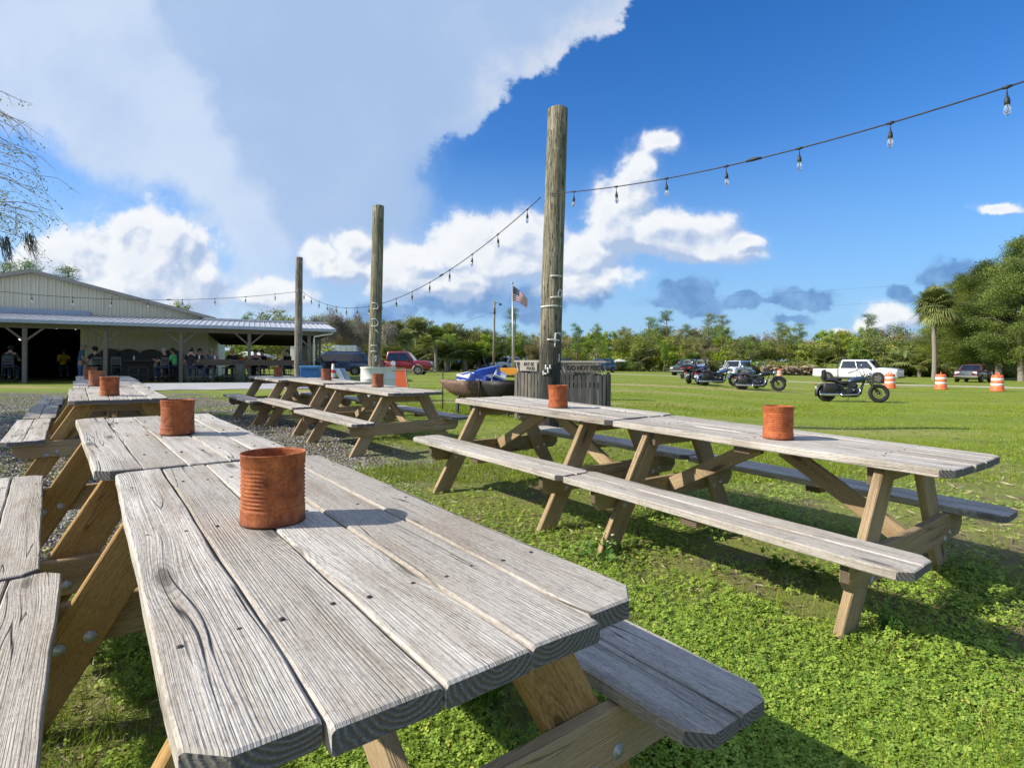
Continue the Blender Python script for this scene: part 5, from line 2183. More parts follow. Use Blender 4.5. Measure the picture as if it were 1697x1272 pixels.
    for sg in (-1, 1):
        mb = MB()
        y = sg * (.36 if chop else .38)
        mb.tube([(.2, y, 1.1 if chop else 1.02), (.22, y + sg * .03, 1.22)], .007, 6)
        mb.ball((.215, y + sg * .04, 1.26), .06, 10, 8, scale=(.3, 1.1, .75))
        mb.build('mirror', CHROME, root)
    mb = MB()
    mb.lathe([(.001, 0), (.05, .0), (.085, .06), (.095, .13), (.09, .14), (.001, .15)], 16, T3(hx + .05, 0, .86 if not chop else .96) @ Matrix.Rotation(R(90), 4, 'Y'))
    mb.build('headlamp', CHROME, root)
    mb = MB()
    mb.ball((-1.08 if not chop else -1.12, 0, .62), .055, 10, 8, scale=(.6, 1.3, .8))
    mb.build('tail_lamp', LAMPR, root)
    mb = MB()
    mb.box((-1.11, 0, .50), (.012, .19, .11), Matrix.Rotation(-.3, 3, 'Y'))
    mb.build('licence_plate', pm('pale_plate', (.5, .58, .62), (.62, .68, .7), 6, .4), root)
    for sg in (-1, 1):
        mb = MB()
        if kind == 'tourer':
            mb.loft([[(x, sg * (.20 + y * k), z) for y, z in ((0, .30), (.17, .32), (.19, .45), (.18, .60), (.0, .62))] for x, k in ((-.45, .85), (-.55, 1), (-1.0, 1), (-1.12, .8))])
            mb.build('saddlebag', P_, root, bevel=.02)
        else:
            mb.loft([[(x, sg * (.16 + y * k), z) for y, z in ((0, .32), (.13, .33), (.16, .46), (.15, .63), (.0, .66))] for x, k in ((-.48, .8), (-.54, 1), (-.86, 1), (-.93, .8))])
            mb.build('saddlebag', BLACKP, root, bevel=.02)
    if kind == 'tourer':
        mb = MB()
        mb.loft([[(x, y * k, z) for y, z in ((-.27, .80), (.27, .80), (.29, .92), (.26, 1.06), (0, 1.09), (-.26, 1.06), (-.29, .92))] for x, k in ((-.62, .9), (-.68, 1), (-1.02, 1), (-1.12, .86))])
        mb.build('top_trunk', BLACKP, root, bevel=.02)
        for sg in (-1, 1):
            mb = MB()
            mb.box((-1.10, sg * .17, .88), (.05, .16, .07))
            mb.build('tail_lamp', LAMPR, root, bevel=.01)
        mb = MB()
        mb.loft([[(x, y * k, z) for y, z in ((-.26, .78), (.26, .78), (.34, .95), (.22, 1.08), (-.22, 1.08), (-.34, .95))] for x, k in ((.40, .9), (.55, 1), (.70, .7))])
        mb.build('fairing', P_, root, bevel=.02)
    if kind in ('tourer', 'screen'):
        mb = MB()
        R3 = []
        for z, w, x in ((1.0, .22, .50), (1.15, .25, .44), (1.3, .22, .38), (1.38, .12, .35)):
            R3.append([(x + .05 - abs(y / w) ** 2 * .05, y, z) for y in np.linspace(-w, w, 9)] + [(x + .044 - abs(y / w) ** 2 * .05, y, z) for y in np.linspace(w, -w, 9)])
        mb.loft(R3)
        mb.build('windscreen', GLS, root)
    if chop:
        mb = MB()
        mb.loft([[(-.80 + x, y * k, z) for y, x in ((-.14, 0), (.14, 0), (.14, -.09), (-.14, -.09))] for z, k in ((.80, .8), (.90, 1.1), (1.06, 1.2), (1.14, .9))])
        mb.tube([(-.7, .1, .74), (-.86, .1, 1.1), (-.86, -.1, 1.1), (-.7, -.1, .74)], .012, 6)
        mb.build('sissy_bar_pack', BLACKP, root, bevel=.02)
    mb = MB()
    mb.tube([(.0, .12, .24), (-.06, .34, .0)], .012, 6)
    mb.build('kickstand', CHROME, root)
    return root


def mc(px, py, d, rz, *a):
    return motorcycle(gp(px, py) if d is None else gat(px, d), rz, *a)


mc(1411, 663, 19.6, head(1, -.30), 'low black and blue chopper motorcycle standing alone nearest on the lawn', (.018, .035, .075), 'chopper')
mc(1143, 641, 31.2, head(.36, .93), 'touring motorcycle with top trunk seen from behind, at the end of the row', (.03, .03, .05), 'tourer')
mc(1163, 641, 30.4, head(.5, .87), 'dark motorcycle squeezed between the touring bike and the blue-tanked bike', (.03, .012, .02), 'screen')
mc(1192, 642, 29.0, head(.88, -.10), 'motorcycle with a pale blue tank and windscreen in the row', (.06, .12, .26), 'screen')
mc(1243, 646, 27.6, head(.62, .6), 'dark motorcycle leaning behind the black bike at the end of the row', (.03, .03, .035), 'cruiser')
mc(1259, 648, 26.2, head(.95, -.42), 'black cruiser motorcycle with chrome pipes, front wheel turned towards the barrels', (.012, .013, .018), 'cruiser')


# ------------------------------------------------------------------ traffic barrels, cone, signs
ORANGE = pm('orange_plastic', (.72, .12, .035), (.80, .17, .05), 6, .5)
REFL = pm('white_band', (.66, .62, .58), (.78, .75, .70), 12, .4)


def make_barrel():
    o = empty('traffic_barrel')
    mb = MB()
    prof = [(.001, 0), (.30, 0), (.33, .02), (.33, .06), (.285, .10)]
    mats = [1] * 4
    segs = [(.10, .285, .30, 0), (.30, .285, .44, 1), (.44, .275, .58, 0), (.58, .27, .72, 1), (.72, .26, .84, 0)]
    for z0, r, z1, m in segs:
        prof += [(r, z0 + .01), (r - .006, z1 - .008), (r - .014, z1)]
        mats += [m, m, 0]
    prof += [(.20, .88), (.001, .89)]
    mats = mats[:len(prof) - 1] + [0] * 4
    mb.lathe(prof, 28, None, 0, True, [(2 if q == 9 else q) for q in mats])
    for f, (i, mm) in enumerate(zip(mb.f, mb.m)):
        pass
    mb.m = [0 if k < 4 * 28 and mm == 1 else mm for k, mm in enumerate(mb.m)]
    mb.build('drum', [ORANGE, REFL], o)
    mb = MB()
    mb.tube([(-.10, 0, .87), (-.09, 0, .97), (-.03, 0, 1.0), (.03, 0, 1.0), (.09, 0, .97), (.10, 0, .87)], .022, 8)
    mb.build('handle', ORANGE, o)
    return o


bar0 = make_barrel()
for i, (px, d, lab) in enumerate(((1475, 33.3, 'orange and white traffic barrel in front of the white pickup nose'), (1559.5, 32.2, 'orange and white traffic barrel by the palm trunk'),
                                   (1653, 29.8, 'orange and white traffic barrel right of the dark red pickup'), (1292, 62, 'small distant orange barrel in front of the log pile'))):
    c = bar0 if i == 0 else copy_tree(bar0)
    c.location = gat(px, d)
    c.rotation_euler = (0, 0, i * .8)
    tag(c, lab, 'barrel', 'traffic barrels along the sandy road')

# orange A-frame sign beside the planter drums
o = empty('folding_sign', gat(659, 15.4), .1, 'orange folding sign board leaning beside the white planter drums', 'sign')
mb = MB()
mb.loft([[(-.30, -.22, 0), (.34, -.22, 0), (.34, -.20, 0), (-.30, -.20, 0)], [(-.22, -.02, .78), (.20, -.02, .78), (.20, 0, .78), (-.22, 0, .78)]], smooth=False)
mb.build('front_board', ORANGE, o)
mb = MB()
mb.loft([[(-.30, .20, 0), (.34, .20, 0), (.34, .22, 0), (-.30, .22, 0)], [(-.22, .01, .78), (.20, .01, .78), (.20, .03, .78), (-.22, .03, .78)]], smooth=False)
mb.build('back_board', ORANGE, o)
mb = MB()
mb.box((0.0, 0, .80), (.42, .04, .06))
mb.bar((.345, -.22, 0), (.215, -.01, .80), .03, .03)
mb.build('rim', TRIM, o)

# white planter drums round the middle post
for i, (dx_, dy_, r) in enumerate(((-.02, -.02, .29), (.24, .26, .26))):
    p = b0 + Vector((dx_, dy_, 0))
    o = empty('planter_drum', (p.x, p.y, g(p.x, p.y)), 0, ['white drum around the foot of the middle post', 'white drum with blue stain standing behind the drum at the middle post'][i], 'drum', 'white drums at the middle post')
    mb = MB()
    mb.lathe([(.001, 0), (r, 0), (r + .012, .015), (r, .03), (r, .28), (r + .01, .295), (r, .31), (r, .56), (r + .01, .575), (r, .59), (r, .83), (r + .015, .845), (r + .012, .865), (r - .02, .865), (r - .025, .80), (.001, .80)], 40)
    m_, t_, bs_ = mk('drum_white' + str(i))
    co = t_.new('ShaderNodeTexCoord').outputs['Object']
    n_ = t_.noise(co, 5, 5, .6)
    col = t_.mix(t_.mr(n_, .35, .7), (.78, .78, .77), (.66, .69, .71))
    col = t_.mix(t_.mr(t_.noise(co, 2.2, 3), .62, .72, 0, .4), col, (.40, .52, .60))
    t_.put(bs_.inputs['Base Color'], col)
    bs_.inputs['Roughness'].default_value = .5
    mb.build('drum', m_, o)
    mb = MB()
    rngd = random.Random(5 + i)
    for k in range(60):
        a, q = rngd.uniform(0, 6.28), r * .92 * math.sqrt(rngd.uniform(.3, 1))
        mb.bar((q * math.cos(a), q * math.sin(a), .80), (q * 1.05 * math.cos(a + .2), q * 1.05 * math.sin(a + .2), .80 + rngd.uniform(.06, .13)), .012, .004)
    mb.build('dry_stems', pm('dry_stems%d' % i, (.25, .2, .12), (.4, .35, .24), 9, .9), o)


# ------------------------------------------------------------------ slatted enclosure with signs
SLAT = [pm('slat_grey%d' % k, a, tuple(c * 1.7 for c in a), 7, .9, aniso=(4, 4, .8), bump=.4) for k, a in enumerate(((.055, .056, .057), (.078, .076, .072), (.13, .115, .095), (.17, .14, .11)))]
PALE = pm('pale_board', (.29, .27, .235), (.42, .395, .35), 6, .85, aniso=(.6, 4, 4))
ENC_D = 9.7
pe0, pe1, pe2 = gat(853, 10.1), gat(905, 9.55), gat(1012, 9.35)


def slat_panel(a, b, label, n, ztop, zbot, cols, rail_px, seed):
    d = (b - a)
    d.z = 0
    L = d.length
    rz = math.atan2(d.y, d.x)
    o = empty('slat_fence', (a.x, a.y, g(a.x, a.y)), rz, label, 'fence', 'slatted panels of the wooden enclosure')
    rg = random.Random(seed)
    w = L / n
    mats_used = []
    mb = MB()
    for k in range(n):
        ht = ztop + rg.uniform(-.03, .02)
        mi = rg.randrange(len(cols))
        mb.box((w * (k + .5), rg.uniform(-.005, .005), (zbot + ht) / 2), (w * .78, .022, ht - zbot), Matrix.Rotation(rg.uniform(-.015, .015), 3, 'Y'), mi)
    mb.build('slats', [SLAT[c] for c in cols], o)
    mb = MB()
    for z in (zbot + .15, ztop - .2):
        mb.box((L / 2, .05, z), (L, .06, .09))
    mb.build('rail', SLAT[0], o)
    for x in (.04, L - .04):
        mb = MB()
        mb.box((x, .1, ztop / 2), (.09, .09, ztop - .02))
        mb.build('corner_post', SLAT[1], o)
    return o, L


zt_l = EYE - (620 - YH) / FPX * 9.9 - g(pe0.x, pe0.y)
fl, L1 = slat_panel(pe0, gat(903, 9.75), 'left slatted panel of the enclosure, greyed brown boards', 9, .86, .03, [1, 2, 3, 2], 0, 3)
fr, L2 = slat_panel(gat(924, 9.5), pe2, 'right slatted panel of the enclosure, dark grey boards', 13, .86, .03, [0, 1, 0, 1], 0, 4)
slat_panel(pe2 + Vector((-.05, 1.3, 0)), pe0 + Vector((.1, .9, 0)), 'back slatted panel added to the enclosure, seen only through the front gaps', 20, 1.04, .03, [0, 1], 0, 8)  # back and side panels added to darken the gaps in the front
slat_panel(pe2 + Vector((0, .06, 0)), pe2 + Vector((-.03, 1.25, 0)), 'short side panel added to close the right end of the enclosure', 9, .84, .03, [0, 1, 0], 0, 9)
for f_, L_ in ((fl, L1), (fr, L2)):
    mb = MB()
    mb.box((L_ / 2, .03, 1.06), (L_ * 1.02, .10, .032))
    mb.build('top_rail', PALE, f_)
    mb = MB()
    k = 0
    for xx in np.arange(.05, L_ - .02, .07):
        mb.bar((xx, .05, .88), (xx - .05, .05, 1.045), .022, .018, (0, 1, 0))
    mb.build('lattice', PALE, f_)


def sign(parent_o, x, z, w, h, text, label, mat, tcol, rot=0., size=.1, lines=None):
    o = empty('sign_board', (0, 0, 0), 0, label, 'sign')
    o.matrix_world = Matrix.Translation(parent_o.location) @ Matrix.Rotation(parent_o.rotation_euler.z, 4, 'Z') @ T3(x, -.035, z) @ Matrix.Rotation(rot, 4, 'Y')
    mb = MB()
    mb.box((0, 0, 0), (w, .02, h))
    mb.build('board', mat, o, bevel=.004)
    for (tx, tx_x, tx_z, sz) in lines:
        cu = bpy.data.curves.new('lettering', 'FONT')
        cu.body = tx
        cu.size = sz
        cu.extrude = .002
        cu.offset = .0022
        cu.align_x = 'CENTER'
        cu.align_y = 'CENTER'
        cu.materials.append(tcol)
        tmp = bpy.data.objects.new('lettering', cu)
        COL.objects.link(tmp)
        me_ = bpy.data.meshes.new_from_object(tmp.evaluated_get(bpy.context.evaluated_depsgraph_get()))
        bpy.data.objects.remove(tmp)
        to = bpy.data.objects.new('lettering', me_)
        COL.objects.link(to)
        to.parent = o
        to.location = (tx_x, -.0135, tx_z)
        to.rotation_euler = (R(90), 0, 0)
        to.scale = (.82, 1, 1)
    return o


INK = pm('black_lettering', (.012, .012, .012), (.03, .03, .03), 30, .7)
sign(fl, .32, .97, .36, .17, '', 'whitewashed board lettered EAT, fixed over the left slatted panel', PALE, INK, .02, lines=(('EAT-SE', .01, .035, .085), ('FOOD', .05, -.04, .075)))
sign(fr, .455, .955, .56, .125, '', 'grey board lettered DO NOT FEED over the right slatted panel', SLAT[2], INK, .0, lines=(('DO NOT FEED', 0, 0, .108),))

# ------------------------------------------------------------------ half-barrel fire trough with boxes
IRON = rust_mat('smoked_iron', (.075, .05, .04), (.19, .115, .085), (.32, .19, .13))
IRON2 = pm('dark_iron', (.014, .014, .014), (.035, .033, .031), 14, .6, .3)
ta, tb_ = at(735, 640, 11.6), at(868, 640, 10.6)
dd_ = tb_ - ta
tro = empty('fire_trough', (ta.x, ta.y, g(ta.x, ta.y)), math.atan2(dd_.y, dd_.x), 'rusted half-barrel fire trough with a round end beside the enclosure', 'fire pit')
TLn = math.hypot(dd_.x, dd_.y)
mb = MB()
R3, R4 = [], []
for x in [0, .02, .06, .13, .24, .40, .60, .85, TLn * .60]:
    k = math.sqrt(max(0.02, 1 - (1 - min(1, x / .85)) ** 2))
    rad = .36 * (.25 + .75 * k)
    zt = .66
    R3.append([(x, rad * math.cos(a), zt + .40 * k * math.sin(a)) for a in np.linspace(math.pi, 2 * math.pi, 15)] + [(x, (rad - .012) * math.cos(a), zt + (.40 * k - .012) * math.sin(a)) for a in np.linspace(2 * math.pi, math.pi, 15)])
mb.loft(R3)
mb.build('rounded_end', IRON, tro)
mb = MB()
prof = [(.37 * math.cos(a), .66 + .41 * math.sin(a)) for a in np.linspace(math.pi, 2 * math.pi, 15)] + [(.355 * math.cos(a), .66 + .395 * math.sin(a)) for a in np.linspace(2 * math.pi, math.pi, 15)]
mb.loft([[(x, y, z) for y, z in prof] for x in (TLn * .605, TLn)])
mb.box((TLn * .99, 0, .45), (.02, .62, .3))
mb.build('trough', IRON2, tro)
for x in (.55, TLn * .62, TLn - .2):
    for sg in (-1, 1):
        mb = MB()
        mb.bar((x, sg * .26, 0), (x, sg * .20, .36), .05, .05)
        mb.build('leg', IRON2, tro)
mb = MB()
mb.tube([(TLn * .605, -.375, .20), (TLn * .605, -.385, .68)], .015, 6)
mb.build('handle', IRON2, tro)
CARD = pm('white_card', (.62, .62, .62), (.74, .74, .73), 8, .6)
BLUEC = pm('blue_card', (.02, .055, .32), (.03, .09, .45), 5, .4)


def carton(x, y, z, size, rot, cols, label):
    o = empty('drink_carton', tro.matrix_basis @ Vector((x, y, z)) if False else (0, 0, 0), 0, label, 'carton', 'blue and white cartons in the fire trough')
    o.matrix_world = Matrix.Translation(tro.location) @ Matrix.Rotation(tro.rotation_euler.z, 4, 'Z') @ T3(x, y, z) @ Euler(rot).to_matrix().to_4x4()
    mb = MB()
    mb.box((0, 0, 0), size)
    mb.build('box', cols[0], o, bevel=.006)
    mb = MB()
    s = size
    mb.box((0, 0, s[2] * .12), (s[0] * 1.008, s[1] * 1.008, s[2] * .34))
    mb.build('band', cols[1], o)
    mb = MB()
    mb.box((-s[0] * .2, 0, s[2] / 2 + .002), (s[0] * .3, s[1] * .8, .006))
    mb.build('flap', cols[1], o)
    mb = MB()
    mb.box((s[0] * .12, -s[1] / 2 - .004, -.02), (s[0] * .36, .006, s[2] * .28))
    mb.build('label_patch', cols[0] if cols[0] is CARD else CARD, o)


carton(.72, -.10, .70, (.42, .30, .17), (.20, .10, -.30), (CARD, BLUEC), 'white carton with blue band tipped at the left of the trough')
carton(1.08, .06, .76, (.46, .34, .30), (.12, -.22, .35), (BLUEC, BLUEC), 'big blue carton tilted on the pile, highest in the trough')
carton(1.05, -.20, .66, (.36, .22, .20), (-.25, .15, .1), (BLUEC, BLUEC), 'crumpled blue carton below the big tilted one')
carton(1.42, -.08, .70, (.24, .24, .22), (.45, .4, .6), (CARD, BLUEC), 'small white and blue carton on its corner at the right of the trough')

# crane rod standing at the trough
o = empty('iron_stake', gat(734, 11.9), .0, 'thin black iron stake with a cross rod left of the fire trough', 'stake')
mb = MB()
mb.tube([(0, 0, -.1), (0, 0, .86)], .013, 6)
mb.build('upright', IRON2, o)
mb = MB()
mb.tube([(-1.15, .25, .82), (0, 0, .82), (.16, -.03, .82)], .009, 6)
mb.build('cross_rod', IRON2, o)

# orange-yellow upturned barrow behind the trough
YELP = pm('orange_yellow_tray', (.62, .24, .012), (.72, .32, .02), 5, .45)
o = empty('wheelbarrow', gat(843, 13.2), .2, 'orange-yellow wheelbarrow tray upturned behind the cartons', 'wheelbarrow')
mb = MB()
mb.loft([[(-.34, -.34, .72), (.26, -.34, .72), (.34, .34, .72), (-.34, .34, .72)], [(-.32, -.30, .76), (.24, -.30, .76), (.31, .30, .76), (-.32, .30, .76)], [(-.28, -.2, .88), (.2, -.2, .88), (.24, .2, .88), (-.28, .2, .88)]], smooth=False)
mb.build('tray', YELP, o, bevel=.03)
for sg in (-1, 1):
    mb = MB()
    mb.tube([(-.55, sg * .26, .70), (.6, sg * .22, .66)], .02, 6)
    mb.tube([(-.3, sg * .25, .69), (-.34, sg * .28, 0)], .018, 6)
    mb.build('handle', IRON2, o)
wheel(o, .5, .02, .18, .08)

# ------------------------------------------------------------------ blue chest, slanted boards, cone near the porch corner
o = empty('ice_chest', gat(516, 20.2), .12, 'blue ice chest with a pale base in front of the porch corner', 'chest')
mb = MB()
mb.box((0, 0, .54), (.66, .6, .36))
mb.build('body', pm('blue_plastic', (.02, .10, .32), (.03, .14, .40), 4, .4), o, bevel=.03)
mb = MB()
mb.box((0, 0, .18), (.64, .58, .34))
mb.build('base', pm('pale_blue_plastic', (.42, .50, .56), (.5, .58, .64), 4, .5), o, bevel=.02)
mb = MB()
mb.box((0, 0, .77), (.68, .62, .10))
mb.build('lid', pm('mid_blue_plastic', (.05, .20, .45), (.07, .25, .5), 4, .4), o, bevel=.03)
for i, px in enumerate((558, 567)):
    o = empty('game_board', gat(px, 26.5 + i * .2), .25, ['blue and white slanted game board beside the van, left of its pair', 'blue and white slanted game board nearest the van wheel'][i], 'game board')
    mb = MB()
    mb.bar((.1, -.45, .06), (-.18, .45, .62), .30, .03, (1, 0, 0))
    mb.bar((.1, -.45, .06), (-.18, .45, .62), .30, .03, (1, 0, 0))
    mb2 = MB()
    mb2.loft([[(.22, -.3, .02), (.45, -.3, .02), (.45, -.27, .02), (.22, -.27, .02)], [(-.12, -.02, .66), (.12, -.02, .66), (.12, .01, .66), (-.12, .01, .66)]], smooth=False)
    mb2.build('board', pm('game_blue%d' % i, (.10, .2, .36), (.55, .6, .66), 1.2, .5), o)
    for q in (-.1, .1):
        mb = MB()
        mb.tube([(q, 0, .62), (q + .05, .35, 0)], .02, 6)
        mb.build('leg', TRIM, o)
o = empty('traffic_cone', gat(552, 24), 0, 'red and white striped cone half hidden behind a rusty can', 'cone')
mb = MB()
mb.lathe([(.001, 0.001), (.19, 0), (.19, .03), (.12, .04), (.10, .3), (.085, .48), (.07, .62), (.045, .88), (.001, .90)], 20, None, 0, True, [0, 0, 0, 0, 1, 0, 1, 0])
mb.build('cone', [pm('red_plastic', (.5, .03, .02), (.6, .05, .03), 5, .5), WHITE], o)

# ------------------------------------------------------------------ flagpole, utility pole, wires
fp = gat(849.5, 40)
o = empty('flagpole', fp, 0, 'slim metal flagpole with a gold-free plain top behind the fire trough', 'flagpole')
o['label'] = 'slim pale metal flagpole flying a flag behind the fire trough'
ftop = at(848.5, 470, 40)
mb = MB()
mb.tube([(0, 0, -.2), (0, 0, 2.5), (ftop.x - fp.x, 0, ftop.z - fp.z)], [.07, .062, .04], 10)
mb.build('pole', pm('pole_metal', (.40, .39, .37), (.55, .54, .52), 6, .4, .5), o)
mb = MB()
mb.ball((ftop.x - fp.x, 0, ftop.z - fp.z + .05), .08, 10, 8)
mb.build('finial', ALLOY, o)
fl_ = empty('flag', at(849, 474, 40), 0, 'striped American flag drooping in the wind from the flagpole', 'flag')
FRED, FWHT, FBLU = pm('flag_red', (.35, .02, .03), (.42, .03, .04), 6, .8), pm('flag_white', (.66, .65, .66), (.74, .73, .74), 6, .8), pm('flag_blue', (.012, .018, .08), (.02, .03, .11), 6, .8)
mb = MB()
nu, nv = 26, 26


def fpt(u, v, off=0.):
    # drooping: fly end sinks to the lower right
    x = 1.05 * u + .03
    z = -1.02 * v * (1 - .35 * u) - .95 * u ** 1.3
    y = .07 * math.sin(u * 7 + v * 2) * u
    return (x, y + off, z)


for i in range(nu + 1):
    for j in range(nv + 1):
        mb.v.append(fpt(i / nu, j / nv))
for i in range(nu):
    for j in range(nv):
        canton = i < nu * .42 and j < 14
        m = 2 if canton else (0 if (j // 2) % 2 == 0 else 1)
        mb.face((i * (nv + 1) + j, (i + 1) * (nv + 1) + j, (i + 1) * (nv + 1) + j + 1, i * (nv + 1) + j + 1), m, None, True)
for rw in range(9):
    for cl in range(6 if rw % 2 == 0 else 5):
        u, v_ = (.03 + (cl + (0 if rw % 2 == 0 else .5)) * .066), (.035 + rw * .057)
        for off in (-.004, .004):
            pts = []
            for k in range(10):
                a = math.pi / 2 + k * math.pi / 5
                rr = .022 if k % 2 == 0 else .009
                pts.append(fpt(u + rr * math.cos(a), v_ - rr * math.sin(a), off))
            mb.poly(pts, 1)
mb.build('cloth', [FRED, FWHT, FBLU], fl_, fix=False)
mb = MB()
mb.tube([(0, 0, .03), (0, 0, -1.05)], .012, 6)
mb.build('hoist_rope', WHITE, fl_)

UTIL = post_mat('utility_pole_wood', (.16, .12, .08), (.30, .25, .18), (.42, .36, .28))
up_ = gat(818, 72)
o = empty('utility_pole', up_, 0, 'wooden utility pole with a street lamp arm, between the grey crossover and silver pickup', 'utility pole')
utop = at(819, 499, 72)
mb = MB()
mb.tube([(0, 0, -.3), (utop.x - up_.x, 0, utop.z - up_.z)], [.17, .12], 10)
mb.build('pole', UTIL, o)
hz_ = utop.z - up_.z
mb = MB()
mb.tube([(0, 0, hz_ - .4), (.4, -.1, hz_ - .2), (.8, -.2, hz_ - .3)], .03, 6)
mb.lathe([(.001, .12), (.10, .1), (.22, -.06), (.14, -.14), (.001, -.14)], 12, T3(.85, -.2, hz_ - .4))
mb.tube([(0, 0, hz_ - 1.5), (-.5, 0, hz_ - 1.45)], .03, 6)
mb.tube([(.1, -.2, hz_ - .9), (.1, -.2, hz_ - 1.7)], .12, 8)
mb.build('lamp_arm', IRON2, o)
lp = gat(775, 88)
lt = at(793, 562, 92)
o = empty('leaning_pole', lp, 0, 'leaning pale pole standing in the trees right of the dark SUV', 'pole')
mb = MB()
mb.tube([(0, 0, -.1), lt - lp], [.10, .07], 8)
mb.build('shaft', UTIL, o)
mb = MB()
mb.lathe([(.001, 0), (.18, 0), (.18, .05), (.001, .06)], 10)
mb.build('foot_plate', IRON2, o)
wr = empty('power_line', utop, 0, 'thin power line running down left from the utility pole', 'wire')
e_ = at(640, 600, 130) - utop
mb = MB()
mb.tube([(-.4, 0, -1.45), (e_.x * .33, e_.y * .33, at(745, 542, 85).z - utop.z), (e_.x, e_.y, 1.0 - 1.0)], .018, 5)
mb.build('cable', BLK, wr)
wr = empty('power_line', at(1300, 487, 120), 0, 'thin power line crossing the sky towards the palm', 'wire')
oo = at(1300, 487, 120)
mb = MB()
mb.tube([at(px, py, d) - oo for px, py, d in ((1180, 492, 130), (1360, 482, 120), (1530, 470, 105), (1760, 452, 90))], .013, 5)
mb.build('cable', BLK, wr)
wr = empty('power_line', at(1500, 495, 90), 0, 'lower thin power line passing behind the palm crown and cedar', 'wire')
oo = at(1500, 495, 90)
mb = MB()
mb.tube([at(px, py, d) - oo for px, py, d in ((1380, 506, 100), (1560, 496, 85), (1760, 486, 56))], .010, 5)
mb.build('cable', BLK, wr)


# ------------------------------------------------------------------ plants
def leaf_mat(name, stops, trans=.35, rough=.6):
    m, t, b = mk(name)
    at_ = t.new('ShaderNodeAttribute', attribute_name='rnd')
    oi = t.new('ShaderNodeObjectInfo').outputs['Random']
    col = t.ramp(at_.outputs['Fac'], stops)
    h = t.new('ShaderNodeHueSaturation')
    t.put(h.inputs['Hue'], t.mr(oi, 0, 1, .478, .522))
    t.put(h.inputs['Value'], t.mr(t.m('FRACT', t.m('MULTIPLY', oi, 7.3)), 0, 1, .75, 1.25))
    t.put(h.inputs['Saturation'], t.mr(t.m('FRACT', t.m('MULTIPLY', oi, 13.7)), 0, 1, .82, 1.08))
    t.l.new(col, h.inputs['Color'])
    t.l.new(h.outputs[0], b.inputs['Base Color'])
    b.inputs['Roughness'].default_value = rough
    b.inputs['Specular IOR Level'].default_value = .2
    if trans:
        tr = t.new('ShaderNodeBsdfTranslucent')
        t.l.new(t.mix(.5, h.outputs[0], (.14, .16, .02)), tr.inputs['Color'])
        mx = t.new('ShaderNodeMixShader')
        mx.inputs[0].default_value = trans
        t.l.new(b.outputs[0], mx.inputs[1])
        t.l.new(tr.outputs[0], mx.inputs[2])
        t.l.new(mx.outputs[0], t.n['Material Output'].inputs['Surface'])
    return m


OAKL = leaf_mat('oak_leaves', [(0, (0.073, 0.114, 0.029)), (.45, (0.213, 0.257, 0.052)), (.8, (0.370, 0.384, 0.079)), (1, (0.512, 0.455, 0.143))])
BRTL = leaf_mat('spring_leaves', [(0, (0.075, 0.129, 0.018)), (.5, (0.258, 0.365, 0.039)), (1, (0.473, 0.538, 0.065))])
PINEL = leaf_mat('pine_needles', [(0, (0.048, 0.095, 0.026)), (.5, (0.134, 0.244, 0.048)), (1, (0.324, 0.406, 0.082))], .2)
CEDL = leaf_mat('cedar_sprays', [(0, (.022, .046, .012)), (.4, (.085, .135, .022)), (.75, (.18, .235, .034)), (1, (.27, .30, .05))], .25)
PALML = leaf_mat('palm_fronds', [(0, (0.088, 0.121, 0.026)), (.5, (0.221, 0.265, 0.066)), (.8, (0.376, 0.376, 0.111)), (1, (0.575, 0.420, 0.155))], .25)
TWIG = leaf_mat('bare_twigs', [(0, (.13, .115, .085)), (.6, (.27, .245, .19)), (1, (.38, .345, .27))], 0, .9)
TAN = leaf_mat('budding_twigs', [(0, (0.146, 0.134, 0.056)), (.5, (0.280, 0.246, 0.101)), (1, (0.403, 0.336, 0.168))], .1, .9)
BARK = pm('grey_bark', (.14, .12, .095), (.33, .29, .24), 9, .95, aniso=(4, 4, .7), bump=.5)
PBARK = pm('pine_bark', (.11, .075, .05), (.22, .16, .11), 7, .95, aniso=(4, 4, 1.5), bump=.5)
PTRUNK = pm('palm_trunk', (.16, .14, .11), (.30, .265, .22), 5, .95, aniso=(1, 1, 9), bump=.5)


def quads(c, size, rng, aspect=1., up=0., axis=None, jit=.35):
    """leaf quads around centres c: size array, aspect = length / width, up = how far normals lean to the sky"""
    N = len(c)
    n = rng.normal(size=(N, 3))
    n[:, 2] += up
    n /= np.linalg.norm(n, axis=1)[:, None]
    a = rng.normal(size=(N, 3)) if axis is None else axis + rng.normal(size=(N, 3)) * jit
    a -= n * np.sum(a * n, axis=1)[:, None]
    a /= np.linalg.norm(a, axis=1)[:, None] + 1e-9
    b = np.cross(n, a)
    L = (np.ones(N) * size)[:, None]
    Wd = L / aspect
    V = np.stack([c - a * L * .5, c + b * Wd * .5 - a * L * .05, c + a * L * .5, c - b * Wd * .5 - a * L * .05], axis=1)
    return V.reshape(-1, 3)


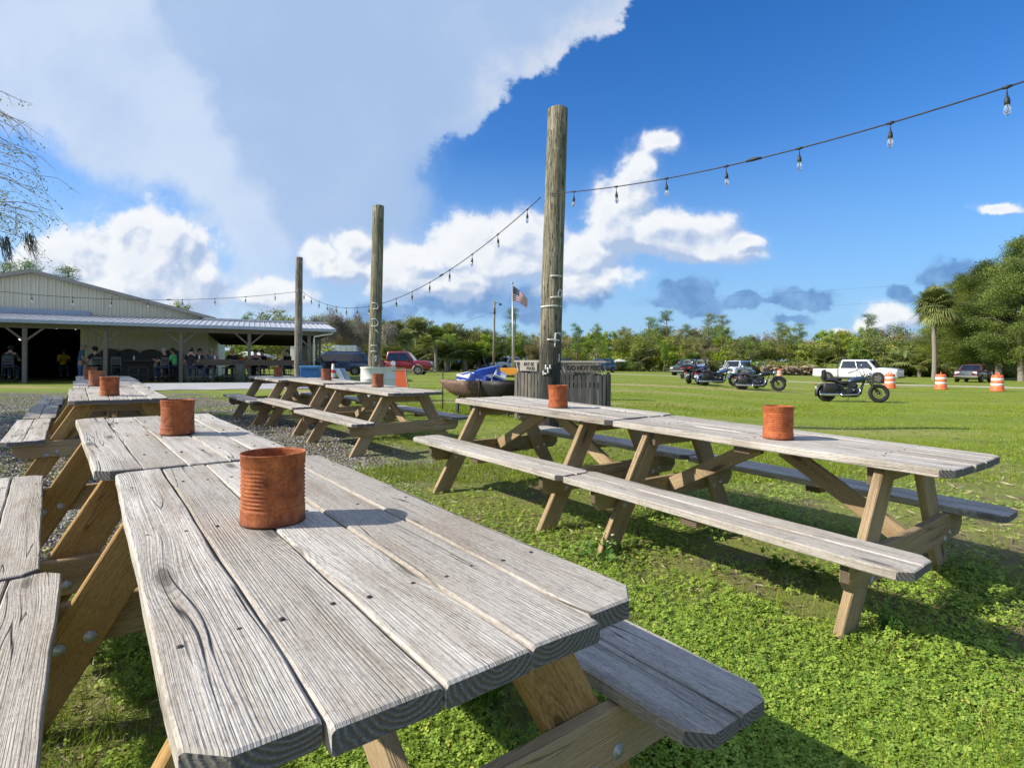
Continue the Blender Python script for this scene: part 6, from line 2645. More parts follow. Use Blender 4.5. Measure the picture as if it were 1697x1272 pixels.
def grow(mb, rng, p, d, L, r, depth, tips, spread=.6, lift=.1, nseg=4, kids_=3, shrink=.66, n=6, wander=.18):
    """branch from p along d; collects tip points"""
    pts, rad = [p], [r]
    q, dd = Vector(p), Vector(d).normalized()
    for i in range(nseg):
        dd = (dd + Vector((rng.gauss(0, wander), rng.gauss(0, wander), rng.gauss(lift, wander)))).normalized()
        q = q + dd * (L / nseg)
        pts.append(tuple(q))
        rad.append(r * (1 - .55 * (i + 1) / nseg))
    mb.tube(pts, rad, n, caps=False)
    tips.append((q.copy(), dd.copy(), depth))
    if depth <= 0:
        return
    for k in range(kids_):
        i = rng.randint(max(1, nseg // 2), nseg)
        ax = Vector((rng.gauss(0, 1), rng.gauss(0, 1), rng.gauss(.15, .6))).normalized()
        nd = (dd * (1 - spread) + ax * spread).normalized()
        grow(mb, rng, pts[i], nd, L * shrink * rng.uniform(.75, 1.15), rad[i] * .75, depth - 1, tips, spread, lift, max(3, nseg - 1), kids_, shrink, max(3, n - 1), wander)


def finish_tree(name, mb, V, col, bark, leafm, up_v=None):
    root = empty(name)
    if mb is not None and mb.v:
        mb.build('trunk', bark, root, fix=False)
    if V is not None:
        fast_mesh('crown', V, 4, leafm, root, col)
    return root


def clump_tree(seed, H, rx, rz, zc, nclump, nleaf, leaf, mat, name, bark=BARK, tr=.16, flat=1., shell=.55, aspect=1.5, crad=.3, droop=0., bare=0.):
    rng = random.Random(seed)
    nr = np.random.default_rng(seed)
    mb = MB()
    tips = []
    grow(mb, rng, (0, 0, -.2), (rng.gauss(0, .05), rng.gauss(0, .05), 1), zc * .85, tr, 3, tips, .62, .12, 5, 4, .62)
    C = []
    for k in range(nclump):
        v = nr.normal(size=3)
        v /= np.linalg.norm(v)
        q = shell + (1 - shell) * nr.random() ** .6
        wob = 1 + .22 * math.sin(3 * math.atan2(v[1], v[0]) + seed) + .14 * math.sin(5 * v[2] * 3 + seed)
        C.append((v[0] * rx * q * wob, v[1] * rx * q * wob, zc + v[2] * rz * q * (1 if v[2] > 0 else .8)))
    C = np.array(C)
    Vs, cs = [], []
    for c in C:
        n = int(nleaf * nr.uniform(.6, 1.3))
        r = crad * rx * nr.uniform(.65, 1.25)
        o = nr.normal(size=(n, 3)) * (r * .5, r * .5, r * .38 * flat)
        o[:, 2] -= droop * np.hypot(o[:, 0], o[:, 1])
        s = leaf * nr.uniform(.6, 1.35, n)
        Vs.append(quads(c + o, s, nr, aspect, .5))
        tone = nr.normal(.5, .16)
        cs.append(np.clip(nr.normal(tone, .17, n), 0, 1))
    return finish_tree(name, mb, np.concatenate(Vs), np.concatenate(cs), bark, mat)


def bare_tree(seed, H, mat, name, leafy=0., depth=5):
    rng = random.Random(seed)
    nr = np.random.default_rng(seed)
    mb = MB()
    tips = []
    grow(mb, rng, (0, 0, -.2), (0, 0, 1), H * .34, H * .018, depth, tips, .5, .14, 4, 3, .72, 6, .12)
    cs, ax = [], []
    for p, d, dep in tips:
        if dep <= 2:
            for k in range(26 if dep < 2 else 9):
                q = p - d * rng.uniform(0, .5) + Vector((rng.gauss(0, .28), rng.gauss(0, .28), rng.gauss(0, .28)))
                cs.append(tuple(q))
                ax.append(tuple(d + Vector((rng.gauss(0, .6), rng.gauss(0, .6), rng.gauss(.2, .6)))))
    cs, ax = np.array(cs), np.array(ax)
    V = quads(cs, nr.uniform(.35, .85, len(cs)), nr, 24, 0, ax, .3)
    col = nr.uniform(.1, 1, len(cs))
    if leafy:
        k = nr.random(len(cs)) < leafy
        V2 = quads(cs[k] + nr.normal(size=(k.sum(), 3)) * .2, .16, nr, 1.4)
        V = np.concatenate([V, V2])
        col = np.concatenate([col, nr.uniform(.4, 1, k.sum())])
    return finish_tree(name, mb, V, col, BARK, mat)


def pine_tree(seed, H, name='pine_tree', low=.55, n=16, cr=1.0, spreadr=2.0):
    rng = random.Random(seed)
    nr = np.random.default_rng(seed)
    mb = MB()
    pts = [(math.sin(i * .7 + seed) * .10, math.cos(i * .9) * .08, -.3 + (H - .3) * i / 10) for i in range(11)]
    mb.tube(pts, [H * .016 * (1 - .8 * i / 10) for i in range(11)], 7, caps=False)
    Vs, cs = [], []
    for k in range(n):
        z = H * (low + (1 - low) * (k + rng.random()) / n)
        f = (z / H - low) / (1 - low)
        rad = spreadr * (1 - f * .75) * rng.uniform(.35, 1.1)
        an = rng.uniform(0, 6.28)
        tip = Vector((math.cos(an) * rad, math.sin(an) * rad, z + rng.uniform(-.1, .5)))
        mb.tube([(0, 0, z - .35), tuple(Vector((0, 0, z - .2)).lerp(tip, .55)), tuple(tip)], [.05, .035, .02], 5, caps=False)
        for q in range(3):
            c = np.array(tip) + nr.normal(size=3) * (.35, .35, .2) * cr
            m = 75
            o = nr.normal(size=(m, 3)) * (.34 * cr, .34 * cr, .22 * cr)
            Vs.append(quads(c + o, nr.uniform(.2, .38, m), nr, 6, .2, o + np.array((0, 0, .25)), .4))
            cs.append(np.clip(nr.normal(nr.uniform(.25, .75), .18, m), 0, 1))
    return finish_tree(name, mb, np.concatenate(Vs), np.concatenate(cs), PBARK, PINEL)


def fan_frond(nr, base, d, L, fan, droop, out, col, tone):
    d = d / np.linalg.norm(d)
    side = np.cross(d, (0, 0, 1.))
    side /= np.linalg.norm(side) + 1e-6
    up = np.cross(side, d)
    hub = base + d * L * .5 + np.array((0, 0, -droop * L * .12))
    out.append(np.array([base - side * .02, base + side * .02, hub + side * .012, hub - side * .012]))
    col.append(tone)
    n = 24
    for k in range(n):
        a = (k / (n - 1) - .5) * 4.9
        dr = d * math.cos(a) + side * math.sin(a) * .95 + up * .25 * math.cos(a)
        l = fan * (1 - .28 * abs(k / (n - 1) - .5) * 2) * nr.uniform(.9, 1.08)
        w = fan * .045
        wv_ = np.cross(dr, up)
        wv_ /= np.linalg.norm(wv_) + 1e-6
        m_ = hub + dr * l * .6
        t_ = hub + dr * l + np.array((0, 0, -droop * l * .5))
        m_[2] -= droop * l * .08
        out.append(np.array([hub, m_ + wv_ * w, t_, m_ - wv_ * w]))
        col.append(np.clip(tone + nr.normal(0, .08), 0, 1))


def palm(seed, trunk, nfr, L, fan, name='palm_tree', tr=.17, low=-.7):
    nr = np.random.default_rng(seed)
    mb = MB()
    if trunk > .3:
        pts = [(.05 * math.sin(i * .6), .04 * math.cos(i * .5), -.3 + (trunk + .3) * i / 12) for i in range(13)]
        mb.tube(pts, [tr * (1.15 - .02 * i + .05 * math.sin(i * 2.1)) for i in range(13)], 10, caps=False)
    out, col = [], []
    for k in range(nfr):
        el = low + (1.4 - low) * ((k + nr.random()) / nfr) ** .9 + nr.normal(0, .38)
        az = k * 2.399 + nr.normal(0, .2)
        d = np.array((math.cos(az) * math.cos(el), math.sin(az) * math.cos(el), math.sin(el)))
        b = np.array((math.cos(az) * .1, math.sin(az) * .1, trunk - .25 + .35 * (k / nfr)))
        tone = nr.uniform(.75, 1.) if el < -.5 and nr.random() < .5 else nr.uniform(.1, .72)
        fan_frond(nr, b, d, L * nr.uniform(.35, 1.2), fan * nr.uniform(.65, 1.15), nr.uniform(.5, 1.4) if el < 0 else nr.uniform(.3, 1.0), out, col, tone)
    return finish_tree(name, mb if trunk > .3 else None, np.concatenate(out), np.array(col), PTRUNK, PALML)


def cedar(seed, H, Rb, name='cedar_tree', skirt=.16):
    rng = random.Random(seed)
    nr = np.random.default_rng(seed)
    mb = MB()
    mb.tube([(0, 0, -.3), (.1, 0, H * .3), (0, .1, H * .7), (0, 0, H * .97)], [H * .028, H * .022, H * .012, .02], 8, caps=False)
    Vs, cs = [], []
    nb = 92
    for k in range(nb):
        f = (k + .5) / nb
        z = H * (skirt + (1 - skirt) * f)
        prof = Rb * (min(1, .66 + f * 1.5) if f < .22 else .08 + .92 * (1 - ((f - .22) / .78)) ** .85)
        if rng.random() < .2:
            continue
        prof *= rng.uniform(.62, 1.28)
        prof *= 1 + .30 * math.sin(k * 1.7 + seed) * math.sin(k * .61 + seed * 2)
        an = k * 2.399 + rng.gauss(0, .3)
        tip = np.array((math.cos(an) * prof, math.sin(an) * prof, z + prof * .10))
        mb.tube([(0, 0, z - prof * .12), tuple(tip * (.5, .5, 1)), tuple(tip)], [.05, .035, .015], 4, caps=False)
        nsp = max(3, int(5 + prof * 2.6))
        tone = rng.gauss(.5, .16)
        for q in range(nsp):
            s = 1 - (q / nsp) ** 1.3 * .75
            c = np.array((tip[0] * s, tip[1] * s, z + (tip[2] - z) * s - .05)) + nr.normal(size=3) * (.3, .3, .22)
            m = 120
            o = nr.normal(size=(m, 3)) * (.44, .44, .17)
            o[:, 2] -= .34 * np.hypot(o[:, 0], o[:, 1])
            ax = o * (1, 1, .3) + np.array((tip[0], tip[1], 0)) * .25 + np.array((0, 0, -.15))
            Vs.append(quads(c + o, nr.uniform(.10, .22, m), nr, 3.0, .9, ax, .4))
            cs.append(np.clip(nr.normal(tone, .17, m), 0, 1))
    return finish_tree(name, mb, np.concatenate(Vs), np.concatenate(cs), BARK, CEDL)


PROTO = {}


def proto(kind):
    if kind in PROTO:
        return None
    mk_ = {
        'oak0': lambda: clump_tree(3, 10, 3.4, 3.2, 6.2, 62, 130, .25, OAKL, 'broadleaf_tree'),
        'oak1': lambda: clump_tree(8, 10, 2.7, 3.6, 6.0, 58, 130, .24, OAKL, 'broadleaf_tree'),
        'oak2': lambda: clump_tree(21, 10, 2.6, 3.0, 6.6, 40, 110, .22, TAN, 'broadleaf_tree', shell=.4),
        'bright0': lambda: clump_tree(31, 10, 2.1, 3.4, 6.1, 44, 120, .23, BRTL, 'broadleaf_tree'),
        'bare0': lambda: bare_tree(5, 10, TWIG, 'bare_tree'),
        'bare1': lambda: bare_tree(14, 10, TAN, 'bare_tree', .25),
        'bare2': lambda: bare_tree(23, 10, TWIG, 'bare_tree', .4),
        'pine0': lambda: pine_tree(2, 12),
        'pine1': lambda: pine_tree(9, 12, low=.62, n=13, spreadr=1.7),
        'sapling': lambda: pine_tree(17, 9, low=.45, n=13, cr=.8, spreadr=1.3),
        'palm0': lambda: palm(4, 5.2, 34, 1.5, 1.15),
        'palm1': lambda: palm(12, 2.2, 30, 1.5, 1.15),
        'palmetto': lambda: palm(19, .2, 26, 1.5, 1.1, 'palmetto_shrub', low=.1),
        'shrub0': lambda: clump_tree(41, 4, 1.9, 1.7, 1.8, 34, 120, .20, BRTL, 'shrub', tr=.06),
        'shrub1': lambda: clump_tree(43, 4, 2.1, 1.6, 1.6, 34, 120, .21, OAKL, 'shrub', tr=.06),
        'cedar0': lambda: cedar(6, 13, 4.2),
        'cedar1': lambda: cedar(15, 13, 4.6),
    }[kind]()
    PROTO[kind] = mk_
    return mk_


HT = dict(oak0=10, oak1=10, oak2=10, bright0=10, bare0=10, bare1=10, bare2=10, pine0=12.4, pine1=12.4, sapling=9.3, palm0=7.4, palm1=4.4, palmetto=2.4, shrub0=3.7, shrub1=3.4, cedar0=13.2, cedar1=13.2)
LAB = {}
rt = random.Random(77)
WOODS = {'oak': ('olive-green broadleaf tree in the wood edge behind the lawn', 'broadleaf trees of the wood edge'),
         'bri': ('bright green broadleaf tree in the wood edge behind the lawn', 'bright green trees of the wood edge'),
         'bar': ('bare or budding grey-brown tree in the wood edge behind the lawn', 'bare trees of the wood edge'),
         'pin': ('pine with a clumped crown rising above the wood edge', 'pines of the wood edge'),
         'pal': ('small cabbage palm among the undergrowth of the wood edge', 'palms of the wood edge'),
         'shr': ('low bush in the undergrowth of the wood edge', 'bushes of the wood edge'),
         'sap': ('thin young pine standing before the wood edge', 'young pines before the wood')}


def tree(kind, px, top, d, label=None, wide=1., group=None, cat=None):
    p = proto(kind)
    o = p if p is not None else copy_tree(PROTO[kind])
    loc = gat(px, d)
    H = at(px, top, d).z - loc.z
    s = H / HT[kind]
    o.location = loc
    o.scale = (s * wide, s * wide, s)
    o.rotation_euler = (0, 0, rt.uniform(0, 6.28))
    w = WOODS.get(kind[:3], (None, None))
    if label:
        for k in ('group',):
            if k in o:
                del o[k]
        tag(o, label, cat or 'tree', group)
    else:
        tag(o, w[0], cat or ('bush' if kind[:3] == 'shr' else 'tree'), w[1])
    return o


# single trees one can point to
tree('pine0', 40, 434, 52, 'pine crown showing over the left roof slope near the ridge', 1.3)
tree('pine1', 112, 441, 52, 'pine crown showing over the roof right of the ridge', 1.35)
tree('bare0', 162, 452, 52, 'bare reddish treetop showing over the middle of the roof slope')
tree('pine0', 6, 436, 56, 'pine crown over the roof at the left frame edge', 1.2)
tree('oak1', 297, 497, 60, 'dark treetop over the lower end of the gable roof', .8)
tree('bare2', 352, 519, 60, 'small bare treetop right of the gable end')
tree('sapling', 409, 517, 62, 'thin pine top over the porch roof', .9)
tree('oak0', 457, 511, 56, 'broad dark olive oak over the porch roof left of the grey-brown post', 1.15)
tree('bare2', 522, 487, 54, 'tall leafy-tipped bare tree right of the grey-brown post', .9)
tree('bare1', 560, 500, 58, 'bare tree between the grey-brown post and the middle post', .9)
tree('bare0', 590, 494, 55, 'bare grey tree just left of the middle post', .8)
tree('bare2', 645, 512, 66, 'bare treetop just right of the middle post', .8)
tree('pine0', 853, 511, 68, 'tall pine behind the flag, crown against the sky', 1.1)
tree('sapling', 955, 536, 74, 'thin young pine right of the thick post', 1.0)
tree('sapling', 988, 537, 78, 'thin young pine behind the steel blue SUV', 1.0)
tree('bright0', 1100, 560, 76, 'slender pale-trunked tree behind the lawn left of the dark grey SUV', .45)
sab = palm(30, 8.1, 150, 1.65, 1.55, tr=.21, low=-.9)
sab.location = gat(1548, 58)
tag(sab, 'tall cabbage palm with a straight pale trunk beside the cedar', 'tree')
tree('cedar1', 1693, 386, 54, 'biggest dark cedar, its top at the right frame edge', .78)
tree('cedar0', 1632, 428, 62, 'dense cedar between the palm and the biggest cedar', 1.0)
tree('cedar1', 1592, 452, 70, 'lower dense cedar right behind the palm trunk', .9)
tree('cedar1', 1612, 455, 66, 'upright dark cedar filling in right of the palm crown', 1.1)
tree('cedar0', 1655, 432, 58, 'tall cedar just left of the biggest cedar', 1.0)
tree('cedar0', 1775, 420, 52, 'dense cedar cut off by the right frame edge', 1.0)
tree('cedar0', 1558, 505, 80, 'low dark cedar left of the palm trunk', 1.0)
for px, top, d in ((655, 517, 72), (690, 512, 70), (722, 528, 70), (672, 535, 66), (745, 522, 78), (704, 545, 64)):
    tree('palm0', px, top, d, None, 1.25)
for px, top, d in ((740, 552, 72), (770, 548, 74), (795, 556, 78), (815, 560, 80), (650, 560, 62), (690, 562, 62)):
    tree('palm1', px, top, d, None, 1.4)
for px, top in ((1075, 526), (1104, 515), (1135, 538), (1173, 520), (1196, 521), (1290, 535), (1437, 521), (930, 548), (1325, 535)):
    tree(rt.choice(['pine0', 'pine1']), px, top, 108 + rt.uniform(-4, 6), None, 1.25)
for px, top, d in ((1490, 566, 78), (1508, 560, 80), (1524, 572, 76), (1222, 575, 86), (1368, 568, 92), (1150, 574, 88), (1060, 572, 92), (1478, 578, 80)):
    tree('palm1', px, top, d, None, 1.3)
prof_x = [420, 500, 640, 690, 730, 800, 830, 900, 1000, 1050, 1080, 1110, 1150, 1190, 1240, 1300, 1340, 1400, 1440, 1500, 1560, 1640, 1760]
prof_y = [530, 522, 525, 520, 530, 545, 542, 548, 546, 540, 532, 540, 540, 536, 545, 537, 545, 542, 533, 540, 545, 540, 540]
px = 430.
kinds_far = ['oak0', 'bare0', 'oak2', 'bare1', 'bright0', 'bare2', 'bare0', 'bare1', 'oak1', 'bare2', 'oak2', 'bright0', 'bare1']
while px < 1790:
    top = np.interp(px, prof_x, prof_y) + rt.uniform(-3, 9)
    d = np.interp(px, [430, 700, 850, 1100, 1790], [74, 88, 100, 118, 108]) + rt.uniform(-4, 8)
    ks = kinds_far if px > 830 else ['oak0', 'bare1', 'bright0', 'oak1', 'bare2', 'oak0']
    tree(rt.choice(ks), px, top, d, None, rt.uniform(.8, 1.05))
    px += rt.uniform(9, 15)
px = 620.
while px < 1560:
    top = 578 + rt.uniform(-16, 8)
    if px < 830:
        d, top = 78 + rt.uniform(-4, 4), 560 + rt.uniform(-14, 14)
    else:
        d = 98 + rt.uniform(-6, 5)
    k = rt.choice(['shrub0', 'shrub1', 'oak0', 'bright0', 'bright0', 'bare1', 'oak1', 'palmetto', 'sapling'] if px > 830 else ['bright0', 'shrub0', 'oak0', 'bright0'])
    if k in ('bright0', 'oak2', 'bare1', 'oak0', 'oak1', 'bare0', 'bare2', 'sapling'):
        top -= rt.uniform(8, 24)
    if k == 'palmetto':
        top = 594
    tree(k, px, top, d, None, rt.uniform(1.0, 1.35))
    px += rt.uniform(11, 18)
px = 600.
while px < 1720:
    d = np.interp(px, [600, 830, 1100, 1720], [80, 84, 94, 72]) + rt.uniform(-2, 3)
    tree(rt.choice(['shrub1', 'shrub0', 'palmetto', 'shrub1']), px, 597 + rt.uniform(-4, 5), d, None, rt.uniform(1.2, 1.9))
    px += rt.uniform(13, 19)
# ferny bushes at the porch corner, behind the downspout
tree('shrub0', 530, 562, 48, 'bright green bush beyond the porch corner above the box trailer', 1.3, cat='bush')
tree('shrub0', 385, 560, 60, 'sunlit bush seen through the open porch', 1.6, cat='bush')
tree('bright0', 430, 545, 64, 'bright tree seen through the open porch, right of the red and white trailer', 1.2)

# far wood closing the gaps low down
mb = MB()
nr = np.random.default_rng(3)
cs, sz = [], []
for k in range(9000):
    q = nr.uniform(380, 1900)
    d = np.interp(q, [380, 700, 1100, 1900], [92, 104, 132, 122]) + nr.uniform(0, 9)
    p = gat(q, d)
    cs.append((p.x, p.y, p.z + nr.uniform(0, 1) ** 1.2 * np.interp(q, [380, 700, 1000], [7.0, 6.5, 7.5])))
cs = np.array(cs)
V = quads(cs, nr.uniform(.7, 1.5, len(cs)), nr, 1.4, .3)
o = fast_mesh('far_wood', V, 4, OAKL, None, np.clip(nr.normal(.55, .22, len(cs)), 0, 1))
tag(o, 'deep undergrowth of the far wood behind the nearer trees', 'wood', None, 'stuff')

# log pile with brush, logs joined as one mesh, beyond the row of motorcycles
mb = MB()
rl = random.Random(9)
for k in range(230):
    q = rl.uniform(1262, 1352)
    p = gat(q, 84 + rl.uniform(-1.2, 1.2))
    h = rl.uniform(.05, 1.35)
    a = Vector((rl.gauss(0, 1), rl.gauss(0, 1), rl.gauss(0, .25))).normalized() * rl.uniform(.2, .5)
    c = p + Vector((0, 0, h))
    mb.tube([c - a, c + a], rl.uniform(.06, .14), 6, mat=rl.randrange(2))
o = mb.build('log_pile', [pm('cut_log', (.25, .17, .10), (.42, .30, .2), 5, .9), pm('old_log', (.12, .10, .085), (.22, .19, .16), 5, .9)], fix=False)
tag(o, 'long heap of cut logs and brush at the wood edge', 'log heap', None, 'stuff')

# ------------------------------------------------------------------ tree beyond the left frame edge whose branches hang in
tx, ty = -11.6, 9.0
root = empty('overhanging_tree', (tx, ty, g(tx, ty)), 0, 'thin-leaved tree hanging mossy branches in at the left frame edge', 'tree')
rb = random.Random(12)
mb = MB()
gz = g(tx, ty)
mb.tube([(0, 0, -.3), (.1, .1, 1.6), (.0, .2, 3.2), (.3, .1, 5.0), (.5, 0, 7.4), (.6, 0, 9.2)], [.34, .27, .24, .19, .12, .05], 10, caps=False)
lc, la = [], []
tips = []
TGT = [(58, 168, 8.6), (70, 205, 8.4), (92, 222, 8.2), (62, 232, 8.8), (36, 245, 8.5), (83, 258, 8.5), (84, 272, 8.3), (102, 291, 8.4), (108, 297, 8.2), (64, 305, 8.7), (130, 337, 8.3), (88, 340, 8.6), (128, 358, 8.4), (92, 372, 8.7),
       (70, 380, 8.5), (52, 398, 8.6), (30, 385, 8.2), (20, 330, 8.4), (15, 270, 8.7), (20, 200, 8.5), (10, 410, 8.3), (45, 350, 8.9), (60, 355, 8.1), (-60, 200, 8.2), (-80, 300, 8.6), (-40, 380, 8.0), (-120, 240, 8.9), (-90, 150, 8.4), (-30, 120, 8.6), (-140, 350, 8.2)]
for px, py, d in TGT:
    px = px - max(0, px - 35) * .42
    e = at(px, py + 6, d) - Vector((tx, ty, gz))
    z0 = min(max(e.z + rb.uniform(-.4, 1.0), 2.4), 8)
    a = Vector((.2, .1, z0))
    m1 = a.lerp(e, .45) + Vector((0, rb.uniform(-.3, .3), rb.uniform(.3, .7)))
    m2 = a.lerp(e, .82) + Vector((0, rb.uniform(-.2, .2), rb.uniform(.35, .75)))
    pts = [a]
    for k in range(1, 13):
        f = k / 12
        pts.append((a * (1 - f) ** 3 + m1 * 3 * f * (1 - f) ** 2 + m2 * 3 * f * f * (1 - f) + e * f ** 3) + Vector((0, rb.gauss(0, .02), rb.gauss(0, .02))))
    mb.tube(pts, [.034 * (1 - k / 12) ** 1.3 + .0022 for k in range(13)], 5, caps=False)
    for k in range(3, 12):
        for q in range(rb.choice((1, 1, 2))):
            b = pts[k]
            dv = (pts[k + 1] - pts[k]).normalized()
            td = (dv + Vector((rb.gauss(0, .5), rb.gauss(0, .6), rb.gauss(-.1, .5)))).normalized()
            L = rb.uniform(.15, .62)
            mid = b + td * L * .5 + Vector((0, 0, .03))
            tip = b + td * L - Vector((0, 0, L * .26))
            mb.tube([b, mid, tip], [.0042, .003, .0014], 4, caps=False)
            if rb.random() < (.85 if py > 290 else .45):
                for w in range(rb.randint(6, 18)):
                    f = rb.uniform(.2, 1)
                    c = b.lerp(tip, f) + Vector((rb.gauss(0, .035), rb.gauss(0, .05), rb.gauss(0, .035)))
                    lc.append(tuple(c))
                    la.append(tuple(td))
for k in range(6000):
    v = nr.normal(size=3)
    v /= np.linalg.norm(v)
    c = np.array((-2.6, -2.2, 4.6)) + v * np.array((2.6, 3.2, 2.0)) * nr.uniform(.45, 1)
    lc.append(tuple(c))
    la.append(tuple(v))
mb.build('trunk', BARK, root, fix=False)
lc, la = np.array(lc), np.array(la)
sz = np.where(np.arange(len(lc)) < len(lc) - 6000, nr.uniform(.022, .048, len(lc)), nr.uniform(.14, .3, len(lc)))
fast_mesh('crown', quads(lc, sz, nr, 1.9, .2, la, .7), 4, OAKL, root, nr.uniform(.05, .9, len(lc)))
for px, py, d in ((8, 392, 8.3), (47, 385, 8.6)):
    e = at(px, py, d) - Vector((tx, ty, gz))
    mb = MB()
    for k in range(46):
        a = e + Vector((rb.gauss(0, .035), rb.gauss(0, .035), rb.uniform(-.1, .02)))
        L = rb.uniform(.15, .42)
        sw = .12 if px > 20 else .05
        mb.tube([a, a + Vector((rb.gauss(.02, .03), rb.gauss(0, .03), -L * .5)), a + Vector((rb.gauss(sw, .04), rb.gauss(0, .03), -L))], [.005, .004, .002], 3, caps=False)
    mb.build('hanging_moss', pm('grey_moss%d' % px, (.07, .075, .06), (.15, .16, .13), 30, .95), root, fix=False)


# ------------------------------------------------------------------ ground cover
def patch(x, y):
    return (np.sin(x * 1.3 + 1.2 * np.sin(y * .9)) + np.sin(y * 1.7 + 1.4 * np.sin(x * 1.1 + 2)) + .7 * np.sin(x * 3.1 + y * 2.3) + .6 * np.sin(x * 2.2 - y * 3.7 + 1) + .4 * np.sin(7 * x + 1) * np.sin(6 * y)) / 3.7


def ground_samples(n, px0, px1, py0, py1, seed):
    r_ = np.random.default_rng(seed)
    px = r_.uniform(px0, px1, n)
    py = r_.uniform(py0, py1, n)
    d = FPX * EYE / np.maximum(py - YH, 2)
    for _ in range(6):
        x = (px - CX) / FPX * d
        d = FPX * (EYE - G(x, d)) / np.maximum(py - YH - .0052 * (px - CX), 2)
    x = (px - CX) / FPX * d
    return x, d, r_


def gravel_mask(x, y):
    u, v = x * UX + y * UY, x * VX + y * VY
    j = patch(x * .8, y * .8) * .9
    a = ((u + j) < -5.2) & ((v + j * .7) < 2.9)
    b = ((u + j) < -3.8) & ((v + j) < 1.1)
    return (a | b) & (y < 17)


CLOV = leaf_mat('clover_leaves', [(0, (.07, .17, .011)), (.4, (.18, .36, .022)), (.8, (.31, .51, .038)), (1, (.48, .54, .07))], .3)
GRASSM = leaf_mat('grass_blades', [(0, (.08, .13, .014)), (.5, (.23, .30, .034)), (.8, (.36, .39, .07)), (1, (.52, .42, .18))], .3)
x, y, r_ = ground_samples(215000, -200, 1900, 760, 1420, 21)
keep = (r_.random(len(x)) < np.clip(.62 + 2.2 * patch(x, y) + .8 * patch(x * 4.3 + 2, y * 4.1), .02, 1)) & (~gravel_mask(x, y) | (r_.random(len(x)) < .16))
x, y = x[keep], y[keep]
N = len(x)
h = r_.uniform(.006, .062, N) * np.clip(.7 + .6 * patch(x + 3, y), .3, 1.3)
c0_ = np.stack([x, y, G(x, y) + h], 1)
a0_ = r_.uniform(0, 6.28, N)
tilt = r_.normal(0, .35, (N, 2))
big = r_.uniform(.7, 1.35, N)
Vs, cl = [], []
tone = np.clip(r_.normal(.5, .2, N), 0, 1)
for k in range(3):
    a = a0_ + k * 2.094
    dv = np.stack([np.cos(a), np.sin(a), tilt[:, 0] * np.cos(a) + tilt[:, 1] * np.sin(a) - .12], 1)
    sv = np.stack([-np.sin(a), np.cos(a), -tilt[:, 0] * np.sin(a) + tilt[:, 1] * np.cos(a)], 1)
    L = (.0100 * big)[:, None]
    Vs.append(np.stack([c0_, c0_ + dv * L * .75 + sv * L * .5, c0_ + dv * L * 1.15, c0_ + dv * L * .75 - sv * L * .5], 1))
    cl.append(np.clip(tone + r_.normal(0, .07, N), 0, 1))
o = fast_mesh('clover', np.stack(Vs, 1).reshape(-1, 3), 4, CLOV, None, np.stack(cl, 1).ravel())
tag(o, 'low green clover covering the ground around the nearest tables', 'clover', None, 'stuff')

Vs, cl = [], []
for (n, p0, p1, hmin, hmax, wd, sd_) in ((11000, 770, 1420, .03, .10, .0020, 31), (95000, 668, 800, .018, .045, .0045, 32), (110000, 626, 690, .014, .034, .011, 33)):
    x, y, r_ = ground_samples(n, -250, 1950, p0, p1, sd_)
    keep = (r_.random(len(x)) < np.clip(.6 + .9 * patch(x * .7 + 5, y * .7), .1, 1)) & (~gravel_mask(x, y) | (r_.random(len(x)) < .12)) & ~((y > 15) & (x < -4.5))
    x, y = x[keep], y[keep]
    N = len(x)
    for rep in range(3):
        xx, yy = x + r_.normal(0, .015 if wd < .01 else .05, N), y + r_.normal(0, .015 if wd < .01 else .05, N)
        b = np.stack([xx, yy, G(xx, yy)], 1)
        a = r_.uniform(0, 6.28, N)
        s = np.stack([np.cos(a), np.sin(a), 0 * a], 1) * wd * .5
        hh = r_.uniform(hmin, hmax, N)
        ln = r_.normal(0, .45, (N, 2))
        t1 = b + np.stack([ln[:, 0] * hh * .4, ln[:, 1] * hh * .4, hh * .6], 1)
        t2 = b + np.stack([ln[:, 0] * hh, ln[:, 1] * hh, hh], 1)
        Vs.append(np.stack([b - s, b + s, t1 + s * .8, t1 - s * .8], 1))
        Vs.append(np.stack([t1 - s * .8, t1 + s * .8, t2 + s * .1, t2 - s * .1], 1))
        tn = np.clip(r_.normal(.48, .2, N), 0, 1)
        cl += [tn, tn]
V = np.concatenate(Vs).reshape(-1, 3)
o = fast_mesh('grass', V, 4, GRASSM, None, np.concatenate(cl))
tag(o, 'short grass blades over the lawn', 'grass', None, 'stuff')

# dead straw and leaf bits
x, y, r_ = ground_samples(26000, -200, 1900, 700, 1420, 71)
N = len(x)
dist = np.hypot(x, y)
ax = np.stack([r_.normal(0, 1, N), r_.normal(0, 1, N), r_.normal(0, .12, N)], 1)
cc_ = np.stack([x, y, G(x, y) + r_.uniform(.004, .02, N)], 1)
V = quads(cc_, r_.uniform(.015, .075, N) * np.clip(dist / 3.5, .7, 1.6), r_, 9, .8, ax, .05)
STRAW = leaf_mat('dead_straw', [(0, (.10, .07, .04)), (.5, (.30, .22, .12)), (1, (.52, .43, .27))], .1, .9)
o = fast_mesh('straw_litter', V, 4, STRAW, None, r_.uniform(0, 1, N))
tag(o, 'dead straw and leaf litter scattered in the grass', 'litter', None, 'stuff')

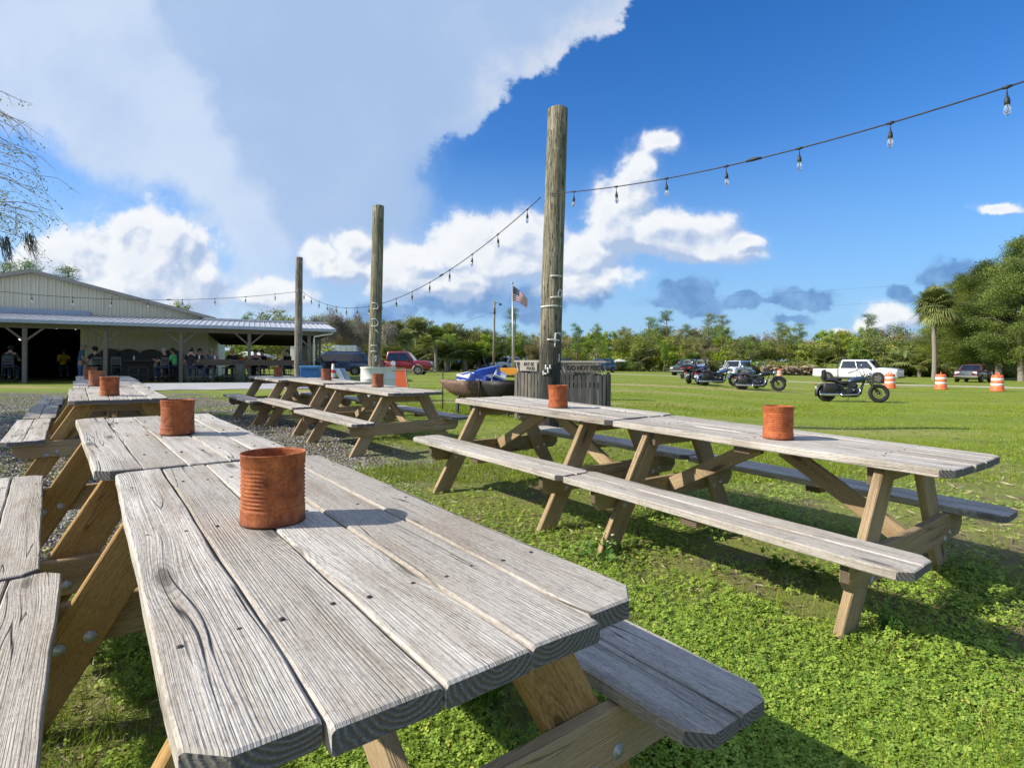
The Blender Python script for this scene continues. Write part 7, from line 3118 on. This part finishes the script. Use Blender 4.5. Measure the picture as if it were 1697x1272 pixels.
# leafy weeds and pale flowers by the table legs
WEED = leaf_mat('weed_leaves', [(0, (.04, .10, .012)), (.6, (.09, .20, .02)), (1, (.17, .28, .04))], .3)
FLW = pm('pale_flower', (.62, .58, .36), (.75, .70, .45), 30, .8)
for i, (px, py, s, fl, lab) in enumerate(((1350, 962, 1.0, 0, 'leafy weed under the long bench, beside the front leg shadow'), (1005, 925, 1.1, 1, 'pale-flowered weed at the foot of the lawn table leg'),
                                          (1290, 945, .9, 0, 'low leafy weed under the middle of the long bench'), (800, 1165, 1.3, 2, 'grassy green tuft under the nearest table end'), (1480, 1050, .8, 2, 'thin grass tuft right of the front bench leg'), (1455, 960, .7, 0, 'leafy weed close to the back of the front bench leg'))):
    p = gp(px, py)
    o = empty('weed', p, 0, lab, 'plant')
    rw = np.random.default_rng(50 + i)
    n = 55
    if fl == 2:
        cs = rw.normal(size=(n, 3)) * (.03, .03, 0) + (0, 0, .05)
        ax = np.stack([rw.normal(0, .45, n), rw.normal(0, .45, n), np.ones(n)], 1)
        V = quads(cs * s, rw.uniform(.09, .17, n) * s, rw, 16, 0, ax, .05)
    else:
        cs = rw.normal(size=(n, 3)) * (.075, .075, .02) + (0, 0, .045)
        V = quads(cs * s, rw.uniform(.03, .06, n) * s, rw, 1.8, 1.6)
    fast_mesh('leaves', V, 4, WEED, o, rw.uniform(.1, 1, n))
    mb = MB()
    for k in range(7):
        a, hh = rw.uniform(0, 6.28), rw.uniform(.06, .17) if fl == 1 else rw.uniform(.03, .06)
        tp = (math.cos(a) * .05, math.sin(a) * .05, hh)
        mb.tube([(0, 0, 0), (tp[0] * .3, tp[1] * .3, hh * .6), tp], .0016, 4)
        if fl == 1:
            mb.lathe([(.001, 0), (.007, .002), (.010, .007), (.001, .006)], 9, T3(*tp), 1)
    mb.build('stems', [WEED, FLW], o, fix=False)

# loose stones on the gravel
x, y, r_ = ground_samples(60000, -200, 900, 655, 1300, 61)
k = gravel_mask(x, y)
x, y = x[k][:26000], y[k][:26000]
N = len(x)
dist = np.hypot(x, y)
s = r_.uniform(.006, .017, N) * np.clip(dist / 5, .9, 1.8)
base = np.array([(1, 0, 0), (0, 1, 0), (-1, 0, 0), (0, -1, 0), (0, 0, 1)], float)
vv = base[None] * s[:, None, None] * r_.uniform(.65, 1.3, (N, 5, 1))
vv[:, :, 2] *= .75
an = r_.uniform(0, 6.28, N)
ca, sa = np.cos(an)[:, None], np.sin(an)[:, None]
vx = vv[:, :, 0] * ca - vv[:, :, 1] * sa
vy = vv[:, :, 0] * sa + vv[:, :, 1] * ca
pt = np.stack([x[:, None] + vx, y[:, None] + vy, (G(x, y) + .002)[:, None] + vv[:, :, 2]], 2)
tri = np.array([(0, 1, 4), (1, 2, 4), (2, 3, 4), (3, 0, 4)])
V = pt[:, tri].reshape(-1, 3)
STONE = leaf_mat('limestone_gravel', [(0, (.16, .145, .125)), (.5, (.36, .34, .31)), (1, (.60, .58, .54))], 0, .9)
o = fast_mesh('gravel', V, 3, STONE, None, np.repeat(r_.uniform(0, 1, N), 4))
tag(o, 'pale crushed stone between the rows of tables', 'gravel', None, 'stuff')
